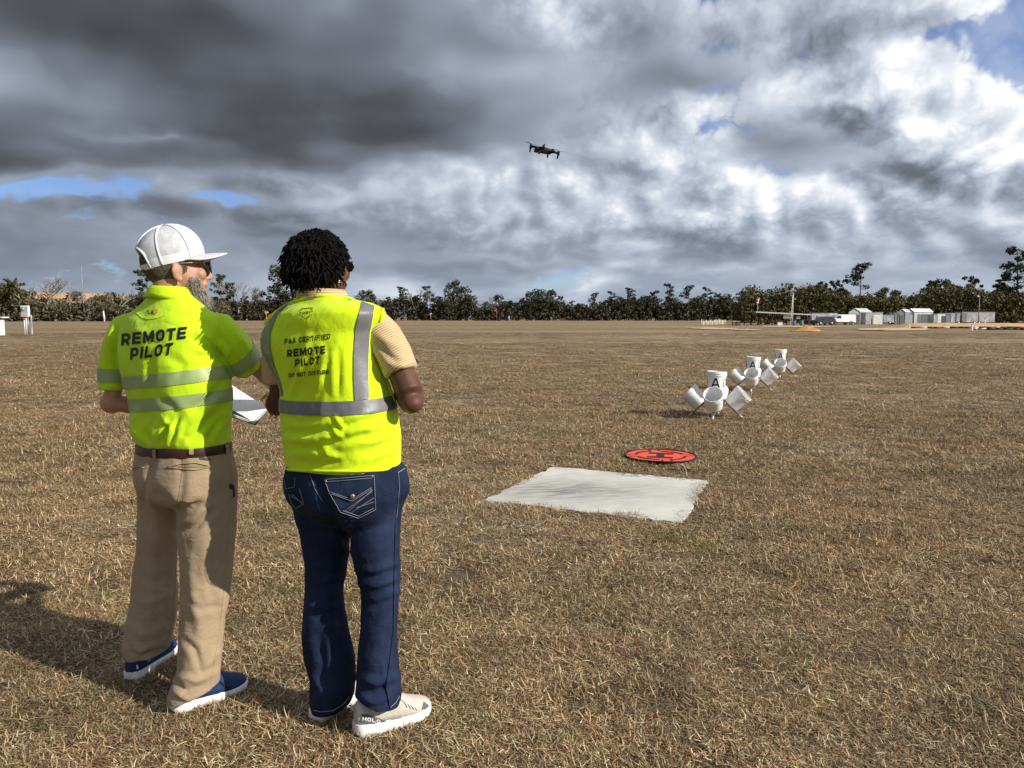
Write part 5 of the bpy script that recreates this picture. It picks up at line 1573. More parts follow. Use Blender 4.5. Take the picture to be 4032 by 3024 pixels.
# ================================================================== the man in the polo
def frame_of(yaw, pitch=0.0, roll=0.0):
    """columns: right, forward, up for a head turned clockwise by yaw from the view direction"""
    return Matrix.Rotation(-yaw, 3, 'Z') @ Matrix.Rotation(pitch, 3, 'X') @ Matrix.Rotation(roll, 3, 'Y')
def head_parts(mb, C, R_, s):
    def L(x, y, z): return C + R_ @ (Vector((x, y, z))*s)
    def E(c, r, rot=None): mb.ellipsoid(L(*c), tuple(q*s for q in r), R_ if rot is None else R_ @ rot, 20, 14)
    E((0, -0.012, 0.036), (0.076, 0.098, 0.095))
    E((0, 0.032, -0.020), (0.064, 0.068, 0.086))
    E((0, 0.052, -0.078), (0.046, 0.046, 0.034))
    E((0, 0.086, 0.036), (0.046, 0.018, 0.014))                  # brow
    for q in (-1, 1):
        E((q*0.036, 0.074, -0.018), (0.024, 0.026, 0.024))      # cheek
        E((q*0.016, 0.088, -0.056), (0.020, 0.016, 0.010))      # lips
        E((q*0.0785, -0.004, -0.006), (0.009, 0.021, 0.034), Matrix.Rotation(q*0.35, 3, 'Z'))   # ear
        E((q*0.078, 0.002, -0.034), (0.008, 0.011, 0.011))
        E((q*0.014, 0.102, -0.034), (0.011, 0.012, 0.009))      # nostril
    mb.tube([L(0, 0.088, 0.022), L(0, 0.104, -0.008), L(0, 0.116, -0.030)], [0.010*s, 0.013*s, 0.012*s], 10)
    E((0, 0.114, -0.031), (0.012, 0.012, 0.011))
    mb.tube([L(0, -0.018, 0.0), L(0, -0.026, -0.08), L(0, -0.034, -0.16)], [0.060*s, 0.058*s, 0.064*s], 18)
    return L

man = empty('person', (-1.33, 2.99, 0), 'person in a yellow hi-vis polo, khaki trousers and white cap, looking up at the drone', 'person', 'two people watching the drone')
PSI = math.radians(33)
# ---- body
YM = 2.96
HC = P(690, 1066, 2.95); HR = frame_of(math.radians(60), math.radians(5)); HS = 1.05
mb = MB()
ML = head_parts(mb, HC, HR, HS)
mb.loft([ring(v, a, b, Y, 0.62, PSI, 24) for v, a, b, Y in ((1165, 615, 735, 2.95), (1215, 590, 770, 2.96), (1290, 530, 820, 2.97), (1450, 540, 850, 2.97), (1700, 570, 860, 2.97), (1900, 575, 880, 2.97))])
ARM = {'ls': P(480, 1310, 3.02), 'le': P(440, 1585, 3.04), 'lw': P(800, 1620, 3.20), 'rs': P(845, 1300, 2.88), 're': P(1058, 1478, 3.02), 'rw': P(1118, 1535, 3.26)}
mb.tube([ARM['ls'], ARM['ls'].lerp(ARM['le'], 0.5), ARM['le'], ARM['le'].lerp(ARM['lw'], 0.4), ARM['lw']], [0.032, 0.036, 0.042, 0.043, 0.029], 16)
mb.tube([ARM['rs'], ARM['rs'].lerp(ARM['re'], 0.5), ARM['re'], ARM['re'].lerp(ARM['rw'], 0.4), ARM['rw']], [0.036, 0.040, 0.040, 0.042, 0.029], 16)
mb.ellipsoid(ARM['le'], (0.044, 0.044, 0.044)); mb.ellipsoid(ARM['re'], (0.042, 0.042, 0.042))
hand(mb, ARM['lw'], P(930, 1630, 3.22) - ARM['lw'], Vector((0, 0.1, -1)), Vector((0.2, 0.9, 0.1)), 0.55)
hand(mb, ARM['rw'], P(1095, 1600, 3.32) - ARM['rw'], Vector((0.4, 0.2, 1)), Vector((-0.6, -0.3, 0.2)), 0.55)
for a, b, c in ((P(620, 1950, 3.02), P(615, 2300, 3.03), G(510, 2692).lerp(G(684, 2556), 0.27) + Vector((0, 0, 0.06))), (P(815, 1950, 2.92), P(805, 2300, 2.86), P(770, 2720, 2.80))):
    mb.tube([a, b, c], [0.062, 0.048, 0.036], 14)
vs, fs = remesh_smooth(mb, 0.0055, 3)
man_body = mesh_obj('body', vs, fs, M['skin_l'], man)

# ---- trousers
mb = MB()
mb.loft(lerp_rings([(1748, 534, 914, YM, 0.66), (1800, 524, 924, YM, 0.68), (1850, 522, 934, YM, 0.72), (1900, 530, 938, YM, 0.74), (1940, 545, 934, YM, 0.72), (1970, 575, 905, YM, 0.60), (1995, 630, 850, YM, 0.42)], PSI))
mb.loft(lerp_rings([(1880, 545, 730, 3.00, 1.1), (1960, 549, 712, 3.01, 1.12), (2050, 547, 702, 3.02, 1.1), (2115, 545, 697, 3.02, 1.05), (2180, 538, 694, 3.03, 1.0), (2249, 526, 690, 3.03, 1.0), (2347, 519, 697, 3.04, 0.98), (2440, 503, 690, 3.05, 1.0), (2531, 490, 672, 3.05, 1.05), (2575, 492, 655, 3.06, 1.1), (2606, 500, 640, 3.07, 1.15), (2640, 500, 636, 3.07, 1.15)], 0.3, 0.93))
mb.loft(lerp_rings([(1880, 680, 936, 2.93, 0.95), (1960, 696, 934, 2.91, 0.95), (2050, 702, 930, 2.90, 0.95), (2112, 703, 926, 2.89, 0.95), (2220, 712, 918, 2.88, 0.95), (2347, 713, 902, 2.86, 1.0), (2440, 712, 881, 2.85, 1.05), (2531, 709, 872, 2.83, 1.1), (2632, 706, 863, 2.81, 1.15), (2690, 682, 858, 2.80, 1.2), (2740, 668, 848, 2.795, 1.2), (2782, 673, 815, 2.79, 1.15), (2820, 676, 810, 2.785, 1.15)], 0.45, 0.935))
vs, fs = remesh_smooth(mb, 0.0085, 10)
vs = folds(vs, fs, [
    ([(712, 1800), (716, 1900), (706, 2000)], 18, -0.006), ([(704, 2010), (640, 1960), (590, 1930)], 20, -0.007), ([(704, 2000), (760, 1990), (800, 1978)], 14, -0.010), ([(704, 2095), (770, 2075), (840, 2010)], 16, -0.011),
    ([(715, 2060), (760, 2040), (820, 1985)], 18, 0.008), ([(560, 1840), (590, 1960), (620, 2050)], 16, 0.007), ([(610, 1790), (580, 1900), (560, 2010)], 14, -0.007),
    ([(590, 2100), (600, 2300), (610, 2500)], 30, 0.006), ([(650, 2080), (660, 2250), (640, 2420)], 22, -0.007), ([(745, 2200), (760, 2350), (790, 2500)], 22, 0.008), ([(850, 2130), (830, 2300), (850, 2450)], 24, -0.006),
    ([(720, 2350), (790, 2400), (860, 2390)], 14, -0.006), ([(725, 2520), (770, 2560), (790, 2640)], 14, -0.010), ([(790, 2640), (830, 2600), (862, 2560)], 16, 0.007), ([(690, 2690), (730, 2720), (800, 2700)], 13, -0.011), ([(690, 2725), (740, 2755), (820, 2720)], 12, 0.008),
    ([(700, 2660), (770, 2680), (850, 2650)], 14, 0.008), ([(500, 2530), (545, 2600), (600, 2560)], 14, -0.010), ([(495, 2450), (560, 2500), (660, 2470)], 20, 0.007), ([(505, 2570), (560, 2585), (640, 2550)], 10, -0.008),
    ([(900, 1850), (915, 1960), (905, 2080)], 16, -0.005), ([(540, 2260), (600, 2290), (680, 2270)], 18, -0.005), ([(560, 2380), (620, 2360), (690, 2330)], 16, 0.005)])
vs = wrinkle(vs, fs, 0.0035, 9.0, (1, 1, 0.6), 3.0)
trousers = mesh_obj('trousers', vs, fs, M['khaki'], man)
hm = P(530, 2606, 2.97); hn = Vector((-0.14, -0.06, 1)).normalized()
hm2 = P(690, 2784, 2.70); hn2 = Vector((-0.30, -0.04, 1)).normalized()
trim(trousers, [(lambda c: c.z < 0.4 and c.y > 2.93 and c.x < -1.35, hm, hn), (lambda c: c.z < 0.4 and not (c.y > 2.93 and c.x < -1.35), hm2, hn2)])
bt = bvh_of(vs, fs)
# pockets, loops and seams
for pl in ([(660, 1838), (712, 1826), (770, 1822), (825, 1834)], [(660, 1838), (715, 1846), (770, 1850), (828, 1838)], [(524, 1845), (545, 1838), (566, 1842)]):
    decal_line('pocket_welt', pl, 0.0028, bt, M['khaki'], trousers)
decal_grid('pocket_shadow', [(668, 1837), (826, 1836)], [(668, 1841), (826, 1839)], bt, material('pocket_shade_khaki', (0.20, 0.15, 0.09), 0.9), trousers, 0.002, 4, 16)  # darker khaki strip painted as the shade inside the pocket slit
decal_grid('pocket_label', [(787, 1799), (829, 1804)], [(787, 1808), (829, 1814)], bt, material('woven_label', (0.05, 0.055, 0.065), 0.7, 0.5, 400), trousers, 0.003, 2, 6)
decal_grid('clip_tab', [(901, 1905), (920, 1910)], [(903, 1925), (922, 1922)], bt, M['black'], trousers, 0.004, 3, 4)
decal_line('clip_strap', [(918, 1918), (921, 1935), (920, 1957)], 0.004, bt, M['black'], trousers)
decal_line('side_seam', [(908, 1800), (914, 1900), (903, 2000), (896, 2150), (880, 2330), (862, 2500), (838, 2640), (826, 2700)], 0.0012, bt, M['khaki'], trousers, 0.0004)
decal_line('seat_seam', [(726, 1790), (716, 1880), (700, 1980), (704, 2010)], 0.0012, bt, M['khaki'], trousers, 0.0004)
decal_line('hem_stitch', [(690, 2768), (745, 2765), (830, 2715)], 0.0012, bt, M['khaki'], trousers, 0.0004)
decal_line('inseam', [(694, 2150), (690, 2300), (680, 2440), (655, 2530)], 0.0012, bt, M['khaki'], trousers, 0.0004)

# ---- belt with loops
def band(name, rows, psi, mat, parent, th=0.004, n=60):
    rr = [ring(v, a, b, Y, asp, psi, n, 2.3, tilt) for v, a, b, Y, asp, tilt in rows]
    cen = [sum(r, Vector())/n for r in rr]
    inner = [[p + (Vector((c.x, c.y, p.z)) - p).normalized()*th for p in r] for r, c in zip(rr, cen)]
    return MB().loft(rr + inner[::-1] + [rr[0]], False).build(name, mat, parent, True)
belt = band('belt', [(1742, 529, 917, YM, 0.665, 0.035), (1745, 527, 919, YM, 0.665, 0.035), (1775, 525, 920, YM, 0.668, 0.035), (1778, 527, 918, YM, 0.668, 0.035)], PSI, M['belt'], man)
bb = BVHTree.FromObject(belt, bpy.context.evaluated_depsgraph_get()) if False else bvh_of([v.co for v in belt.data.vertices], [p.vertices for p in belt.data.polygons])
for lt, rt in (([(602, 1752), (604, 1805)], [(614, 1752), (616, 1804)]), ([(746, 1740), (745, 1789)], [(763, 1740), (763, 1789)]), ([(884, 1732), (888, 1787)], [(896, 1732), (902, 1785)])):
    both = bvh_of([v.co for v in belt.data.vertices] + [Vector(v) for v in vs], [tuple(p.vertices) for p in belt.data.polygons] + [tuple(i + len(belt.data.vertices) for i in f) for f in fs])
    decal_grid('belt_loop', lt, rt, both, M['khaki'], trousers, 0.007, 2, 8)

# ---- polo shirt
LS = [P(560, 1268, 2.99), P(497, 1296, 3.01), P(457, 1370, 3.025), P(440, 1460, 3.03), P(441, 1534, 3.03)]
RS = [P(780, 1275, 2.91), P(848, 1306, 2.91), P(905, 1358, 2.93), P(950, 1410, 2.96), P(987, 1453, 2.99)]
LSR, RSR = [0.050, 0.060, 0.054, 0.048, 0.049], [0.055, 0.080, 0.077, 0.067, 0.059]
mb = MB()
mb.loft(lerp_rings([(1150, 606, 745, 2.945, 0.85), (1172, 580, 772, 2.95, 0.8), (1195, 552, 800, 2.95, 0.62), (1222, 512, 838, 2.955, 0.56), (1255, 474, 874, 2.96, 0.56), (1300, 450, 892, 2.96, 0.58), (1360, 448, 896, YM, 0.6), (1420, 452, 896, YM, 0.62), (1475, 470, 916, YM, 0.64), (1540, 487, 921, YM, 0.65), (1590, 502, 921, YM, 0.66),
                    (1630, 506, 917, YM, 0.68), (1680, 505, 911, YM, 0.70), (1710, 514, 911, YM, 0.70), (1735, 522, 914, YM, 0.69), (1750, 535, 908, YM, 0.66), (1768, 560, 890, YM, 0.6)], PSI))
mb.tube(LS, LSR, 24); mb.tube(RS, RSR, 24)
vs, fs = remesh_smooth(mb, 0.008, 6)
vs = folds(vs, fs, [
    ([(842, 1340), (870, 1400), (905, 1450)], 13, -0.016), ([(760, 1330), (820, 1370), (870, 1410)], 15, -0.010), ([(790, 1310), (850, 1350), (900, 1380)], 16, 0.008), ([(770, 1400), (820, 1400), (870, 1420)], 11, -0.007),
    ([(458, 1300), (452, 1370), (462, 1450)], 11, -0.010), ([(440, 1300), (420, 1370), (425, 1420)], 12, 0.007), ([(475, 1330), (480, 1420), (500, 1520)], 16, 0.006), ([(560, 1440), (570, 1500), (560, 1560)], 20, 0.005), ([(600, 1400), (590, 1480), (575, 1560)], 16, -0.006),
    ([(520, 1690), (560, 1730), (585, 1755)], 12, 0.010), ([(640, 1640), (680, 1690), (660, 1745)], 14, 0.012), ([(670, 1660), (645, 1710), (630, 1745)], 9, -0.012), ([(700, 1650), (690, 1710), (672, 1745)], 9, -0.013), ([(760, 1630), (700, 1690), (690, 1740)], 16, 0.011), ([(860, 1560), (780, 1640), (720, 1720)], 18, 0.009), ([(890, 1590), (800, 1680), (745, 1735)], 14, -0.009),
    ([(900, 1480), (830, 1560), (760, 1610)], 18, -0.007), ([(560, 1600), (530, 1660), (535, 1710)], 20, 0.010), ([(600, 1650), (575, 1700), (580, 1750)], 12, -0.010), ([(620, 1560), (680, 1600), (720, 1660)], 18, -0.006), ([(900, 1640), (860, 1700), (845, 1740)], 14, 0.007), ([(870, 1640), (830, 1700), (810, 1740)], 11, -0.007),
    ([(900, 1280), (940, 1330), (970, 1370)], 18, 0.005), ([(870, 1330), (910, 1380), (940, 1430)], 12, -0.006), ([(520, 1270), (560, 1330), (570, 1400)], 30, 0.004), ([(700, 1230), (760, 1260), (820, 1280)], 22, -0.004), ([(660, 1400), (720, 1440), (700, 1500)], 20, -0.005)])
vs = wrinkle(vs, fs, 0.004, 8.0, (1, 1, 0.7), 11.0)
vs[:, 2] = np.where(vs[:, 2] < P(700, 1762, YM).z, P(700, 1762, YM).z, vs[:, 2])
shirt = mesh_obj('polo_shirt', vs, fs, M['shirt_hv'], man)
bsh = bvh_of(vs, fs); SH = (vs, fs)
def on_sleeve(c, pts, rad, k=1.12):
    for i in range(len(pts)-1):
        a, b = pts[i], pts[i+1]; d_ = b - a; t = max(0, min(1, (c-a).dot(d_)/d_.length_squared))
        if (c - (a + d_*t)).length < (rad[i]*(1-t) + rad[i+1]*t)*k and i > 0: return True
    return False
sl_ = 0.112
def zpl(u, v): 
    p = P(u, v, YM - 0.12); return p
for v0, v1 in ((1462, 1513), (1556, 1606)):
    a, b = zpl(690, v0), zpl(690, v1)
    nrm = Vector((-sl_, 0, 1)).normalized()
    slab('reflective_band', vs, fs, [(a, -nrm), (b, nrm)], M['tape_striped'], shirt, 0.003, lambda c: not on_sleeve(c, LS, LSR) and not on_sleeve(c, RS, RSR))
ax = (LS[4]-LS[3]).normalized()
slab('sleeve_band', vs, fs, [(P(438, 1452, 3.0), ax), (P(438, 1507, 3.0), -ax)], M['tape_striped'], shirt, 0.003, lambda c: on_sleeve(c, LS, LSR, 1.35) and c.x < P(474, 1480, 3.0).x)
ax = (RS[4]-RS[2]).normalized()
slab('sleeve_band', vs, fs, [(RS[4] - ax*0.080, ax), (RS[4] - ax*0.026, -ax)], M['tape_striped'], shirt, 0.003, lambda c: on_sleeve(c, RS, RSR, 1.35))
# collar
def collar(rows, psi, mat, parent, name='collar', th=0.004):
    rr = [ring(v, a, b, Y, asp, psi, 48, 2.1, tilt) for v, a, b, Y, asp, tilt in rows]
    o = MB().loft(rr, False).build(name, mat, parent, True)
    md_ = o.modifiers.new('t', 'SOLIDIFY'); md_.thickness = th; md_.offset = 0
    return apply_mods(o)
collar([(1172, 618, 742, 2.945, 0.95, 0.0), (1150, 612, 744, 2.945, 0.95, -0.02), (1131, 607, 746, 2.943, 0.95, -0.04), (1130, 601, 751, 2.943, 0.95, -0.05), (1142, 592, 758, 2.943, 0.93, -0.06), (1160, 577, 768, 2.945, 0.86, -0.08), (1176, 566, 776, 2.948, 0.80, -0.10)], PSI, M['collar_hv'], shirt)
decal_line('yoke_seam', [(532, 1206), (538, 1232), (560, 1252), (585, 1257), (620, 1253), (655, 1240)], 0.0016, bsh, M['collar_hv'], shirt, 0.001)
decal_line('armhole_seam', [(868, 1240), (858, 1290), (850, 1340), (846, 1385)], 0.0018, bsh, M['collar_hv'], shirt, 0.001)
# lettering on the back
text_decal('lettering', 'REMOTE', [(480, 1314), (737, 1286), (731, 1333), (478, 1361)], bsh, M['print'], shirt, 0.235)
text_decal('lettering', 'PILOT', [(516, 1371), (684, 1348), (674, 1397), (512, 1417)], bsh, M['print'], shirt, 0.235)
text_decal('neck_lettering', '5.11', [(580, 1223), (604, 1220), (604, 1236), (580, 1238)], bsh, M['print'], shirt, 0.24)
decal_grid('neck_badge', [(606, 1219), (620, 1217)], [(606, 1236), (621, 1235)], bsh, material('orange_badge', (0.75, 0.34, 0.03), 0.6), shirt, 0.004, 3, 3)

# ---- hair, ears stay skin; beard, cap, sunglasses
hv, hf = [], []
NT, NZ = 44, 14
for j in range(NZ+1):
    ph = -0.95 + 1.35*j/NZ
    for i in range(NT+1):
        th = math.radians(-90) + math.radians(-118 + 236*i/NT)
        jag = 0.03*mnoise.noise(Vector((i*0.7, j, 3))) if j == 0 else 0
        r = 1.0
        hv.append(ML(0.0795*math.cos(ph+jag)*math.cos(th), -0.012 + 0.102*math.cos(ph+jag)*math.sin(th), 0.036 + 0.0985*math.sin(ph+jag)))
hf = [(j*(NT+1)+i, j*(NT+1)+i+1, (j+1)*(NT+1)+i+1, (j+1)*(NT+1)+i) for j in range(NZ) for i in range(NT)]
mesh_obj('hair', hv, hf, M['hair_g'], man)
rb = random.Random(5); B = MB()
B.ellipsoid(ML(0, 0.056, -0.092), (0.037*HS, 0.034*HS, 0.038*HS), HR, 16, 12)
for q in (-1, 1): B.ellipsoid(ML(q*0.046, 0.034, -0.066), (0.010*HS, 0.018*HS, 0.028*HS), HR, 12, 10)
for k in range(2300):
    q = rb.choice((-1, 1)); f = rb.random()
    if f < 0.45: w_ = rb.random(); p = Vector((q*(0.064 - 0.016*w_), 0.032 + 0.036*rb.random(), -0.028 - 0.070*w_))
    else: p = Vector((q*0.046*rb.random(), 0.055 + 0.034*rb.random(), -0.060 - 0.060*rb.random()))
    L_ = rb.uniform(0.018, 0.04) + (0.04 if f > 0.45 else 0)*rb.random()
    d_ = Vector((q*0.08*rb.random() + rb.gauss(0, 0.20), 0.12 + rb.gauss(0, 0.20), -1.0)).normalized()
    m1 = p + d_*L_*0.5 + Vector((rb.gauss(0, 1), rb.gauss(0, 1), 0))*0.004
    m2 = p + d_*L_ + Vector((rb.gauss(0, 1), rb.gauss(0, 1), 0))*0.007
    B.tube([ML(*p), ML(*m1), ML(*m2)], [0.0009, 0.0008, 0.0004], 3, False)
B.build('beard', M['beard'], man, True)

CT = Matrix.Rotation(math.radians(10), 3, 'X')                      # cap tipped back
CC = Vector((0, -0.006, 0.050))
def CL(x, y, z): return ML(*(CC + CT @ Vector((x, y, z))))
def crown(th, ph, grow=0.0):
    a, b, c = 0.0875 + grow, 0.112 + grow, 0.112 + grow
    sq = 1.0 + 0.05*math.sin(2*ph)
    fr = 1 + 0.06*max(0, math.sin(th))*math.sin(2*max(ph, 0))        # higher front panels
    return CL(a*math.cos(ph)*math.cos(th)*sq, b*math.cos(ph)*math.sin(th)*sq, c*math.sin(ph)*fr)
NTc, NPc = 72, 20
def arch(th): 
    dth = abs(((math.degrees(th) + 90 + 180) % 360) - 180)
    return 0.50*math.sqrt(max(0, 1 - (dth/40.0)**2)) if dth < 40 else -9
front_idx = []
cv, cf, cm = [], [], []
for j in range(NPc+1):
    ph = -0.22 + (math.pi/2 - 0.02 + 0.22)*j/NPc
    for i in range(NTc):
        th = 2*math.pi*i/NTc; p_ = ph
        cut = arch(th)
        if cut > -1: p_ = max(ph, cut) if ph < 0.5 else ph
        cv.append(crown(th, p_))
for j in range(NPc):
    for i in range(NTc):
        a = j*NTc+i; b = j*NTc+(i+1) % NTc
        cf.append((a, b, b+NTc, a+NTc))
        th = math.degrees(2*math.pi*(i+0.5)/NTc); ph = -0.22 + (math.pi/2 + 0.2)*(j+0.5)/NPc
        cm.append(1 if 28 < th < 152 else (2 if ph < 0.06 else 0))
cap = link_mesh('cap', (lambda me: (me.from_pydata([tuple(v) for v in cv], [], cf), me)[1])(bpy.data.meshes.new('cap')), None, man, True, [M['cap_mesh'], M['cap_brim'], M['cap_white']], cm)
for th in (28, 90, 152, 205, 335):
    r0 = math.radians(th)
    MB().tube([crown(r0, ph, 0.001) for ph in np.linspace(-0.2, 1.5, 16)], 0.0034 if th != 90 else 0.0022, 6).build('seam_tape', M['cap_white'], cap, True)
for th0 in (270,):
    MB().tube([crown(math.radians(th0), ph, 0.001) for ph in np.linspace(0.45, 1.5, 12)], 0.0042, 6).build('seam_tape', M['cap_white'], cap, True)
pts_ = []
for dth in np.linspace(-40, 40, 25): pts_.append(crown(math.radians(-90 + dth), max(arch(math.radians(-90 + dth)), -0.2), 0.0015))
MB().tube(pts_, 0.0042, 6).build('opening_trim', M['cap_white'], cap, True)
sv = []
for dth in np.linspace(-46, 46, 17):
    sv += [crown(math.radians(-90+dth), -0.24, 0.002), crown(math.radians(-90+dth), -0.06, 0.002)]
mesh_obj('strap', sv, [(2*i, 2*i+2, 2*i+3, 2*i+1) for i in range(16)], M['cap_white'], cap)
MB().ellipsoid(crown(math.radians(90), 1.55, 0.002), (0.009, 0.009, 0.005), None, 12, 8).build('button', M['cap_brim'], cap, True)
# brim
bv, bf = [], []
NB_, MB_ = 24, 8
for j in range(MB_+1):
    for i in range(NB_+1):
        t = -1 + 2*i/NB_; th = math.radians(90 - 74*t)
        base = Vector((0.0875*math.cos(th)*0.985, 0.112*math.sin(th)*0.985, -0.014 - 0.008*t*t))
        l_ = 0.086*max(0.0, math.cos(t*1.54))**0.5
        out_ = base + Vector((0.45*math.cos(th)*l_, l_*0.93, -0.26*l_ - 0.034*t*t*l_/0.09))
        f = j/MB_
        q = base.lerp(out_, f); q.z += 0.008*math.sin(math.pi*f*0.5)
        bv.append(CL(*q))
bf = [(j*(NB_+1)+i, j*(NB_+1)+i+1, (j+1)*(NB_+1)+i+1, (j+1)*(NB_+1)+i) for j in range(MB_) for i in range(NB_)]
br = mesh_obj('brim', bv, bf, M['cap_brim'], cap)
md_ = br.modifiers.new('t', 'SOLIDIFY'); md_.thickness = 0.005; apply_mods(br)
# sunglasses
sg = MB().tube([ML(0.079, -0.010, 0.016), ML(0.080, 0.02, 0.022), ML(0.072, 0.085, 0.022), ML(0.060, 0.112, 0.024)], 0.0022, 6)
sg.tube([ML(-0.079, -0.010, 0.016), ML(-0.080, 0.02, 0.022), ML(-0.072, 0.085, 0.022), ML(-0.060, 0.112, 0.024)], 0.0022, 6)
sg.tube([ML(-0.058, 0.113, 0.026), ML(0, 0.124, 0.028), ML(0.058, 0.113, 0.026)], 0.0022, 6)
sgo = sg.build('sunglasses', M['goldwire'], man, True)
for q in (-1, 1):
    MB().ellipsoid(ML(q*0.036, 0.117, 0.006), (0.029*HS, 0.004*HS, 0.025*HS), HR @ Matrix.Rotation(-q*0.22, 3, 'Z'), 18, 12).build('lens', M['shades'], sgo, True)

# ---- shoes
def shoe(parent, heel, toe, mats, w=1.0, lift=0.004, chunky=0.0):
    heel = Vector((heel[0], heel[1], 0)); toe = Vector((toe[0], toe[1], 0))
    ax = toe - heel; Ls = ax.length; ax.normalize(); la = Vector((-ax.y, ax.x, 0))
    def T(t, y, z): return heel + ax*t*Ls + la*y*w + Vector((0, 0, z + lift))
    tt = [0, 0.025, 0.08, 0.18, 0.32, 0.46, 0.60, 0.72, 0.83, 0.92, 0.975, 1.0]
    hw = [0.014, 0.026, 0.033, 0.036, 0.036, 0.038, 0.044, 0.048, 0.046, 0.037, 0.023, 0.008]
    zb = [0.016, 0.007, 0.001, 0.0, 0.0, 0.0, 0.0, 0.001, 0.004, 0.010, 0.017, 0.022]
    zt = [0.040, 0.043, 0.042, 0.039, 0.035, 0.032, 0.030, 0.030, 0.031, 0.034, 0.037, 0.036]
    uh = [0.100, 0.116, 0.124, 0.128, 0.130, 0.122, 0.102, 0.083, 0.071, 0.062, 0.053, 0.042]
    zt = [z + chunky for z in zt]; uh = [z + chunky*0.8 for z in uh]
    rs = []
    for t, h, b_, z in zip(tt, hw, zb, zt):
        h2 = h + 0.0035
        rs.append([T(t, -h2*0.94, b_), T(t, -h2, b_ + 0.006), T(t, -h2*1.0, (b_+z)/2), T(t, -h2*0.97, z-0.003), T(t, -h2*0.9, z), T(t, h2*0.9, z), T(t, h2*0.97, z-0.003), T(t, h2*1.0, (b_+z)/2), T(t, h2, b_ + 0.006), T(t, h2*0.94, b_)])
    ru = []
    for t, h, z, u_ in zip(tt, hw, zt, uh):
        t2 = 0.012 + t*0.976; r = []
        for k in range(17):
            a = math.pi*k/16
            r.append(T(t2, -h*0.98*math.copysign(abs(math.cos(a))**0.75, math.cos(a)), z - 0.004 + (u_ - z + 0.004)*math.sin(a)**0.8))
        ru.append(r)
    o = MB().loft(ru).build('shoe', mats[0], parent, True)
    so = auto_smooth(MB().loft(rs).build('sole', mats[1], o), 45)
    return o, T, bvh_of([v.co for v in o.data.vertices], [p.vertices for p in o.data.polygons])
RHL, RTO = G(672, 2812), G(972, 2704)
so1, T1, b1 = shoe(man, RHL, RTO, (M['navy_knit'], M['sole_white']))
LHL, LTO = G(510, 2692), G(684, 2556)
so2, T2, b2 = shoe(man, LHL, LTO, (M['navy_knit'], M['sole_white']))
decal_grid('side_overlay', [(800, 2762), (850, 2735), (912, 2733)], [(800, 2778), (860, 2760), (915, 2743)], b1, M['navy_dark'], so1, 0.003, 4, 14)
decal_line('piping', [(785, 2765), (830, 2745), (870, 2727), (905, 2724), (920, 2731)], 0.0016, b1, M['sole_white'], so1)
decal_line('piping', [(770, 2760), (820, 2752), (848, 2750), (846, 2760)], 0.0016, b1, M['sole_white'], so1)
for k in range(4): decal_line('lace', [(846 + 9*k, 2668 + 5*k), (862 + 9*k, 2680 + 7*k), (872 + 10*k, 2694 + 6*k)], 0.002, b1, M['navy_dark'], so1)
decal_grid('side_overlay', [(600, 2612), (640, 2590), (662, 2570)], [(602, 2634), (642, 2608), (664, 2590)], b2, M['navy_dark'], so2, 0.003, 3, 10)
decal_grid('heel_tab', [(536, 2618), (543, 2618)], [(537, 2633), (544, 2633)], b2, M['sole_white'], so2, 0.003, 2, 2)

# ---- the writing pad he holds
pad_t = empty('writing_pad', P(985, 1640, 3.18), 'open spiral writing pad with white pages held in front of the person in khaki trousers', 'writing pad')
A, B_ = P(1056, 1611, 3.30), P(1004, 1664, 3.14)
D_, C_ = A + (P(880, 1498, 3.36) - A), B_ + (P(815, 1600, 3.12) - B_)
nrm = (D_ - A).cross(B_ - A).normalized(); nrm = nrm if nrm.z > 0 else -nrm
def quad_plate(name, pts4, t0, t1, mat, curl=0.0):
    vs_, fs_ = [], []
    n_ = 10
    for k in range(n_+1):
        f = k/n_
        for side in (0, 1):
            p = (pts4[0].lerp(pts4[3], f)) if side == 0 else (pts4[1].lerp(pts4[2], f))
            lift = curl*math.sin(math.pi*f)*(1 if side else 0.3)
            for t in (t0, t1): vs_.append(p + nrm*(t + lift))
    for k in range(n_):
        a = k*4
        fs_ += [(a+1, a+3, a+7, a+5), (a, a+4, a+6, a+2), (a, a+1, a+5, a+4), (a+2, a+6, a+7, a+3)]
    fs_ += [(0, 2, 3, 1), (n_*4, n_*4+1, n_*4+3, n_*4+2)]
    return mesh_obj(name, vs_, fs_, mat, pad_t, False)
ex = (A - D_).normalized()*0.006
quad_plate('cover', [A + ex, B_ + ex, C_, D_], -0.010, -0.007, M['black'])
quad_plate('page_block', [A, B_, C_, D_], -0.007, 0.002, M['paper'])
quad_plate('loose_page', [A.lerp(D_, 0.06) , B_.lerp(C_, 0.10), C_, D_.lerp(C_, 0.12)], 0.0035, 0.0042, M['paper'], 0.016)
for k in range(16):
    p = A.lerp(B_, (k+0.5)/16); r = (B_ - A).normalized(); w = (A - D_).normalized()
    MB().tube([p - w*0.006 + nrm*0.004, p + nrm*0.009, p + w*0.009, p - nrm*0.010, p - w*0.006 - nrm*0.010], 0.0011, 5).build('spiral_coil', M['steel'], pad_t, True)
for k in range(9):
    p0 = C_.lerp(B_, 0.30).lerp(D_.lerp(A, 0.30), 0.12 + 0.085*k); p1 = C_.lerp(B_, 0.62).lerp(D_.lerp(A, 0.62), 0.12 + 0.085*k)
    w = (A - B_).normalized()*0.0009
    mesh_obj('text_line', [p0 - w + nrm*0.0028, p1 - w + nrm*0.0028, p1 + w + nrm*0.0028, p0 + w + nrm*0.0028], [(0, 1, 2, 3)], material('grey_print', (0.35, 0.36, 0.40), 0.8) if k == 0 else bpy.data.materials['grey_print'], pad_t)
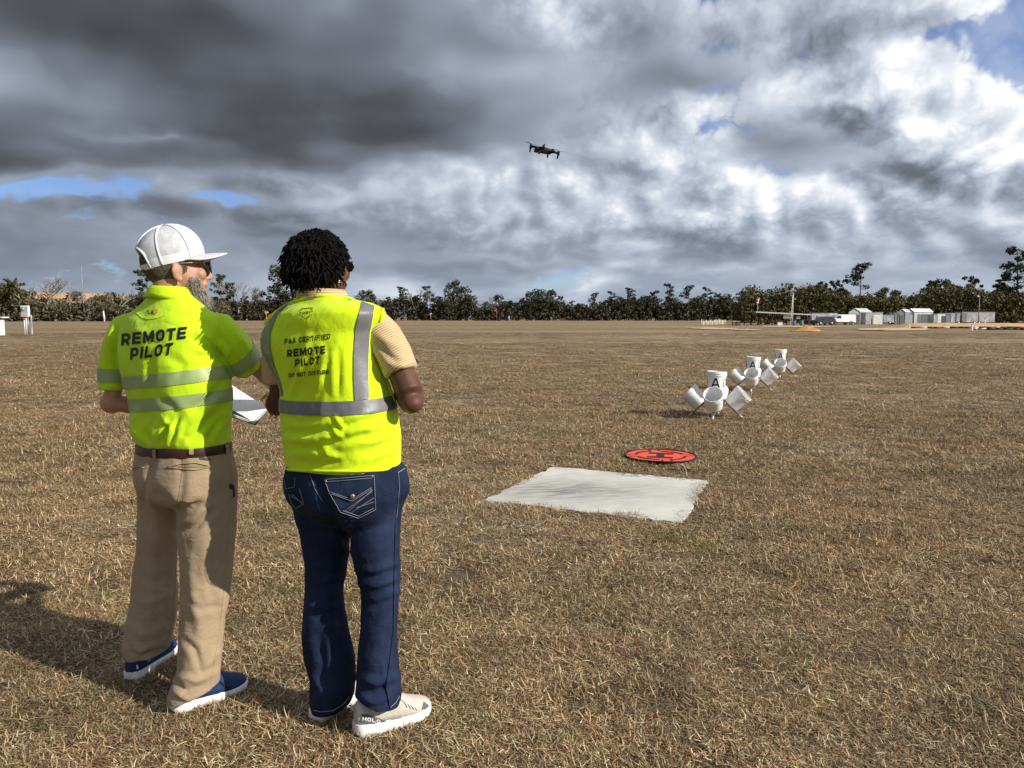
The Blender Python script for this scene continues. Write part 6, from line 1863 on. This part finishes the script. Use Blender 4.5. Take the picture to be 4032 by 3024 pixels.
# ================================================================== the person in the vest
wom = empty('person', (-0.56, 2.76, 0), 'person with short black twists in yellow hi-vis vest, striped polo and dark jeans', 'person', 'two people watching the drone')
YW = 2.76; PW = math.radians(33)
WC = P(1262, 1068, 2.76); WR = frame_of(math.radians(33), math.radians(6)); WS = 0.99
mb = MB()
WL = head_parts(mb, WC, WR, WS)
mb.loft([ring(v, a, b, Y, 0.62, PW, 24) for v, a, b, Y in ((1150, 1190, 1330, 2.755), (1215, 1170, 1400, 2.76), (1300, 1110, 1420, 2.77), (1500, 1150, 1460, 2.77), (1750, 1180, 1500, 2.77), (1950, 1200, 1520, 2.77))])
wl = {'ls': P(1120, 1300, 2.85), 'le': P(1092, 1590, 2.93), 'lw': P(1420, 1490, 3.12), 'rs': P(1480, 1300, 2.71), 're': P(1612, 1578, 2.66), 'rw': P(1575, 1452, 2.93)}
mb.tube([wl['ls'], wl['ls'].lerp(wl['le'], 0.5), wl['le'], wl['le'].lerp(wl['lw'], 0.35), wl['lw']], [0.034, 0.036, 0.043, 0.044, 0.028], 16)
mb.tube([wl['rs'], P(1538, 1400, 2.69), P(1586, 1480, 2.665), P(1610, 1540, 2.645), P(1619, 1578, 2.64), wl['re'].lerp(wl['rw'], 0.25), wl['re'].lerp(wl['rw'], 0.5), wl['rw']], [0.034, 0.042, 0.0475, 0.049, 0.046, 0.047, 0.042, 0.028], 18)
mb.ellipsoid(P(1622, 1588, 2.632), (0.040, 0.040, 0.034)); mb.ellipsoid(wl['le'], (0.046, 0.046, 0.046))
ctrl = P(1545, 1402, 3.08)
hand(mb, wl['rw'], ctrl + Vector((0.05, 0.0, -0.01)) - wl['rw'], Vector((0.7, -0.4, -0.3)), Vector((-0.2, -0.2, 1)), 0.6, 0.95)
hand(mb, wl['lw'], ctrl + Vector((-0.07, 0.0, -0.01)) - wl['lw'], Vector((-0.7, 0.2, -0.4)), Vector((0.2, -0.3, 1)), 0.6, 0.95)
for a, b, c in ((P(1270, 2000, 2.80), P(1280, 2330, 2.78), P(1300, 2790, 2.74)), (P(1470, 2000, 2.72), P(1495, 2330, 2.67), P(1480, 2790, 2.64))):
    mb.tube([a, b, c], [0.070, 0.048, 0.036], 14)
vs, fs = remesh_smooth(mb, 0.0055, 3)
mesh_obj('body', vs, fs, M['skin_d'], wom)

# ---- jeans
mb = MB()
mb.loft(lerp_rings([(1815, 1140, 1585, YW, 0.72), (1845, 1126, 1598, YW, 0.74), (1890, 1117, 1607, YW, 0.78), (1925, 1122, 1608, YW, 0.82), (1965, 1137, 1592, YW, 0.84), (2000, 1165, 1575, YW, 0.80), (2040, 1200, 1545, YW, 0.62), (2080, 1265, 1480, YW, 0.42)], PW))
mb.loft(lerp_rings([(1950, 1142, 1390, 2.80, 1.0), (2020, 1160, 1388, 2.80, 1.0), (2100, 1181, 1382, 2.80, 1.0), (2162, 1193, 1375, 2.80, 1.0), (2200, 1198, 1371, 2.79, 1.0), (2252, 1203, 1365, 2.79, 1.0), (2324, 1198, 1350, 2.78, 1.0), (2397, 1195, 1358, 2.77, 1.0), (2509, 1187, 1379, 2.76, 0.95), (2581, 1195, 1397, 2.75, 0.95), (2671, 1222, 1401, 2.74, 1.0), (2725, 1219, 1396, 2.735, 1.1), (2775, 1224, 1380, 2.73, 1.1), (2815, 1234, 1350, 2.725, 1.05), (2850, 1240, 1345, 2.72, 1.05)], 0.4, 0.95))
mb.loft(lerp_rings([(1950, 1360, 1594, 2.73, 1.0), (2020, 1370, 1583, 2.72, 1.0), (2100, 1377, 1578, 2.70, 1.0), (2162, 1379, 1575, 2.69, 1.0), (2252, 1400, 1579, 2.68, 1.0), (2324, 1418, 1577, 2.67, 1.0), (2397, 1421, 1570, 2.66, 1.0), (2509, 1414, 1564, 2.65, 1.0), (2581, 1406, 1569, 2.64, 1.0), (2689, 1401, 1580, 2.635, 1.05), (2740, 1398, 1582, 2.63, 1.1), (2775, 1412, 1574, 2.63, 1.1), (2805, 1425, 1562, 2.63, 1.0), (2845, 1430, 1556, 2.63, 1.0)], 0.6, 0.94))
vs, fs = remesh_smooth(mb, 0.0085, 14)
vs = folds(vs, fs, [
    ([(1245, 1880), (1290, 1990), (1372, 2140)], 20, -0.016), ([(1372, 2140), (1330, 2080), (1260, 2040)], 20, -0.008), ([(1375, 2120), (1440, 2090), (1560, 2060)], 20, -0.006), ([(1160, 2010), (1230, 2040), (1320, 2050)], 16, -0.007),
    ([(1395, 2270), (1470, 2275), (1560, 2245)], 16, -0.007), ([(1400, 2245), (1480, 2245), (1565, 2215)], 15, 0.007), ([(1410, 2325), (1480, 2330), (1565, 2300)], 16, -0.006), ([(1410, 2300), (1490, 2302), (1570, 2275)], 15, 0.007), ([(1420, 2370), (1480, 2385), (1560, 2350)], 14, -0.006),
    ([(1200, 2215), (1250, 2205), (1280, 2205)], 14, -0.006), ([(1203, 2260), (1270, 2290), (1330, 2270)], 14, 0.008), ([(1200, 2310), (1260, 2330), (1335, 2300)], 16, -0.006), ([(1198, 2370), (1260, 2400), (1340, 2380)], 16, 0.007),
    ([(1280, 2350), (1310, 2480), (1290, 2620)], 22, 0.012), ([(1240, 2480), (1275, 2600), (1270, 2700)], 18, -0.008), ([(1230, 2660), (1270, 2720), (1250, 2770)], 16, 0.009),
    ([(1405, 2700), (1470, 2730), (1540, 2700)], 17, -0.007), ([(1402, 2660), (1480, 2690), (1570, 2660)], 16, 0.009), ([(1410, 2740), (1470, 2765), (1530, 2745)], 12, 0.007), ([(1500, 2600), (1520, 2680), (1535, 2760)], 10, 0.005),
    ([(1590, 1870), (1600, 1930), (1585, 1960)], 14, 0.006)])
vs = wrinkle(vs, fs, 0.003, 10.0, (0.7, 0.7, 1.2), 21.0)
jeans = mesh_obj('jeans', vs, fs, M['denim'], wom)
trim(jeans, [(lambda c: c.z < 0.35 and c.x < P(1400, 2700, 2.7).x, P(1290, 2822, 2.66), Vector((-0.16, -0.10, 1)).normalized()), (lambda c: c.z < 0.35 and c.x >= P(1400, 2700, 2.7).x, P(1455, 2778, 2.57), Vector((0.36, -0.05, 1)).normalized())])
bj = bvh_of(vs, fs)
# right back pocket: patch, flap, stitching, button
pk = decal_grid('back_pocket', [(1281, 1888), (1300, 1940), (1345, 2012), (1382, 2027)], [(1472, 1872), (1474, 1920), (1478, 1990), (1472, 2005)], bj, M['denim'], jeans, 0.005, 10, 16)
bp_ = bj
for pl in ([(1281, 1890), (1302, 1945), (1342, 2015), (1412, 2037), (1477, 2004), (1474, 1920), (1471, 1873)], [(1281, 1890), (1471, 1873)], [(1283, 1899), (1464, 1883)], [(1303, 1944), (1388, 1972), (1462, 1926)], [(1300, 1938), (1388, 1965), (1460, 1920)],
           [(1362, 2018), (1466, 1928)], [(1352, 2014), (1462, 1935)], [(1375, 2020), (1470, 1960)], [(1400, 1998), (1470, 1975)], [(1350, 2008), (1412, 2028), (1470, 1998)],
           [(1121, 1890), (1127, 1925), (1160, 1918), (1163, 1880)], [(1138, 1945), (1150, 1985), (1166, 2000), (1197, 1985), (1180, 1925)], [(1142, 1950), (1190, 1978)], [(1150, 1945), (1195, 1985)],
           [(1568, 1860), (1572, 1920), (1566, 1980), (1560, 2040)], [(1222, 1870), (1240, 1925), (1270, 1975)]):
    decal_line('pocket_stitching', pl, 0.0011, bj, M['stitch'], jeans, 0.009 if 1275 < pl[0][0] < 1480 else 0.003)
for (u, v, r) in ((1388, 1953, 0.0085), (1464, 1877, 0.004), (1287, 1897, 0.004)):
    p = hit(bj, u, v, 0.012)
    if p: MB().ellipsoid(p, (r, r*0.6, r), None, 12, 8).build('rivet', M['brass'], jeans, True)
decal_line('side_seam', [(1556, 2060), (1553, 2200), (1552, 2260), (1550, 2350), (1548, 2480), (1535, 2600), (1520, 2700), (1535, 2790)], 0.0018, bj, M['denim'], jeans)
decal_line('hem_stitch', [(1236, 2796), (1262, 2802), (1310, 2798), (1350, 2774), (1374, 2745)], 0.0016, bj, M['stitch'], jeans)
decal_line('hem_stitch', [(1536, 2786), (1558, 2766), (1572, 2740)], 0.0016, bj, M['stitch'], jeans)
decal_line('waist_stitch', [(1565, 1862), (1594, 1844)], 0.0018, bj, M['stitch'], jeans)

# ---- striped polo: torso, sleeves, collar
WLS = [P(1140, 1270, 2.84), P(1102, 1350, 2.86), P(1080, 1430, 2.885), P(1079, 1505, 2.90)]
WRS = [P(1450, 1262, 2.72), P(1512, 1325, 2.705), P(1552, 1395, 2.68), P(1580, 1468, 2.66)]
WLR, WRR = [0.060, 0.054, 0.048, 0.044], [0.060, 0.064, 0.063, 0.061]
mb = MB()
mb.loft(lerp_rings([(1178, 1180, 1362, 2.755, 0.8), (1200, 1165, 1400, 2.757, 0.6), (1225, 1120, 1450, 2.76, 0.52), (1260, 1090, 1470, 2.76, 0.54), (1330, 1075, 1468, YW, 0.58), (1450, 1095, 1480, YW, 0.62), (1600, 1130, 1520, YW, 0.66), (1750, 1150, 1545, YW, 0.7), (1845, 1140, 1580, YW, 0.70), (1856, 1150, 1575, YW, 0.68)], PW))
mb.tube(WLS, WLR, 24); mb.tube(WRS, WRR, 24)
vs, fs = remesh_smooth(mb, 0.008, 5)
vs = folds(vs, fs, [([(1485, 1360), (1520, 1390), (1560, 1420)], 12, -0.007), ([(1490, 1320), (1530, 1350), (1580, 1370)], 14, 0.005), ([(1500, 1420), (1550, 1440), (1610, 1440)], 12, 0.005)])
vs = wrinkle(vs, fs, 0.003, 9.0, (1, 1, 1), 31.0)
wshirt = mesh_obj('striped_polo', vs, fs, M['stripe_shirt'], wom)
st = np.zeros((len(vs), 3), np.float32); st[:, 2] = vs[:, 2]
for pts_, rad_ in ((WLS, WLR), (WRS, WRR)):
    a, b = np.array(pts_[0]), np.array(pts_[3]); d_ = (b-a)/np.linalg.norm(b-a)
    for i, p in enumerate(vs):
        if on_sleeve(Vector(p), pts_, rad_, 1.25): st[i, 2] = -float((p-a) @ d_)
at_ = wshirt.data.attributes.new('stripe', 'FLOAT_VECTOR', 'POINT'); at_.data.foreach_set('vector', st.ravel())
cl = collar([(1185, 1190, 1352, 2.755, 0.9, 0.0), (1160, 1186, 1352, 2.755, 0.92, -0.02), (1140, 1182, 1352, 2.753, 0.92, -0.03), (1139, 1176, 1356, 2.753, 0.92, -0.04), (1152, 1172, 1364, 2.754, 0.90, -0.06), (1172, 1170, 1376, 2.755, 0.86, -0.08), (1184, 1168, 1384, 2.756, 0.84, -0.09)], PW, M['stripe_shirt'], wshirt)
cvn = np.array([v.co for v in cl.data.vertices], np.float32); sta = np.zeros_like(cvn); sta[:, 2] = cvn[:, 2]*1.0
at_ = cl.data.attributes.new('stripe', 'FLOAT_VECTOR', 'POINT'); at_.data.foreach_set('vector', sta.ravel())

# ---- vest
mb = MB()
mb.loft(lerp_rings([(1168, 1176, 1372, 2.755, 0.86), (1182, 1152, 1402, 2.756, 0.70), (1196, 1122, 1470, 2.757, 0.58), (1212, 1092, 1508, 2.752, 0.60), (1232, 1066, 1524, 2.752, 0.62), (1258, 1044, 1516, 2.755, 0.61), (1300, 1020, 1486, YW, 0.58), (1340, 1012, 1483, YW, 0.60), (1390, 1022, 1488, YW, 0.62), (1440, 1050, 1504, YW, 0.64), (1490, 1076, 1522, YW, 0.66), (1531, 1098, 1540, YW, 0.68), (1586, 1101, 1559, YW, 0.70), (1640, 1103, 1571, YW, 0.71),
                    (1700, 1107, 1578, YW, 0.72), (1760, 1114, 1577, YW, 0.73), (1820, 1123, 1574, YW, 0.735), (1852, 1127, 1572, YW, 0.735), (1864, 1131, 1570, YW, 0.72)], PW))
vs, fs = remesh_smooth(mb, 0.008, 5)
vs = folds(vs, fs, [
    ([(1215, 1330), (1190, 1430), (1150, 1540)], 16, 0.007), ([(1180, 1380), (1165, 1450), (1140, 1530)], 11, -0.007), ([(1255, 1390), (1240, 1460), (1225, 1500)], 12, -0.006), ([(1310, 1370), (1305, 1450), (1310, 1550)], 13, 0.006), ([(1335, 1380), (1340, 1460), (1335, 1560)], 11, -0.006), ([(1285, 1400), (1265, 1480), (1240, 1560)], 12, 0.006),
    ([(1320, 1640), (1345, 1680), (1350, 1690)], 9, 0.010), ([(1300, 1670), (1330, 1710), (1345, 1720)], 9, 0.010), ([(1345, 1685), (1420, 1660), (1500, 1640)], 14, -0.010), ([(1350, 1715), (1430, 1690), (1540, 1680)], 14, 0.008), ([(1130, 1730), (1230, 1735), (1330, 1715)], 16, 0.010), ([(1140, 1700), (1230, 1700), (1310, 1680)], 14, -0.009),
    ([(1260, 1750), (1330, 1740), (1440, 1720)], 16, -0.006), ([(1250, 1740), (1300, 1790), (1340, 1800)], 12, 0.009), ([(1350, 1750), (1440, 1740), (1530, 1715)], 15, 0.007), ([(1140, 1790), (1230, 1785), (1320, 1800)], 14, 0.007), ([(1170, 1820), (1240, 1830), (1330, 1815)], 12, -0.008), ([(1420, 1790), (1480, 1770), (1560, 1730)], 14, -0.007), ([(1450, 1820), (1510, 1790), (1560, 1760)], 14, 0.006),
    ([(1120, 1640), (1180, 1660), (1260, 1650)], 14, -0.006), ([(1470, 1450), (1500, 1500), (1530, 1560)], 12, -0.006), ([(1060, 1420), (1090, 1490), (1110, 1540)], 12, -0.006), ([(1220, 1240), (1300, 1260), (1380, 1240)], 25, -0.003)])
vs = wrinkle(vs, fs, 0.0045, 8.0, (1, 1, 0.55), 41.0)
vest = mesh_obj('vest', vs, fs, M['vest_hv'], wom)
trim(vest, [(lambda c: c.z < 1.05, P(1330, 1860, YW-0.15), Vector((-0.03, -0.04, 1)).normalized())])
bw = bvh_of(vs, fs)
nrm = Vector((-0.045, 0, 1)).normalized()
slab('waist_tape', vs, fs, [(P(1330, 1577, YW-0.15), -nrm), (P(1330, 1630, YW-0.15), nrm)], M['tape_grey'], vest, 0.0035)
decal_grid('shoulder_tape', [(1424, 1188), (1412, 1240), (1398, 1300), (1392, 1400), (1392, 1480), (1397, 1578)], [(1474, 1206), (1466, 1250), (1454, 1310), (1449, 1400), (1449, 1480), (1452, 1570)], bw, M['tape_grey'], vest, 0.0045, 8, 60)
decal_grid('shoulder_tape', [(1094, 1222), (1055, 1270), (1026, 1320), (1030, 1380), (1050, 1440), (1082, 1510), (1106, 1560)], [(1140, 1192), (1092, 1240), (1064, 1310), (1064, 1370), (1078, 1430), (1104, 1500), (1116, 1556)], bw, M['tape_grey'], vest, 0.0045, 8, 60)
# bindings
decal_line('neck_binding', [(1160, 1186), (1200, 1172), (1240, 1167), (1300, 1167), (1350, 1172), (1390, 1184)], 0.006, bw, M['vest_trim'], vest, 0.002)
decal_line('arm_binding', [(1508, 1212), (1500, 1250), (1484, 1300), (1482, 1380), (1505, 1455), (1530, 1520), (1550, 1580)], 0.007, bw, M['vest_trim'], vest, 0.002)
decal_line('arm_binding', [(1070, 1240), (1030, 1295), (1018, 1340), (1028, 1395), (1056, 1450), (1095, 1530)], 0.006, bw, M['vest_trim'], vest, 0.002)
decal_line('hem_binding', [(1134, 1848), (1200, 1853), (1300, 1856), (1400, 1855), (1500, 1851), (1566, 1847)], 0.006, bw, M['vest_trim'], vest, 0.002)
# lettering
def word(txt, x0, x1, ytl, ytr, ybr, ybl, b=0.02): text_decal('lettering', txt, [(x0, ytl), (x1, ytr), (x1, ybr), (x0, ybl)], bw, M['print'], vest, b)
word('FAA CERTIFIED', 1121, 1299, 1334, 1314, 1335, 1355, 0.21)
word('REMOTE', 1131, 1281, 1377, 1360, 1392, 1406, 0.24)
word('PILOT', 1162, 1259, 1415, 1402, 1433, 1442, 0.24)
word('DO NOT DISTURB', 1137, 1295, 1470, 1454, 1472, 1486, 0.20)
for pl in ([(1187, 1222), (1187, 1217), (1210, 1214), (1230, 1213), (1230, 1219)], [(1190, 1244), (1196, 1250), (1205, 1256), (1220, 1246), (1222, 1240)], [(1181, 1231), (1188, 1232)], [(1226, 1227), (1233, 1225)]):
    decal_line('emblem_outline', pl, 0.0012, bw, M['print'], vest)
text_decal('emblem_lettering', 'USI', [(1193, 1228), (1222, 1224), (1220, 1234), (1190, 1237)], bw, M['print'], vest, 0.2)

# ---- hair: short twists
rh = random.Random(9); Hm = MB()
hv, hf = [], []
NT, NZ = 40, 18
for j in range(NZ+1):
    ph = -0.75 + (math.pi/2 - 0.03 + 0.75)*j/NZ
    for i in range(NT):
        th = 2*math.pi*i/NT
        fr = max(0.0, math.sin(th))                           # keep the face free
        p_ = max(ph, -0.75 + 1.35*fr**0.6)
        hv.append(WL(0.086*math.cos(p_)*math.cos(th), -0.012 + 0.108*math.cos(p_)*math.sin(th), 0.038 + 0.104*math.sin(p_)))
hf = [(j*NT+i, j*NT+(i+1) % NT, (j+1)*NT+(i+1) % NT, (j+1)*NT+i) for j in range(NZ) for i in range(NT)]
Hm.add(hv, hf)
for k in range(2700):
    th = rh.uniform(0, 2*math.pi); ph = math.asin(rh.uniform(-0.50, 1.0))
    fr = max(0.0, math.sin(th))
    if ph < -0.75 + 1.45*fr**0.6: continue
    n_ = Vector((math.cos(ph)*math.cos(th), math.cos(ph)*math.sin(th), math.sin(ph)))
    p = Vector((0.084*n_.x, -0.012 + 0.106*n_.y, 0.036 + 0.100*n_.z))
    L_ = rh.uniform(0.035, 0.062) * (0.75 if ph > 0.8 else (1.0 if ph > 0.0 else 1.15))
    d_ = (n_*0.7 + Vector((rh.gauss(0, 0.6), rh.gauss(0, 0.6) - 0.2, -0.45 + rh.gauss(0, 0.3)))).normalized()
    pts_ = [p]; nseg = 8; grow = rh.uniform(0.003, 0.019) * (1.25 if -1.2 < ph < 0.9 and math.cos(th) < 0 else 1.0)
    for s in range(nseg):
        d_ = (d_ + Vector((rh.gauss(0, 0.42), rh.gauss(0, 0.42), -0.32 + rh.gauss(0, 0.25)))).normalized()
        q = pts_[-1] + d_*L_/nseg
        g_ = 0.004 + grow*s/nseg
        e = Vector((q.x/(0.086+g_), (q.y+0.012)/(0.108+g_), (q.z-0.036)/(0.102+g_*0.7)))
        if q.z > -0.03 and e.length < 1.0: e = e/e.length; q = Vector((e.x*(0.086+g_), e.y*(0.108+g_)-0.012, e.z*(0.102+g_*0.7)+0.036))
        pts_.append(q)
    r0_ = rh.uniform(0.0026, 0.0037)
    rad_ = [r0_*(1.30 if s % 2 else 0.80)*(1.0 if s < nseg-1 else 0.6) for s in range(nseg+1)]
    Hm.tube([WL(*q) for q in pts_], [r*WS for r in rad_], 5)
Hm.build('hair', M['hair_b'], wom, True)
MB().ellipsoid(WL(0.082, 0.004, -0.038), (0.007, 0.007, 0.008), None, 12, 8).build('earring', M['earring'], wom, True)
gl = MB().tube([WL(0.080, -0.008, 0.020), WL(0.078, 0.05, 0.026), WL(0.066, 0.100, 0.026), WL(0, 0.122, 0.028), WL(-0.066, 0.100, 0.026), WL(-0.078, 0.05, 0.026), WL(-0.080, -0.008, 0.020)], 0.0022, 6).build('glasses', M['black'], wom, True)
for q in (-1, 1): MB().ellipsoid(WL(q*0.034, 0.113, 0.010), (0.026, 0.003, 0.020), WR @ Matrix.Rotation(-q*0.2, 3, 'Z'), 16, 10).build('lens', M['glass'], gl, True)

# ---- shoes
wr, TR, bR = shoe(wom, G(1396, 2905), G(1692, 2806), (M['shoe_cream'], M['sole_white']), 1.02, 0.004, 0.008)
wl_, TL, bL = shoe(wom, G(1236, 2852), G(1420, 2722), (M['shoe_cream'], M['sole_white']), 1.02, 0.004, 0.008)
decal_grid('heel_panel', [(1426, 2812), (1450, 2812), (1480, 2824), (1518, 2838)], [(1418, 2846), (1450, 2850), (1490, 2850), (1520, 2844)], bR, M['shoe_grey'], wr, 0.003, 5, 12)
text_decal('shoe_lettering', 'HOLO', [(1428, 2820), (1496, 2834), (1497, 2847), (1427, 2836)], bR, M['sole_white'], wr, 0.2, 0.005)
decal_grid('toe_cap', [(1668, 2762), (1688, 2778), (1690, 2790)], [(1655, 2822), (1672, 2812), (1684, 2800)], bR, M['shoe_grey'], wr, 0.003, 4, 8)
decal_grid('side_panel', [(1540, 2832), (1580, 2824), (1620, 2822), (1650, 2806)], [(1542, 2850), (1580, 2842), (1620, 2834), (1652, 2818)], bR, M['shoe_taupe'], wr, 0.0025, 4, 16)
for k in range(4): decal_line('lace', [(1578 + 14*k, 2752 + 6*k), (1594 + 14*k, 2764 + 7*k), (1606 + 13*k, 2784 + 4*k)], 0.0026, bR, M['sole_white'], wr)
MB().tube([TR(0.02, 0, 0.088), TR(-0.03, 0, 0.112), TR(-0.05, 0, 0.120), TR(-0.02, 0, 0.098)], 0.0035, 8).build('pull_tab', M['shoe_cream'], wr, True)

# ---- the remote controller
rc = empty('remote_controller', ctrl, 'dark handheld controller with screen held up by the person in the vest', 'controller')
Rc = Matrix.Rotation(-PW, 3, 'Z') @ Matrix.Rotation(math.radians(-35), 3, 'X')
MB().box(ctrl + Vector((0, 0, 0)), (0.19, 0.11, 0.022), Rc).build('body', M['black'], rc)
MB().box(ctrl + Rc @ Vector((0, 0.004, 0.0125)), (0.15, 0.085, 0.002), Rc).build('screen', M['glass'], rc)
MB().box(ctrl + Rc @ Vector((0, 0, -0.006)), (0.196, 0.116, 0.010), Rc).build('back_shell', M['steel'], rc)
for s in (-1, 1): MB().tube([ctrl + Rc @ Vector((s*0.085, -0.02, 0.012)), ctrl + Rc @ Vector((s*0.085, -0.02, 0.026))], 0.006, 8).build('thumb_stick', M['black'], rc, True)
